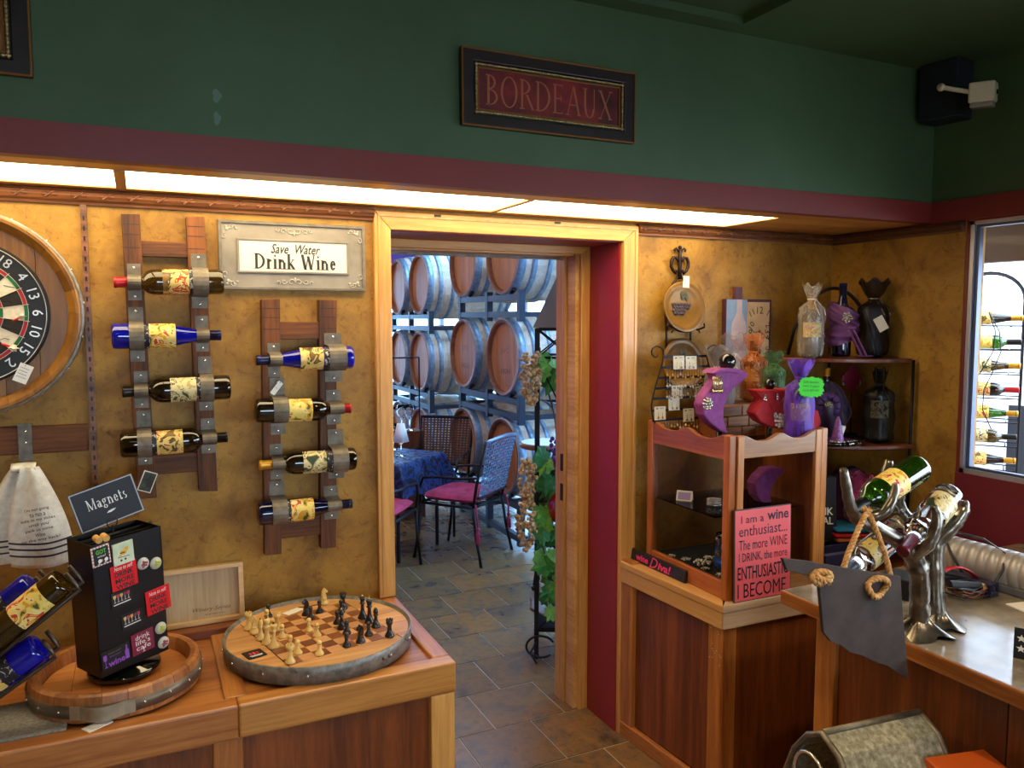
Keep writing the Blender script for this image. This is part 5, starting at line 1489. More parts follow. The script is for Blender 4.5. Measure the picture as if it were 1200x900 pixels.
bottle('olive bottle inside the grey organza bag', 'claret','golive','capblack','label3',(2.055,2.425,1.232),(2.055,2.425,1.50),(-.6,-1,0),'bottles inside gift bags',back=False)
t = bag('pale lavender net bag between grey and orange bags', (2.165,2.47,1.3545), .270, .040, sheer('net_lavender','#a08f96',.20), silk, .70, 1.6, 2, 1.0)
bag('orange organza bag in front of the clock picture', (2.222,2.42,1.3545), .268, .052, sheer('organza_orange','#d06a18',.50), plain('ribbon_orange','#d07a28',.5), .74, .95, 3)
bottle('bottle inside the orange organza bag', 'claret','gdark','capblack','label2',(2.222,2.42,1.357),(2.222,2.42,1.357+.24),(-.6,-1,0),'bottles inside gift bags',back=False)
bag('green organza bag beside the orange bag', (2.268,2.355,1.3545), .200, .048, sheer('organza_green','#2f6a34',.60), plain('ribbon_green','#3f7a40',.5), .76, 1.0, 4)
bag('bright purple organza bag with a green star label', (2.164,2.112,1.2290), .305, .054, sheer('organza_purple','#6a2ad0',.55), plain('ribbon_purple','#7a3ad0',.5), .80, .95, 5)
bottle('bottle with a red label inside the bright purple bag', 'claret','gdark','capblack','label2',(2.164,2.112,1.232),(2.164,2.112,1.232+.26),(-.6,-1,0),'bottles inside gift bags',back=False)
M = TR(2.152,2.048,1.443) @ rotz(R(-18)) @ RY(R(2))
t = thing('star_label', 'lime green starburst price label on the purple bag', 'label', M.translation, M.to_euler())
P_ = []
for q in range(36):
    a = 2*PI*q/36; k = 1 if q % 2 else .86
    P_.append((.050*k*math.copysign(abs(math.cos(a))**.6, math.cos(a)), .038*k*math.copysign(abs(math.sin(a))**.6, math.sin(a))))
MB().prism(P_, .001).build('starburst', plain('lime_paper','#3ee01e',.6), t)
for k, s_ in enumerate(('Gift basket','with 2 glass','and $5.00')): text(s_, 'handwriting', plain('pen_green','#1c5a1c',.6) if k == 0 else bpy.data.materials['pen_green'], t, TR(-.002,-.0004,.018-.015*k), .060, .008, shear=.2)

# ================================================================== CORNER IRON SHELF
ck_ = (2.822,2.588)
rk = thing('corner_shelf', 'black iron corner rack with three quarter-round wooden shelves', 'shelf', (0,0,0))
shm = wood('shelf_redwood','#4e2212','#7a3c20','x',7,.38,.25)
for zt_, r_ in ((1.525,.425),(1.178,.455),(.800,.47)):
    vs = [(ck_[0],ck_[1])]+[(ck_[0]-r_*math.cos(PI/2*q/16), ck_[1]-r_*math.sin(PI/2*q/16)) for q in range(17)]
    n = len(vs)
    MB().add([(x,y,zt_-.016) for x,y in vs]+[(x,y,zt_) for x,y in vs], [tuple(range(n))[::-1], tuple(range(n,2*n))]+[(i,(i+1)%n,n+(i+1)%n,n+i) for i in range(n)]).build('shelf_board', shm, rk, .003)
for (x, y) in ((2.806,2.572),(2.392,2.575),(2.812,2.150)):
    MB().tube([(x,y,.7200),(x,y,1.17),(x,y,1.52)] if (x,y) != (2.806,2.572) else [(x,y,.72),(x,y,1.74)], .0065, 8).build('post', M_['iron'], rk)
d = Vector((2.80-2.52,2.30-2.575,0))
MB().tube([(2.55+(.25)*s/16, 2.565-.25*s/16, 1.53+.285*math.sin(PI*s/16)**.6) for s in range(17)], .0075, 8).build('top_arch', M_['iron'], rk)
MB().tube([(2.825-.43*math.cos(PI/2*q/12), 2.588-.43*math.sin(PI/2*q/12), 1.185-.025) for q in range(13)], .004, 6).build('shelf_ring', M_['iron'], rk)

z1_ = 1.526
bag('sheer white organza bag on the top corner shelf', (2.480,2.37,z1_), .298, .054, sheer('organza_white','#d9cdbd',.30), silk, .80, .80, 6)
inbag('white wine bottle with an orange label inside the sheer white bag', (2.480,2.37,z1_), 'claret','golive','label2','capgold',.25)
bag('black organza bag on the top corner shelf', (2.752,2.30,z1_), .318, .066, sheer('organza_black','#08070f',.74,.5,0), M_['silver'], .76, 1.0, 7)
o = price_tag('gold edged tag pinned on the black bag on the top corner shelf', (2.718,2.233,1.665), .040, .060, R(-30), R(-28), 0, 0, mat='cream')
bottle('dark blue bottle wrapped in a violet scarf on the top shelf', 'hock','gnavy','capblue',None,(2.632,2.352,z1_+.001),(2.632,2.352,z1_+.305),(-.6,-1,0),'bottles on the corner shelf',back=False)
b = MB(); b.cbox((0,-.0385,.030),(.036,.0006,.012)); 
sc_ = thing('scarf', 'violet silk scarf wound around the blue bottle with a brooch', 'scarf', (2.632,2.352,z1_), (0,0,R(-35)))
silkv = mottled('violet_silk', [(.3,'#5a2a5e'),(.7,'#86508a')], 14, .45)
def wrap(z0, z1, r0, tilt, ph):
    def f(u, v):
        a = 2*PI*u
        rr = r0*(1-.22*(2*v-1)**2)+.006*math.sin(16*v+3*a+ph)+.004*math.sin(5*a+ph)
        return (rr*math.cos(a), rr*math.sin(a), z0+(z1-z0)*v+tilt*math.cos(a+ph*.2))
    return f
b = MB(); b.grid(wrap(.055,.150,.064,.016,1.0), 40, 18); b.grid(wrap(.115,.215,.060,-.018,2.6), 40, 18)
b.build('winding', silkv, sc_)
b = MB(); b.grid(lambda u, v: (.020+.055*v+.026*(u-.5), -.060-.012*math.sin(u*9)*(1-v*.3)-.006*v, .115-.110*v), 14, 12)
b.grid(lambda u, v: (.05+.06*v, -.066-.02*(u-.5)+.004*math.sin(v*20), .008+.003*math.sin(u*7)), 8, 12)
b.build('tail', silkv, sc_, solid=.002)
b = MB()
for q in range(16): b.sphere((.004+.0055*math.sqrt(q)*math.cos(q*2.4), -.066, .165+.0055*math.sqrt(q)*math.sin(q*2.4)), .0048, 6, 4)
b.build('brooch', gb, sc_)
z2_ = 1.179
pt = thing('round_tray', 'violet round tray with a dark jewelled rim on the middle shelf', 'tray', (2.535,2.305,z2_))
MB().lathe([(0,.0),(.105,.0),(.118,.006),(.120,.020),(.114,.020),(.110,.012),(0,.010)], 40).build('dish', M_['blackgloss'], pt)
MB().lathe([(.108,.0125),(0,.0125)], 40).build('violet_lining', plain('violet_lining','#6a2a78',.5), pt)
b = MB()
for a in (-120,-100,-70): b.sphere((.120*math.cos(R(a)),.120*math.sin(R(a)),.012), .005, 6, 4, (1,1,.7))
b.build('rim_jewels', M_['silver'], pt)
tulle = sheer('dark_tulle','#2c1440',.90)
t = thing('tulle_bottle_wrap', 'dark purple tulle wrapped bottle bag with a silver brooch', 'gift bag', (2.600,2.395,z2_+.001), (0,0,R(-40)), 'organza gift bags')
def puff(u, v):
    a = 2*PI*u; s = math.sin(PI*min(1,v*1.02))**.55
    rr = (.022+.068*s)*(1+.08*math.sin(9*a+6*v)+.06*math.sin(4*a-9*v))
    return (rr*math.cos(a), rr*math.sin(a), .245*v)
MB().grid(puff, 54, 26).build('tulle', tulle, t)
b = MB()
for q in range(9):
    a = 2*PI*q/9; b.grid(lambda u, v: (.018*math.cos(a)+(.035*v)*math.cos(a+1.2*(u-.5)), -.078-.010*math.sin(PI*v), .150+.02*math.sin(a)+(.035*v)*math.sin(a+1.2*(u-.5))), 4, 4)
b.build('flower', mottled('plum_petals', [(.3,'#371650'),(.7,'#542a70')], 30, .7), t, solid=.001)
b = MB()
for q in range(12): b.sphere((.0045*math.sqrt(q)*math.cos(q*2.4), -.093, .150+.0045*math.sqrt(q)*math.sin(q*2.4)), .0038, 6, 4)
b.build('brooch', gb, t)
bottle('bottle with a tan cork rising from the dark tulle wrap', 'claret','gdark','capgold',None,(2.600,2.395,z2_+.004),(2.600,2.395,z2_+.300),(-.6,-1,0),'bottles on the corner shelf',back=False,capz=.265)
t = thing('glitter_tree', 'small purple glitter cone tree on the violet tray', 'ornament', (2.498,2.235,z2_+.0125))
MB().lathe([(0,0),(.022,.002),(.024,.012),(.017,.05),(.010,.088),(.004,.105),(0,.106)], 20).build('cone', mottled('glitter', [(.3,'#5a2a66'),(.6,'#8c5a98'),(.8,'#c8a8cc')], 120, .4, .3), t)
b = MB()
for q in range(14): b.sphere((.024*math.cos(q*.45),.024*math.sin(q*.45),.006), .006, 6, 4)
b.build('bead_base', M_['silver'], t)
price_tag('white tag leaning behind the purple cone tree', (2.528,2.247,z2_+.050), .024, .060, R(18), R(-30), R(-4), 0)
b = MB()
for q in range(9): b.sphere((.006*q-.024,.004*math.sin(q*2),.004), .0045, 6, 4)
tag(b.build('small_brooch', M_['silver'], None, loc=(2.570,2.225,z2_+.0127)), 'silver brooch lying at the right of the violet tray', 'brooch')
bag('black organza bag on the middle corner shelf', (2.725,2.235,z2_), .300, .063, sheer('organza_black2','#05080e',.64,.5,0), silkb, .80, .55, 9)
inbag('dark bottle with a tan label inside the lower black bag', (2.725,2.235,z2_), 'claret','gdark','label3','capblack',.24)
pd = thing('diamond_bust', 'pink diamond earring display with two silver earrings by the corner post', 'jewelry stand', (2.79,2.43,1.425), (0,0,R(-55)))
MB().prism([(0,-.064),(.046,0),(0,.064),(-.046,0)], .010).build('diamond_board', plain('pink_felt','#9a1a44',.8), pd, .002)
MB().cyl((0,.006,-.06),(0,.012,-.245),.003,.003,8).build('stem', M_['black'], pd)
MB().cyl((0,.012,-.2455),(0,.012,-.240),.03,.03,16).build('foot', M_['black'], pd)
for s_ in (-1,1):
    b = MB(); b.cyl((s_*.034,-.003,.012),(s_*.034,-.003,-.02),.0012,.0012,5); b.sphere((s_*.034,-.004,-.026), .0065, 8, 5); b.sphere((s_*.034,-.004,-.008), .005, 8, 5); b.build('earring', M_['silver'], pd)
rb = thing('red_bust', 'dark red velvet bust behind the bright purple bag', 'jewelry stand', (2.33,2.25,z2_+.001), (0,0,R(-15)))
MB().prism([(-.05,0),(.06,0),(.05,.04),(.07,.09),(.055,.14),(-.04,.14),(-.06,.09),(-.03,.04)], .04).build('bust', velr, rb, .006)
rb.location = (2.392,2.300,z2_+.0005)
# lower shelf things
z3_ = .801
t = thing('tote_bag', 'black tote bag reading Drink Local on the lower corner shelf', 'bag', (2.425,2.245,z3_), (R(-4),0,R(-26)))
MB().prism([(-.072,0),(.072,0),(.070,.255),(-.070,.255)], .05).build('body', plain('tote_black','#0c0d12',.8), t, .006)
text('DRINK', 'lettering', M_['cream'], t, TR(.0,-.0012,.118), .112, .030, bold=.02)
text('LOCAL', 'lettering', M_['cream'], t, TR(.0,-.0012,.080), .112, .030, bold=.02)
for k, (z, c, w_, lb) in enumerate(((0,'#b05a1c',.20,'folded orange printed cloth at the bottom of the cloth stack'),(.018,'#b8141c',.215,'folded red cloth in the stack behind the rope'),(.040,'#1a6a8a',.205,'folded teal cloth on top of the stack'))):
    def fold(u, v, z=z, w_=w_, k=k):
        return (w_*(u-.5), .07*math.cos(PI*v)*.9, z+.009*(1+math.sin(PI*v))+.004*math.sin(u*7+k)*(u-.3))
    b = MB(); b.box(-w_/2,-.075,z+.001,w_/2,.075,z+.016)
    o = b.build('folded_cloth', mottled('cloth%d'%k, [(.3,c),(.7,tuple(min(1,x*1.3) for x in rgb(c)[:3])+(1,))], 30, .85), None, .007, 3, loc=(2.585,2.215,z3_), rot=(0,0,R(-24)))
    tag(o, lb, 'cloth', 'folded cloths on the lower shelf')
bag('magenta tulle bag with a bow on the cloth stack', (2.625,2.235,z3_+.0575), .195, .050, sheer('tulle_magenta','#b01a5a',.66), plain('ribbon_pink','#d0206a',.5), .66, 1.3, 11)
t = thing('purple_bag', 'dark plum gift bag leaning in the corner of the lower shelf', 'gift bag', (2.72,2.36,z3_), (0,0,R(-30)))
MB().prism([(-.07,0),(.07,0),(.065,.23),(.03,.25),(-.03,.24),(-.065,.22)], .06).build('body', mottled('plum_cloth', [(.3,'#3a1230'),(.7,'#5a2046')], 20, .7), t, .008)
t = thing('navy_box', 'dark navy open box on the cabinet top behind the slate sign', 'box', (2.425,2.135,.7225), (0,0,R(-3)))
b = MB(); b.box(-.13,-.055,0,.13,-.048,.075); b.box(-.13,.048,0,.13,.055,.075); b.box(-.13,-.048,0,-.123,.048,.075); b.box(.123,-.048,0,.13,.048,.075); b.box(-.123,-.048,0,.123,.048,.006)
b.build('walls', plain('navy_card','#1c1a38',.5), t, .001)
MB().box(-.123,-.047,.006,.123,.047,.045).build('lining', plain('lilac_lining','#6a5a78',.7), t)

# ---- signs on the ledge
t = thing('pink_sign', 'coral red sign reading I am a wine enthusiast leaning on the case', 'sign', (1.915,2.0105,.7225), (R(-1.5),0,R(-1.4)))
MB().prism([(-.124,0),(.124,0),(.124,.318),(-.124,.318)], .006).build('board', plain('dark_edge','#4a3a40',.6), t)
MB().prism([(-.121,.003),(.121,.003),(.121,.315),(-.121,.315)], .001, TR(0,-.0008,0)).build('face', paint('coral_face','#ee6264',.05,.5), t)
pi = plain('sign_plum','#2a1430',.5)
for (a, x, z, w_, h_, bo) in (('I am a',-.048,.283,.098,.026,0),('wine',.064,.288,.095,.034,.02),('enthusiast...',0,.243,.212,.036,0),('The more WINE',0,.195,.212,.034,0),('I DRINK, the more',0,.150,.212,.034,0),('ENTHUSIASTIC',0,.098,.222,.046,.01),('I BECOME.',0,.037,.222,.050,0)):
    text(a, 'lettering', pi, t, TR(x,-.0010,z), w_, h_, bold=bo)
M = TR(1.757,2.412,.7225) @ rotz(R(-88)) @ RX(R(-8))
t = thing('wine_diva_sign', 'narrow black block sign with pink lettering on the ledge', 'sign', M.translation, M.to_euler())
MB().prism([(-.165,0),(.165,0),(.165,.047),(-.165,.047)], .012).build('block', mottled('rubbed_black', [(.3,'#141214'),(.75,'#2c2624')], 30, .5), t, .0015)
hot = plain('hot_pink','#e23a78',.5)
text('wine', 'lettering', hot, t, TR(-.092,-.0008,.022), .078, .024, bold=.03)
text('D', 'lettering', hot, t, TR(-.018,-.0008,.024), .046, .040, shear=.3)
text('iva!', 'lettering', hot, t, TR(.046,-.0008,.022), .074, .031, bold=.03, shear=.15)

# ================================================================== BAR COUNTER
bc = thing('bar_counter', 'bar counter with a grey laminate top and oak panelled front', 'counter', (0,0,0))
lam = mottled('laminate', [(.3,'#62594a'),(.5,'#7d7260'),(.7,'#948872')], 14, .11, 0, 0, detail=6, spec=1.0)
CT = .880
MB().box(1.699,-1.2,CT-.042,2.832,1.713,CT-.0005).build('top_edge', M_['oaky'], bc, .004)
MB().box(1.706,-1.2,CT-.002,2.832,1.706,CT).build('laminate_top', lam, bc)
MB().box(1.795,1.590,.0,1.86,1.662,CT-.042).build('corner_post', M_['oakz'], bc, .004)
for k, (a, c) in enumerate(((1.10,1.592),(.55,1.096),(-.2,.546))):
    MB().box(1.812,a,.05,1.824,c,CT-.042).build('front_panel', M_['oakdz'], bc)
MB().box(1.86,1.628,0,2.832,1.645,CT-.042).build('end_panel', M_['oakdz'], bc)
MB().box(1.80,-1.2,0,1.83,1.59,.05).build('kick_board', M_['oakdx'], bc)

# ---- cast bottle holder
st = thing('tree_bottle_holder', 'cast pewter tree-shaped bottle holder on the bar', 'bottle holder', (0,0,0))
def limb(name, pts, rs):
    P = [Vector(p) for p in pts]; sm, rr = [], []
    for i in range(len(P)-1):
        p0, p1, p2, p3 = P[max(i-1,0)], P[i], P[i+1], P[min(i+2,len(P)-1)]
        for q in range(6):
            u = q/6
            sm.append(.5*((2*p1)+(p2-p0)*u+(2*p0-5*p1+4*p2-p3)*u*u+(3*p1-p0-3*p2+p3)*u**3)); rr.append((rs[i]*(1-u)+rs[i+1]*u)*(1.17+random.uniform(-.13,.13)))
    sm.append(P[-1]); rr.append(rs[-1])
    return MB().tube(sm, rr, 10).build(name, M_['pewter'], st)
b = MB()
def foot(u, v):
    a = 2*PI*u; rr = (.020+.052*(1-v)**1.7)*(1+.16*math.sin(5*a+1)+.08*math.sin(9*a))
    return (1.786+rr*math.cos(a)*1.05, 1.318+rr*math.sin(a), CT+.001+.046*v+.012*(1-v)*max(0,math.sin(3*a)))
b.grid(foot, 30, 8)
def foot2(u, v):
    a = 2*PI*u; rr = (.020+.044*(1-v)**1.7)*(1+.15*math.sin(4*a)+.08*math.sin(7*a))
    return (1.872+rr*math.cos(a), 1.330+rr*math.sin(a), CT+.001+.042*v+.010*(1-v)*max(0,math.sin(3*a+1)))
b.grid(foot2, 30, 8)
b.build('root_base', M_['pewter'], st)
limb('trunk', [(1.785,1.318,.885),(1.775,1.31,.963),(1.752,1.30,1.045),(1.729,1.30,1.092),(1.687,1.31,1.132),(1.610,1.32,1.178),(1.545,1.315,1.205),(1.500,1.30,1.250),(1.475,1.30,1.336)], [.024,.020,.021,.021,.018,.015,.013,.012,.009])
limb('branch', [(1.722,1.30,1.098),(1.735,1.265,1.135),(1.750,1.255,1.19),(1.744,1.262,1.228)], [.017,.015,.012,.007])
limb('branch', [(1.570,1.318,1.200),(1.600,1.285,1.222),(1.628,1.282,1.262),(1.632,1.285,1.290)], [.012,.011,.010,.006])
limb('trunk', [(1.872,1.330,.885),(1.868,1.335,.963),(1.866,1.34,1.051),(1.870,1.34,1.105),(1.895,1.312,1.150),(1.917,1.300,1.192),(1.918,1.302,1.215)], [.022,.020,.021,.020,.015,.011,.007])
limb('branch', [(1.868,1.34,1.08),(1.83,1.38,1.14),(1.79,1.395,1.20),(1.80,1.39,1.25),(1.822,1.375,1.285)], [.016,.014,.013,.011,.007])
limb('branch', [(1.79,1.395,1.18),(1.765,1.42,1.25),(1.78,1.42,1.312)], [.012,.011,.009])
limb('branch', [(1.752,1.30,1.05),(1.80,1.36,1.05),(1.866,1.34,1.04)], [.014,.013,.014])
gl = 'bottles resting in the tree holder'
bottle('green bottle with gold tip lying highest in the tree holder', 'claret','ggreen','capblackgreen' if 'capblackgreen' in M_ else 'capblack','label2',(1.812,1.358,1.300),(1.524,1.322,1.222),(0,-1,.9),gl,back=False,lz=(.10,.17))
bottle('clear bottle with a maroon foil neck in the tree holder', 'claret','gclear','capmaroon','label3',(1.918,1.345,1.222),(1.650,1.270,1.122),(0,-1,.7),gl,back=False,lz=(.05,.13))
bottle('clear bottle lying lowest behind the tree holder trunk', 'claret','gclear','capblack','label1',(1.860,1.435,1.120),(1.590,1.400,1.030),(0,-1,.5),gl,back=False,lz=(.14,.20))
for (p, d) in (((1.523,1.3215,1.2217),(-1,-.12,-.27)),((1.6495,1.2696,1.1218),(-1,-.28,-.37))):
    pass
# slate sign on rope
SL = [(1.245,1.166),(1.315,1.151),(1.462,1.111),(1.621,1.072),(1.635,.978),(1.664,.808),(1.625,.832),(1.589,.857),(1.55,.872),(1.501,.899),(1.46,.915),(1.43,.937),(1.398,.952),(1.375,.977),(1.357,1.083),(1.348,1.106),(1.30,1.124),(1.258,1.138)]
t = thing('slate_sign', 'blank jagged dark slate plaque hanging from the bottle holder', 'sign', (1.45,1.25,1.0))
MB().prism([(x-1.45,z-1.0) for x, z in SL], .009).build('slate', mottled('slate_grey', [(.3,'#3a322f'),(.7,'#4c423e')], 14, .8, 0, .2, spec=.15), t, .0012)
rope = mottled('sisal_rope', [(.3,'#9a6a34'),(.7,'#d0a060')], 90, .85, 0, .3)
rp = thing('hanging_rope', 'tan twisted rope holding the slate plaque on the bottle holder', 'rope', (0,0,0))
def twisted(name, pts, r=.0062):
    P = [Vector(p) for p in pts]
    L_ = [0]
    for i in range(1,len(P)): L_.append(L_[-1]+(P[i]-P[i-1]).length)
    N = max(12, int(L_[-1]/.0035))
    b = MB()
    for s_ in range(3):
        q = []
        for k in range(N+1):
            l = L_[-1]*k/N; i = 0
            while i < len(P)-2 and L_[i+1] < l: i += 1
            u = (l-L_[i])/max(1e-6,(L_[i+1]-L_[i])); c = P[i].lerp(P[i+1], u); d = (P[i+1]-P[i]).normalized()
            e = d.orthogonal().normalized(); f = d.cross(e); a = l/.030*2*PI+s_*2*PI/3
            q.append(c+(e*math.cos(a)+f*math.sin(a))*r*.55)
        b.tube(q, r*.62, 6)
    return b.build(name, rope, rp)
twisted('strand', [(1.556,1.290,1.232),(1.535,1.285,1.222),(1.500,1.275,1.190),(1.462,1.266,1.146),(1.432,1.258,1.100),(1.430,1.262,1.085)])
twisted('strand', [(1.540,1.295,1.238),(1.552,1.283,1.215),(1.570,1.272,1.165),(1.588,1.263,1.110),(1.600,1.260,1.070),(1.602,1.262,1.055)])
for (x, z, fl) in ((1.352,1.110,0),(1.535,1.060,1)):
    pts = [(x+(.030 if fl else .024)*math.cos(a)*(1+.1*math.sin(3*a)), 1.243-.004*math.sin(2*a), z+(.022 if fl else .013)*math.sin(a)) for a in [2*PI*q/20 for q in range(21)]]
    twisted('knot', pts, .0075 if not fl else .0070)
    if not fl:
        twisted('knot', [(x-.02,1.240,z+.006),(x+.004,1.235,z-.006),(x+.022,1.240,z+.008),(x+.030,1.244,z-.004),(x+.018,1.240,z-.014)], .0075)

# ---- radio, wires and small things on the bar
rd = thing('silver_radio', 'silver ribbed cylinder radio lying at the window end of the bar', 'radio', (2.31,1.43,CT+.0010), (0,0,R(3)))
silv = plain('silver_plastic','#a9a4a2',.38,.35)
prof = [(0,0)]
N = 16
for q in range(N):
    z = .50*q/N
    prof += [(.0560,z+.001),(.0560,z+.50/N-.003),(.0535,z+.50/N-.0015)]
prof += [(.056,.50),(0,.50)]
MB().lathe(prof, 32, TR(0,-.22,.062) @ RX(-PI/2)).build('ribbed_body', silv, rd)
MB().box(-.045,-.22,.0,.045,.28,.025).build('base', plain('radio_base','#5e5c62',.4), rd, .004)
MB().box(-.060,-.215,.030,-.030,-.09,.085).build('control_panel', plain('panel_grey','#b9b6b4',.4), rd, .004)
MB().lathe([(0,.004),(.012,.004),(.013,0)], 18, TR(-.060,-.175,.066) @ RY(-PI/2)).build('dial', M_['black'], rd)
MB().box(-.0615,-.205,.036,-.059,-.12,.050).build('display', plain('display_dark','#4a464a',.2), rd)
cb_ = plain('cable_black','#16161c',.4)
o = MB().tube([(2.235,1.50,.90),(2.245,1.56,.96),(2.27,1.60,1.00),(2.32,1.60,1.01),(2.34,1.52,1.004),(2.29,1.42,.992),(2.25,1.40,.955),(2.225,1.41,.91),(2.215,1.43,.888)], .0042, 7).build('power_cable', cb_)
tag(o, 'black cable looping over the silver radio', 'cable')
t = thing('wire_bundle', 'tangled bundle of thin black and copper wires in front of the radio', 'wires', (2.145,1.435,CT))
random.seed(4)
for k in range(9):
    rx, ry = random.uniform(.035,.075), random.uniform(.03,.07); a0 = random.uniform(0,6)
    pts = [(rx*math.cos(a0+a)*(1+.25*math.sin(3*a+k)), ry*math.sin(a0+a)*(1+.2*math.cos(2*a+k)), .004+.012*abs(math.sin(a*1.5+k))+.003*k) for a in [5.4*q/18 for q in range(19)]]
    MB().tube(pts, .0017, 5).build('wire', cb_ if k % 3 else plain('copper_wire','#8a4a2a',.4,.5), t)
MB().cyl((-.05,.02,.034),(.035,-.015,.030),.016,.013,12).build('black_plug', M_['black'], t)
MB().cyl((.035,-.015,.030),(.060,-.026,.029),.010,.008,12).build('wood_tip', M_['boxwood'], t)
o = MB().grid(lambda u, v: (2.10+.13*u, 1.53-.085*u+.024*(v-.5), .905+.055*math.sin(PI*u*.9)-.02*u+.004*math.sin(v*6)), 18, 3).build('red_ribbon', plain('ribbon_red','#c01424',.4), None, solid=.001)
tag(o, 'red ribbon draped over the wire bundle on the bar', 'ribbon')
for v in o.data.vertices: v.co.z = max(v.co.z, .884)
o = MB().box(-.035,-.16,0,.035,.10,.003).build('paper_strip', M_['white'], None, loc=(2.195,1.24,CT+.0005), rot=(0,0,R(-12))); tag(o, 'white paper strip lying along the foot of the silver radio', 'paper')
t = thing('blue_box', 'navy box with pale scribble lying against the radio', 'box', (2.205,1.465,CT+.0005), (0,0,R(4)))
MB().box(-.02,-.07,0,.02,.08,.040).build('carton', plain('navy_carton','#14163a',.4), t, .002)
MB().tube([(-.0206,-.05+.01*q,.02+.008*math.sin(q*2.2)) for q in range(7)], .0016, 5).build('scribble', M_['white'], t)
t = thing('display_stand_box', 'black bin behind the tree holder trunk on the bar', 'bin', (1.985,1.535,CT+.0005), (0,0,R(20)))
MB().box(-.05,-.045,0,.05,.045,.060).build('body', M_['black'], t, .004)
t['label'] = 'small black box behind the tree holder trunk on the bar'
price_tag('white card leaning behind the rope beside the tree holder', (1.665,1.405,.960), .085, .075, R(-25), R(-25), 0, 0)
price_tag('pale blue printed card behind the clear bottle', (1.735,1.47,.93), .075, .10, R(12), R(-20), 0, 0)
t = thing('star_card', 'black card with white stars standing at the window end of the bar', 'card', (1.88,1.065,CT+.0005), (0,0,R(-62)))
MB().prism([(-.06,0),(.045,0),(.045,.075),(-.06,.075)], .004).build('board', plain('card_black','#10131c',.5), t)
for z in (.05,.025):
    P_ = [((.010 if q % 2 == 0 else .0042)*math.sin(PI*q/5), (.010 if q % 2 == 0 else .0042)*math.cos(PI*q/5)) for q in range(10)]
    for x in (-.045,-.015,.015): MB().prism([(x+a, z+c) for a, c in P_], .0006, TR(0,-.0007,0)).build('star', M_['white'], t)

# ---- floor bin
gv = thing('galvanised_caddy', 'galvanised metal barrel-shaped caddy in front of the bar', 'caddy', (1.565,1.285,0), (0,0,R(-96)))
def arc_prof(n=14):
    return [(.135*math.sin(a), .44+.245*math.cos(a)-.0) for a in [R(-72)+R(144)*q/n for q in range(n+1)]]
ap = [(-.128,.505),(-.118,.56),(-.095,.62),(-.05,.672),(0,.692),(.0,.692)]
AP = [(-.145,.30),(-.142,.44),(-.125,.54),(-.095,.615),(-.050,.672),(-.0,.700)]
full = AP + [(.055,.672),(.105,.60),(.130,.52),(.142,.42),(.145,.30)]
n = len(full)
b = MB()
b.add([(x,-.13,z) for x,z in full]+[(x,.17,z) for x,z in full], [(i,i+1,n+i+1,n+i) for i in range(n-1)])
gsp = mottled('spangled_zinc', [(.3,'#6e6c58'),(.5,'#98957f'),(.7,'#c0bda8')], 70, .45, .15, .1)
b.build('curved_sheet', gsp, gv, solid=.003)
b = MB(); b.tube([(x,-.13,z) for x,z in full], .008, 8); b.tube([(x,.17,z) for x,z in full], .008, 8); b.tube([(0,-.13,.703),(0,.17,.703)], .008, 8)
b.build('rim', mottled('zinc_rim', [(.3,'#5c5546'),(.7,'#8a8272')], 30, .45, .6), gv)
MB().tube([(-.03+.055*math.cos(2*PI*q/24),-.138,.575+.060*math.sin(2*PI*q/24)) for q in range(24)], .0045, 7, True).build('ring_handle', M_['screw'], gv)
MB().box(-.15,-.14,.0,.15,.18,.30).build('plinth', M_['oakdx'], gv)
o = MB().box(-.075,-.07,0,.075,.07,.18).build('orange_box', paint('orange_card','#c8560f',.1,.6), None, .003, loc=(1.715,1.095,.470), rot=(0,R(-5),R(-20))); 
tag(o, 'bright orange box beside the galvanised caddy in front of the bar', 'box')
o = MB().box(1.63,1.0,0,1.80,1.13,.452).build('floor_crate', M_['oakdx'], None, .004); tag(o, 'dark wooden crate standing under the orange box', 'crate')

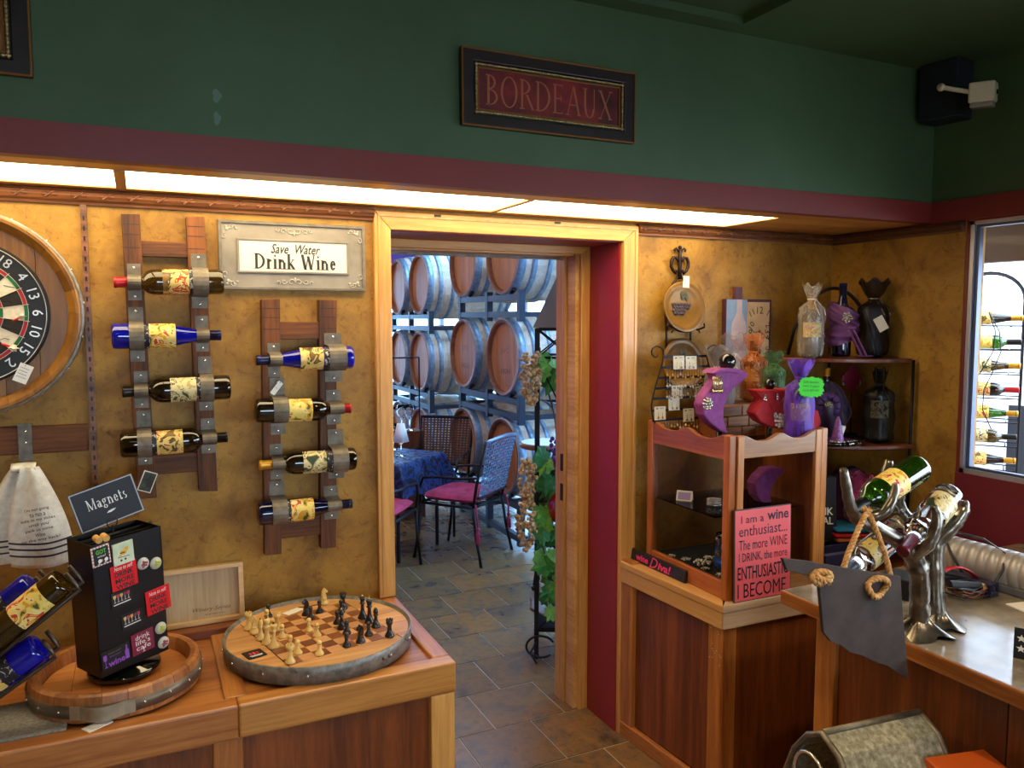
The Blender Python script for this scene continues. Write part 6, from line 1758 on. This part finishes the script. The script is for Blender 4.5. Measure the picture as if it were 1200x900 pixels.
# ================================================================== BARREL ROOM
M_['boak'] = wood('barrel_oak', '#c0ab92', '#e8dac6', 'z', 6, .6, 0)
M_['bhead'] = wood('barrel_head_pale', '#a8703e', '#cf9a62', 'x', 6, .55, .05)
M_['bheaddark'] = wood('barrel_chime', '#6a3c24', '#94603c', 'x', 6, .6, 0)
M_['bhoop'] = mottled('blue_galv_hoop', [(.3,'#6f8aa6'),(.7,'#a3bace')], 30, .42, .55, .05)
M_['rack'] = plain('rack_steel', '#3a4250', .45, .5)
def brad(z):
    t = (z-.45)/.45
    return .338-.053*t*t
def barrel_proto():
    t = thing('wine_barrel', 'oak wine barrel with blue galvanised hoops', 'barrel', (0,0,0), (0,0,0), 'oak barrels on the steel racks')
    NB = 28
    MR = RY(PI/2)
    zs = [0,.06,.14,.24,.34,.45,.56,.66,.76,.84,.90]
    vs = []; fs = []
    for z in zs:
        for k in range(NB):
            for e in (.03,.97):
                a = 2*PI*(k+e)/NB; r = brad(z); vs.append((r*math.cos(a), r*math.sin(a), z))
            a = 2*PI*(k+1)/NB; r = brad(z)-.0022; vs.append((r*math.cos(a), r*math.sin(a), z))
    m = NB*3
    for i in range(len(zs)-1):
        for k in range(m): fs.append((i*m+k, i*m+(k+1)%m, (i+1)*m+(k+1)%m, (i+1)*m+k))
    MB().add(vs, fs, MR).build('stave_shell', M_['boak'], t)
    for z0, z1, s_ in ((0,.035,1),(.90,.865,-1)):
        MB().lathe([(brad(0)+.001,z0),(brad(0)-.022,z0),(brad(0)-.030,z1),(brad(0)-.03,z1+s_*.002)], 48, MR).build('chime', M_['bheaddark'], t)
    for z0, z1 in ((.004,.060),(.105,.145),(.225,.260),(.64,.675),(.755,.795),(.84,.896)):
        MB().lathe([(brad(z0)+.0005,z0),(brad(z0)+.0035,z0),(brad(z1)+.0035,z1),(brad(z1)+.0005,z1)], 48, MR).build('hoop', M_['bhoop'], t)
    rh = brad(0)-.029
    for w_ in range(6):
        a, c = -rh+2*rh*w_/6+.0006, -rh+2*rh*(w_+1)/6-.0006
        P_ = [(a+(c-a)*q/5, s_) for s_ in (1,-1) for q in (range(6) if s_ == 1 else range(5,-1,-1))]
        P_ = [(x, s_*math.sqrt(max(0,rh*rh-x*x))) for x, s_ in P_]
        for (xx, rot) in ((.030, -PI/2),):
            MB().prism(P_, .012, TR(xx,0,0) @ rotz(rot)).build('head_board', wood('barrel_head_upright','#96602f','#c08850','z',6,.55,.05) if w_ == 0 else bpy.data.materials['barrel_head_upright'], t)
    MB().lathe([(0,.865),(rh,.865),(rh,.86)], 32, MR).build('far_head', M_['bhead'], t)
    MB().cyl((.45,0,.336),(.45,0,.345),.024,.022,14).build('bung', M_['cream'], t)
    return t
BX = 2.45
RY_ = ((5.337,'right rack, nearer'),(6.135,'right rack, farther'))
LY_ = ((7.28,'left rack, nearer'),(7.985,'left rack, farther'))
rows = []
for (ys, zs) in ((RY_, (2.158,1.398,.648)),(LY_, (2.022,1.276,.528))):
    for z, nm in zip(zs, ('top','middle','bottom')):
        for y, w_ in ys: rows.append((BX, y, z, f'oak barrel in the {nm} row of the {w_} of two', None))
bp_ = barrel_proto()
first = True
for x, y, z, lb, _ in rows:
    rot = (R(random.uniform(-8,8)),0,0)
    if first:
        o = bp_; o.location = (x,y,z); o.rotation_euler = rot; o['label'] = lb; first = False
    else: o = dup(bp_, lb, (x,y,z), rot)
    if 'middle row of the right rack' in lb:
        for k, (s_, zz_, h_) in enumerate((('S V C',.05,.040),('F R24-S',-.105,.040),('3',-.155,.034),('C',-.20,.034))):
            text(s_, 'branded_mark', M_['bheaddark'] if False else plain('brand_brown','#5a3420',.7) if 'brand_brown' not in bpy.data.materials else bpy.data.materials['brand_brown'], o, TR(.0294,0,zz_) @ rotz(-PI/2), None, h_)
# second row of barrels deeper in the cellar, seen through the gaps
for k, (y, z, lb) in enumerate(((5.9,1.398,'oak barrel behind the right rack, seen in the upper gap'),(5.9,2.158,'oak barrel behind the right rack, near the ceiling'),(6.7,1.398,'oak barrel in the rear line between the two racks, middle height'),(5.2,1.398,'oak barrel in the rear line, close to the doorway side'),(6.7,.648,'oak barrel low in the rear line between the racks'),(5.2,.648,'oak barrel low in the rear line behind the bistro table'))):
    dup(bp_, lb, (4.25,y,z), (R(20*k),0,0))
def rack(label, y0, y1, zf, x0=2.475, name='barrel_rack'):
    """welded frame: two cross frames joined by rails, with cradle horns"""
    t = thing(name, label, 'rack', (0,0,0), (0,0,0), 'steel barrel racks')
    zb_, zt_ = zf
    s = .022
    for x in (x0, x0+.85):
        for z in (zb_, zt_): MB().box(x-s,y0,z-s,x+s,y1,z+s).build('rail', M_['rack'], t)
        for y in (y0, (y0+y1)/2, y1): MB().box(x-s-.002,y-s,zb_-s-.03,x+s+.002,y+s,zt_+s+.03).build('upright', M_['rack'], t)
    for y in (y0, y1): MB().box(x0,y-s*.8,zb_-s*.8,x0+.85,y+s*.8,zb_+s*.8).build('tie_bar', M_['rack'], t)
    return t
def horns(t, ys, zc, x0=2.475):
    for y in ys:
        for x in (x0, x0+.85):
            for s_ in (-1,1):
                a0 = R(-90+s_*16); a1 = R(-90+s_*34); r_ = .305
                MB().tube([(x,y+r_*math.cos(a0),zc+r_*math.sin(a0)),(x,y+r_*math.cos(a1),zc+r_*math.sin(a1))], .018, 6).build('cradle_horn', M_['iron'], t)
for (ys, zs, y0, y1, nm) in ((RY_,(2.158,1.398,.648),5.06,6.20,'right'),(LY_,(2.022,1.276,.528),6.99,8.16,'left')):
    yy = [q[0] for q in ys]
    t = rack(f'steel rack frame between top and middle barrels, {nm} stack', y0, y1, (zs[1]+.322, zs[0]-.315)); horns(t, yy, zs[0])
    t = rack(f'steel rack frame between middle and bottom barrels, {nm} stack', y0, y1, (zs[2]+.322, zs[1]-.315)); horns(t, yy, zs[1])
    t = rack(f'steel floor rack under the bottom barrels, {nm} stack', y0, y1, (.075, zs[2]-.335)); horns(t, yy, zs[2])
t = rack('steel rack frames carrying the rear line of barrels', 4.8, 7.1, (.97,1.083), 4.275)
for zc in (.648,1.398,2.158): horns(t, (5.2,5.9,6.7), zc, 4.275)
for x in (4.275,5.125):
    for z in (.29,1.80): MB().box(x-.022,4.8,z-.022,x+.022,7.1,z+.022).build('rail', M_['rack'], t)
    for y in (4.82,5.55,6.3,7.08): MB().box(x-.024,y-.022,-.004,x+.024,y+.022,1.85).build('upright', M_['rack'], t)

# ---- table, cloth, things on it
TA = R(38)
tb = thing('bistro_table', 'small square iron table under a dark blue damask cloth', 'table', (1.586,5.515,0), (0,0,TA))
MB().box(-.28,-.33,.675,.28,.33,.694).build('table_top', M_['iron'], tb, .004)
for sx in (-1,1):
    for sy in (-1,1): MB().cyl((sx*.25,sy*.29,0),(sx*.25,sy*.29,.675),.014,.014,10).build('leg', M_['iron'], tb)
def damask():
    m, n, l, b = newmat('blue_damask')
    v = coords(n, l)
    f = noise(n, l, v, 13, 2, .5, 2.2)
    l.new(ramp(n, l, f, [(.46, '#060a16'), (.50, '#1f3f78')]), b.inputs['Base Color'])
    l.new(ramp(n, l, f, [(.46, (.65,.65,.65,1)), (.50, (.35,.35,.35,1))]), b.inputs['Roughness'])
    return m
cl = thing('tablecloth', 'dark blue damask tablecloth draped over the small table', 'tablecloth', (1.586,5.515,.696), (0,0,TA))
def drape(u, v):
    # square cloth: u,v in 0..1 over 1.06 x 1.16, folding down past the edges
    x, y = (u-.5)*1.06, (v-.5)*1.16
    hx, hy = .285, .335
    ox, oy = max(0,abs(x)-hx), max(0,abs(y)-hy)
    d = math.hypot(ox, oy)
    px = math.copysign(min(abs(x),hx), x); py_ = math.copysign(min(abs(y),hy), y)
    if d > 0:
        fl_ = .014*math.sin(26*(x*(1 if oy>ox else .2)+y*(1 if ox>oy else .2)))*min(1,d/.1)
        k = (.012+.10*d+fl_)
        px += math.copysign(1, x)*ox/d*k; py_ += math.copysign(1, y)*oy/d*k
        if ox > 0 and oy > 0: px += math.copysign(.03*min(ox,oy)/.1, x); py_ += math.copysign(.03*min(ox,oy)/.1, y)
    return (px, py_, .004-d*.97)
MB().grid(drape, 56, 60).build('cloth', damask(), cl)
def wineglass(label, loc, s=1.0):
    t = thing('wine_glass', label, 'glass', loc, (0,0,0), 'wine glasses on the blue tablecloth')
    MB().lathe([(0,.002),(.034*s,.002),(.034*s,.004),(.006,.009),(.0035,.02),(.0035,.085*s),(.02*s,.10*s),(.036*s,.13*s),(.038*s,.155*s),(.031*s,.20*s),(.0302*s,.20*s),(.037*s,.155*s),(.035*s,.131*s),(.018*s,.103*s),(0,.095*s)], 24).build('glass', M_['glassclear'], t)
    return t
ux, uy = math.cos(TA), math.sin(TA)
def ont(a, b_): return (1.586+a*ux-b_*uy, 5.515+a*uy+b_*ux, .701)
lp = thing('glass_lamp', 'wine glass table lamp with a white shade on the blue cloth', 'lamp', ont(-.005,-.15))
MB().lathe([(0,.0),(.036,0),(.036,.003),(.006,.008),(.0035,.02),(.0035,.08),(.02,.095),(.034,.125),(.033,.14)], 24).build('glass_foot', M_['glassclear'], lp)
MB().lathe([(.058,.105),(.026,.235)], 28).build('shade', plain('lamp_white','#e6e2e0',.7), lp, solid=.002)
MB().sphere((0,0,.155), .012, 10, 6).build('glow_bulb', emit('bulb_glow', (1,.6,.3,1), 6), lp)
for k, (a, b_) in enumerate(((-.12,.04),(.20,.06),(-.18,.20),(-.02,.26))):
    wineglass(['wine glass on the blue cloth nearest the white lamp','wine glass on the blue cloth toward the weave-back chair','wine glass at the far left corner of the blue cloth','wine glass at the rear edge of the blue cloth'][k], ont(a, b_))

# ---- woven iron chairs
M_['chairiron'] = plain('chair_iron', '#191a22', .4, .5)
def weave(name, c): return mottled(name, [(.35,tuple(x*.55 for x in rgb(c)[:3])+(1,)),(.65,c)], 40, .6)
wv_b = weave('weave_slate','#7486a6'); wv_n = weave('weave_brown','#6a4c38')
def chair(label, loc, ang, wv, round_top=True):
    t = thing('woven_chair', label, 'chair', loc, (0,0,ang), 'iron chairs with woven backs')
    im = M_['chairiron']; sh = .40
    # local: front is -y, seat .45 x .43
    b = MB(); b.tube([(-.22,-.21,sh),(.22,-.21,sh),(.215,.21,sh),(-.215,.21,sh)], .011, 8, True); b.build('seat_frame', im, t)
    b = MB()
    for q in range(9): b.cyl((-.2+.05*q,-.21,sh),(-.2+.05*q,.21,sh),.004,.004,5)
    b.build('seat_slats', im, t)
    for s_ in (-1,1):
        MB().tube([(s_*.22,-.21,sh),(s_*.225,-.225,.2),(s_*.235,-.26,0)], .011, 8).build('leg', im, t)
        MB().tube([(s_*.215,.21,sh),(s_*.225,.235,.2),(s_*.235,.28,0)], .011, 8).build('leg', im, t)
        MB().tube([(s_*.215,.21,sh),(s_*.218,.235,.55),(s_*.228,.31,.85)], .011, 8).build('back_post', im, t)
        MB().tube([(s_*.22,-.21,sh),(s_*.235,-.21,.50),(s_*.245,-.17,.585),(s_*.25,-.03,.60),(s_*.24,.12,.60),(s_*.222,.255,.61)], .010, 8).build('arm', im, t)
    dome = .022 if round_top else 0
    pr_ = [(-.232+.464*q/10, .315+.03*math.cos(PI*(q/10-.5))*(1 if round_top else .2), .86+dome*math.sin(PI*q/10)) for q in range(11)]
    MB().tube(pr_, .0125, 8).build('top_rail', im if not round_top else plain('rail_pale','#8b97ae',.3,.6) if 'rail_pale' not in bpy.data.materials else bpy.data.materials['rail_pale'], t)
    MB().tube([(-.218,.245,.47),(.218,.245,.47)], .009, 8).build('lower_rail', im, t)
    b = MB()
    nx, nz = 15, 19
    def bp(u, v):
        hw = .205+.016*v
        return Vector((-hw+2*hw*u, .245+.075*v+.025*math.sin(PI*u)*v, .475+.385*v+dome*math.sin(PI*u)*v))
    for i in range(nx):
        u = (i+.5)/nx
        for k in range(8):
            p, q = bp(u,k/8), bp(u,(k+1)/8); w_ = .0072
            b.add([p+Vector((-w_,0,0)),p+Vector((w_,0,0)),q+Vector((w_,0,0)),q+Vector((-w_,0,0))], [(0,1,2,3)])
    for j in range(nz):
        v = (j+.5)/nz
        for k in range(10):
            p, q = bp(k/10,v), bp((k+1)/10,v); w_ = .0058; o_ = Vector((0,.003 if (j+k)%2 else -.003,0))
            b.add([p+o_+Vector((0,0,-w_)),q+o_+Vector((0,0,-w_)),q+o_+Vector((0,0,w_)),p+o_+Vector((0,0,w_))], [(0,1,2,3)])
    o = b.build('woven_back', wv, t)
    return t
def cushion(label, loc, ang):
    t = thing('seat_cushion', label, 'cushion', loc, (0,0,ang), 'tufted burgundy chair cushions')
    mt = mottled('burgundy_cloth', [(.3,'#86183c'),(.55,'#b83258'),(.75,'#98204a')], 14, .8) if 'burgundy_cloth' not in bpy.data.materials else bpy.data.materials['burgundy_cloth']
    def f(s_):
        def g(u, v):
            x, y = 2*u-1, 2*v-1
            e = (1-abs(x)**5)*(1-abs(y)**5)
            tuft = 1-.38*sum(math.exp(-((x-a)**2+(y-c)**2)/.02) for a in (-.4,.4) for c in (-.4,.4))
            k = 1-.06*(x*x*y*y)
            return (.222*x*k, .215*y*k, .035+s_*.036*max(0,e)**.5*(tuft if s_ > 0 else 1))
        return g
    MB().grid(f(1), 28, 28).grid(f(-1), 16, 16).build('pad', mt, t)
    for s_ in (-1,1):
        b = MB(); b.tube([(s_*.20,.20,.03),(s_*.225,.235,.0),(s_*.235,.25,-.07),(s_*.235,.255,-.15)], .006, 6)
        for q in range(7): a = 2*PI*q/7; b.tube([(s_*.235,.255,-.15),(s_*.235+.012*math.cos(a),.255+.012*math.sin(a),-.19),(s_*.235+.015*math.cos(a),.255+.015*math.sin(a),-.25)], .004, 5)
        b.sphere((s_*.235,.255,-.15), .014, 8, 6)
        b.build('tassel', mt, t)
    return t
A1 = R(38)
chair('slate blue woven iron chair with burgundy cushion in front of the barrels', (2.05,5.15,0), A1+PI*0, wv_b)
chair_o = [o for o in COL.objects if o.get('category') == 'chair'][-1]
chair_o.rotation_euler[2] = math.atan2(-.6,-.8)+PI/2*0 + 0
# local front (-y) must point along (-.6,.8)
def face(dx, dy): return math.atan2(dx, -dy)
chair_o.rotation_euler[2] = face(-.62,.78)
cushion('burgundy tufted cushion with tassels on the slate blue chair', (2.05,5.15,.413), face(-.62,.78))
chair('brown woven iron chair at the far side of the blue table', (2.13,5.93,0), face(-.62,-.78), wv_n, False)
chair('woven iron chair half hidden behind the left door casing', (1.35,4.98,0), face(.62,.78), wv_n, False)
cushion('burgundy cushion on the half hidden chair by the left casing', (1.35,4.98,.413), face(.62,.78))

# ---- tall bistro table
t = thing('bar_table', 'round pale bistro table on iron legs by the plant tower', 'table', (2.26,4.28,0))
MB().lathe([(0,.888),(.150,.888),(.158,.895),(.158,.915),(.150,.922),(0,.922)], 40).build('edge', wood('table_edge','#6a4026','#96643e','x',8,.4,.1), t)
MB().lathe([(.148,.9225),(0,.9225)], 40).build('top', plain('table_white','#dfe4ea',.3), t)
for k in range(3):
    a = R(205+120*k)
    MB().tube([(.06*math.cos(a),.06*math.sin(a),.888),(.03*math.cos(a),.03*math.sin(a),.55),(.07*math.cos(a),.07*math.sin(a),.2),(.11*math.cos(a),.11*math.sin(a),0.02)], .010, 8).build('leg', M_['chairiron'], t)
    MB().sphere((.11*math.cos(a),.11*math.sin(a),.018), .018, 10, 6).build('foot', M_['chairiron'], t)
b = MB()
for k in range(3):
    a = R(205+120*k); c, s_ = math.cos(a), math.sin(a)
    b.tube([(c*r_, s_*r_, z) for r_, z in ((.03,.72),(.08,.74),(.11,.79),(.09,.84),(.05,.83),(.055,.79),(.08,.80))], .006, 6)
b.build('scrolls', M_['chairiron'], t)

# ---- iron plant tower by the door
pt = thing('plant_tower', 'black iron plant tower with lattice and pitched hood inside the doorway', 'plant stand', (1.722,3.345,0), (0,0,R(-28)))
ex0, ex1, ey0, ey1 = 0.0, .338, 0.0, .335
im = M_['iron']
for x in (ex0, ex1):
    for y in (ey0, ey1): MB().box(x-.011,y-.011,.02,x+.011,y+.011,1.64).build('post', im, pt); MB().sphere((x,y,.02),.018,8,6).build('foot', im, pt)
for z in (.15,.48,.80,1.50,1.635):
    b = MB()
    for y in (ey0, ey1): b.box(ex0,y-.006,z-.006,ex1,y+.006,z+.006)
    for x in (ex0, ex1): b.box(x-.006,ey0,z-.006,x+.006,ey1,z+.006)
    b.build('ring_rail', im, pt)
for (z0_, z1_) in ((1.50,1.635),(.15,.48),(.80,1.50)):
    b = MB()
    n = 2 if z1_-z0_ < .2 else 1
    for y in (ey0, ey1):
        for q in range(n):
            a, c = ex0+(ex1-ex0)*q/n, ex0+(ex1-ex0)*(q+1)/n
            b.cyl((a,y,z0_),(c,y,z1_),.0045,.0045,6); b.cyl((a,y,z1_),(c,y,z0_),.0045,.0045,6)
    for x in (ex0, ex1):
        for q in range(n):
            a, c = ey0+(ey1-ey0)*q/n, ey0+(ey1-ey0)*(q+1)/n
            b.cyl((x,a,z0_),(x,c,z1_),.0045,.0045,6); b.cyl((x,a,z1_),(x,c,z0_),.0045,.0045,6)
    b.build('lattice', im, pt)
ap = ((ex0+ex1)/2, (ey0+ey1)/2, 2.05)
hood = plain('hood_taupe','#7c6a5c',.7)
MB().add([(ex0-.02,ey0-.02,1.645),(ex1+.02,ey0-.02,1.645),(ex1+.02,ey1+.02,1.645),(ex0-.02,ey1+.02,1.645),ap], [(0,1,4),(1,2,4),(2,3,4),(3,0,4),(3,2,1,0)]).build('hood', hood, pt)
for z in (.155,.805): MB().box(ex0,ey0,z,ex1,ey1,z+.008).build('shelf', im, pt)
b = MB()
b.tube([(ex0+.02+.07*math.cos(a),ey0-.02,.075+.055*math.sin(a)) for a in [PI*.15+2*PI*.8*q/18 for q in range(19)]], .006, 7)
b.tube([(ex0,ey0,.10),(ex0-.03,ey0-.05,.05),(ex0+.005,ey0-.075,.012)], .005, 6)
b.build('scroll_foot', im, pt)
tr = thing('wood_dish', 'curved brown wooden dish at the foot of the plant tower', 'dish', (1.855,3.40,.165), (0,0,R(-28)))
MB().grid(lambda u, v: (-.125+.25*u, -.08+.16*v, .020+.045*(2*u-1)**2+.02*(2*v-1)**2), 16, 8).build('bowl', wood('dish_brown','#4a3020','#7a5436','x',7,.5,.1), tr, solid=.012)
o = MB().sphere((0,0,0), .052, 24, 14).build('gazing_ball', M_['gblue'], None, loc=(1.872,3.392,.248)); tag(o, 'cobalt blue glass ball resting in the wooden dish', 'ball')
leafm = [mottled('vine_leaf%d'%k, [(.3,a),(.7,c)], 20, .45) for k, (a, c) in enumerate((('#2a7a2c','#55b84c'),('#3f8a28','#8cc850'),('#1c5f26','#459a44')))]
def leafmesh(name, mt):
    out = [(0,-.05),(.020,-.042),(.042,-.046),(.040,-.022),(.058,-.002),(.038,.012),(.036,.036),(.016,.034),(0,.062)]
    pts = out + [(-x,z) for x, z in out[-2:0:-1]]
    vs = [(x, .012*abs(x)/.058-.010*(z/.06)**2, z) for x, z in pts]+[(0,-.006,0)]
    n = len(pts)
    me = MB().add(vs, [(i,(i+1)%n,n) for i in range(n)]).mesh(name); me.materials.append(mt); return me
lms = [leafmesh('leaf', m) for m in leafm]
vine = thing('grape_vine', 'green artificial grape vine winding up the plant tower', 'vine', (0,0,0))
b = MB(); b.tube([(1.78+.05*math.sin(z*7), 3.33+.02*math.cos(z*5), z) for z in [.25+1.3*q/30 for q in range(31)]], .0045, 6); b.build('stem', plain('vine_brown','#4c3a22',.7), vine)
random.seed(11)
def leaf(x, y, z, s=1.0):
    o = bpy.data.objects.new('leaf', lms[random.randrange(3)]); COL.objects.link(o); o.parent = vine
    o.location = (x,y,z); o.rotation_euler = (R(random.uniform(-35,35)), R(random.uniform(100,260)), R(random.uniform(-60,20))); o.scale = (s,s,s)
for x, z, s in ((1.76,1.47,1.2),(1.715,1.43,1.1),(1.785,1.39,1.3),(1.80,1.45,1.0)): leaf(x, 3.315, z, s)
for q in range(44):
    z = random.uniform(.24,1.02); x = random.uniform(1.72,1.83) if z > .45 else random.uniform(1.765,1.84)
    leaf(x, random.uniform(3.27,3.34), z, random.uniform(.75,1.15))
def cluster(label, c, n, h, w_, mt, name='grape_cluster', r0=.010, group=None):
    b = MB(); rnd = random.Random(int(c[2]*1000))
    for q in range(n):
        v = rnd.random(); a = rnd.uniform(0,2*PI); rr = w_*(.35+.65*math.sin(PI*min(1,.15+v*.85)))*rnd.uniform(.5,1)
        b.sphere((rr*math.cos(a), rr*math.sin(a), -h*v), r0*rnd.uniform(.8,1.2), 7, 5)
    o = b.build(name, mt, None, loc=c); return tag(o, label, 'grapes', group)
goldg = mottled('gold_grapes', [(.3,'#7a5a2c'),(.5,'#b8905a'),(.7,'#e0cfa4')], 60, .3, .2)
cluster('gold artificial grape cluster hanging beside the tower top', (1.668,3.30,1.53), 150, .25, .055, goldg, group='gold grape clusters on the tower')
cluster('gold artificial grape cluster at the middle of the tower', (1.640,3.28,1.02), 110, .22, .045, goldg, group='gold grape clusters on the tower')
cluster('gold artificial grape cluster low on the tower, lowest of three', (1.630,3.27,.82), 120, .24, .055, goldg, group='gold grape clusters on the tower')
cluster('yellow artificial grape bunch at the top of the tower near the jamb', (1.825,3.29,1.43), 24, .12, .03, plain('yellow_grapes','#c8b81c',.3), group=None)
cluster('purple artificial grape bunch beside the pale bistro table', (1.788,3.27,1.125), 40, .17, .035, plain('purple_grapes','#5a2480',.3))
o = MB().lathe([(0,-.075),(.03,-.068),(.052,-.04),(.06,0),(.052,.04),(.03,.068),(.012,.078),(.012,.09),(0,.092)], 16, None, smooth=False).build('red_ornament', bottleglass('ruby_glass','#c00d18',.5), None, loc=(1.806,3.265,.775)); tag(o, 'faceted ruby red glass ornament hanging in the green vine', 'ornament')
# shelf unit with glassware at the far left of the cellar
t = thing('glass_shelf_stand', 'dark stand with hanging stemware at the far side of the blue table', 'stand', (1.96,6.38,0))
MB().box(-.20,-.10,.0,.20,.10,.74).build('cabinet', M_['oakdz'], t)
b = MB(); b.cyl((-.19,0,.74),(-.19,0,1.36),.007,.007,6); b.cyl((.19,0,.74),(.19,0,1.36),.007,.007,6); b.cyl((-.19,0,1.36),(.19,0,1.36),.007,.007,6)
b.build('hanger', M_['iron'], t)
for k, (dx, dz) in enumerate(((-.15,.742),(-.07,.742),(.02,.742),(-.11,.742),(.09,.742))):
    wineglass(['stemmed glass on the dark stand, far left','second stemmed glass on the dark stand','middle stemmed glass on the dark stand','stemmed glass at the rear of the dark stand','stemmed glass at the right end of the dark stand'][k], (1.96+dx,6.38+(.05 if k == 3 else -.03),dz), 1.1)['group'] = 'stemware on the dark stand'

# ================================================================== OUTSIDE THE SIDE WINDOW
def wire_rack(label, c, ang, h0, h1, labels, gls):
    t = thing('wire_wine_rack', label, 'rack', (c[0],c[1],0), (0,0,ang), 'arched wire racks outside the window')
    hw = .155
    for y in (-.09,.09):
        pts = [(-hw,y,-.02),(-hw,y,h1-.14)]+[(-hw*math.cos(PI*q/14),y,h1-.14+.14*math.sin(PI*q/14)) for q in range(1,14)]+[(hw,y,h1-.14),(hw,y,-.02)]
        MB().tube(pts, .0055, 7).build('arch', M_['iron'], t)
    for k in range(len(labels)):
        z = h0+.123*k
        b = MB()
        for y in (-.09,.09):
            b.cyl((-hw,y,z-.040),(hw,y,z-.040),.0035,.0035,6)
        for x in (-.10,.10): b.tube([(x,-.09,z-.040),(x,0,z-.046),(x,.09,z-.040)], .0035, 6)
        b.build('wire_tier', M_['iron'], t)
    b = MB()
    for s_ in (-1,1): b.tube([(s_*.05*q/6+.05*math.sin(q),-.095,h1-.2-.1*q) for q in range(7)], .003, 5)
    b.build('vine_scroll', M_['iron'], t)
    ca, sa = math.cos(ang), math.sin(ang)
    for k, lb in enumerate(labels):
        z = h0+.123*k
        bottle(lb, 'claret' if k % 2 else 'hock', gls[k % len(gls)], ('capgold','capblack','capgold','capred')[k % 4], ('label1','label3','label2')[k % 3], (c[0]-.15*ca, c[1]-.15*sa, z), (c[0]+.15*ca, c[1]+.15*sa, z), (sa*1,-ca,.3), 'bottles in the outdoor wire racks')
names = ('lowest','second lowest','third lowest','middle','third from the top','second from the top','topmost')
wire_rack('arched black wire wine rack just outside the window', (3.99,2.625), R(-57), .95, 1.92, [f'bottle lying in the near outdoor wire rack, {q}' for q in names], ('gdark','golive','ggreen'))
t = thing('outdoor_signboard', 'dark signboard standing outside the window beyond the wire rack', 'sign', (4.44,2.72,0), (0,0,R(-57)))
MB().box(-.05,-.02,.80,.62,.02,1.20).build('board', plain('board_dark','#22262e',.6), t)
for x in (0,.55): MB().box(x,-.015,-.02,x+.03,.015,.80).build('leg', M_['iron'], t)
for q in range(7): MB().box(.12+.05*q,-.022,1.16,.15+.05*q,-.0195,1.22).build('pale_bar', M_['white'], t) if False else None

# ---- unseen warm lamps added in the cellar to light the barrel heads
for k, (x, y) in enumerate(((.6,4.6),(.6,6.6),(.6,8.4))):
    t = thing('added_pendant', ['added unseen pendant lamp in the cellar nearest the doorway','added unseen pendant lamp in the middle of the cellar','added unseen pendant lamp at the far end of the cellar'][k], 'lamp', (x,y,2.75), (0,0,0), 'added pendant lamps of the cellar')
    MB().lathe([(.03,.16),(.06,.12),(.15,0)], 24).build('shade', M_['iron'], t, solid=.002)
    MB().cyl((0,0,.16),(0,0,.75),.004,.004,6).build('cord', M_['black'], t)
    MB().sphere((0,0,.04), .035, 12, 8).build('bulb', emit('bulb_warm',(1,.66,.36,1),20) if 'bulb_warm' not in bpy.data.materials else bpy.data.materials['bulb_warm'], t)
    l = bpy.data.lights.new('added_bulb', 'POINT'); l.energy = 34; l.color = (1,.72,.46); l.shadow_soft_size = .05
    lo = bpy.data.objects.new('added_bulb', l); COL.objects.link(lo); lo.parent = t; lo.location = (0,0,-.03)

# ================================================================== UNSEEN LAMPS ADDED AS WARM FILL FOR THE SHOP
def fill_light(label, x, y, e):
    t = thing('fill_can', label, 'light', (x,y,2.635 if (y > 2.045 or x > 1.8) else 2.66), (0,0,0), 'added fill lamps on the shop ceiling')
    MB().lathe([(.075,0),(.060,-.004),(.055,.0),(.055,-.0005)], 24).build('trim_ring', M_['white'], t)
    MB().lathe([(0,-.002),(.054,-.002)], 20).build('bulb_face', emit('fill_glow',(1,.78,.5,1),8) if 'fill_glow' not in bpy.data.materials else bpy.data.materials['fill_glow'], t)
    l = bpy.data.lights.new('fill_spot', 'SPOT'); l.energy = e; l.color = (1,.76,.48); l.spot_size = R(120); l.spot_blend = .8; l.shadow_soft_size = .05
    lo = bpy.data.objects.new('fill_spot', l); COL.objects.link(lo); lo.parent = t; lo.location = (0,0,-.01)
for k, (x, y) in enumerate(((-.3,.3),(1.1,.9),(.6,-1.2),(2.1,.2),(-.9,-.9))):
    fill_light(['added fill lamp over the left of the shop','added fill lamp in front of the doorway','added fill lamp behind the viewer','added fill lamp over the bar counter','added fill lamp at the left rear of the shop'][k], x, y, FILL_LIGHT)
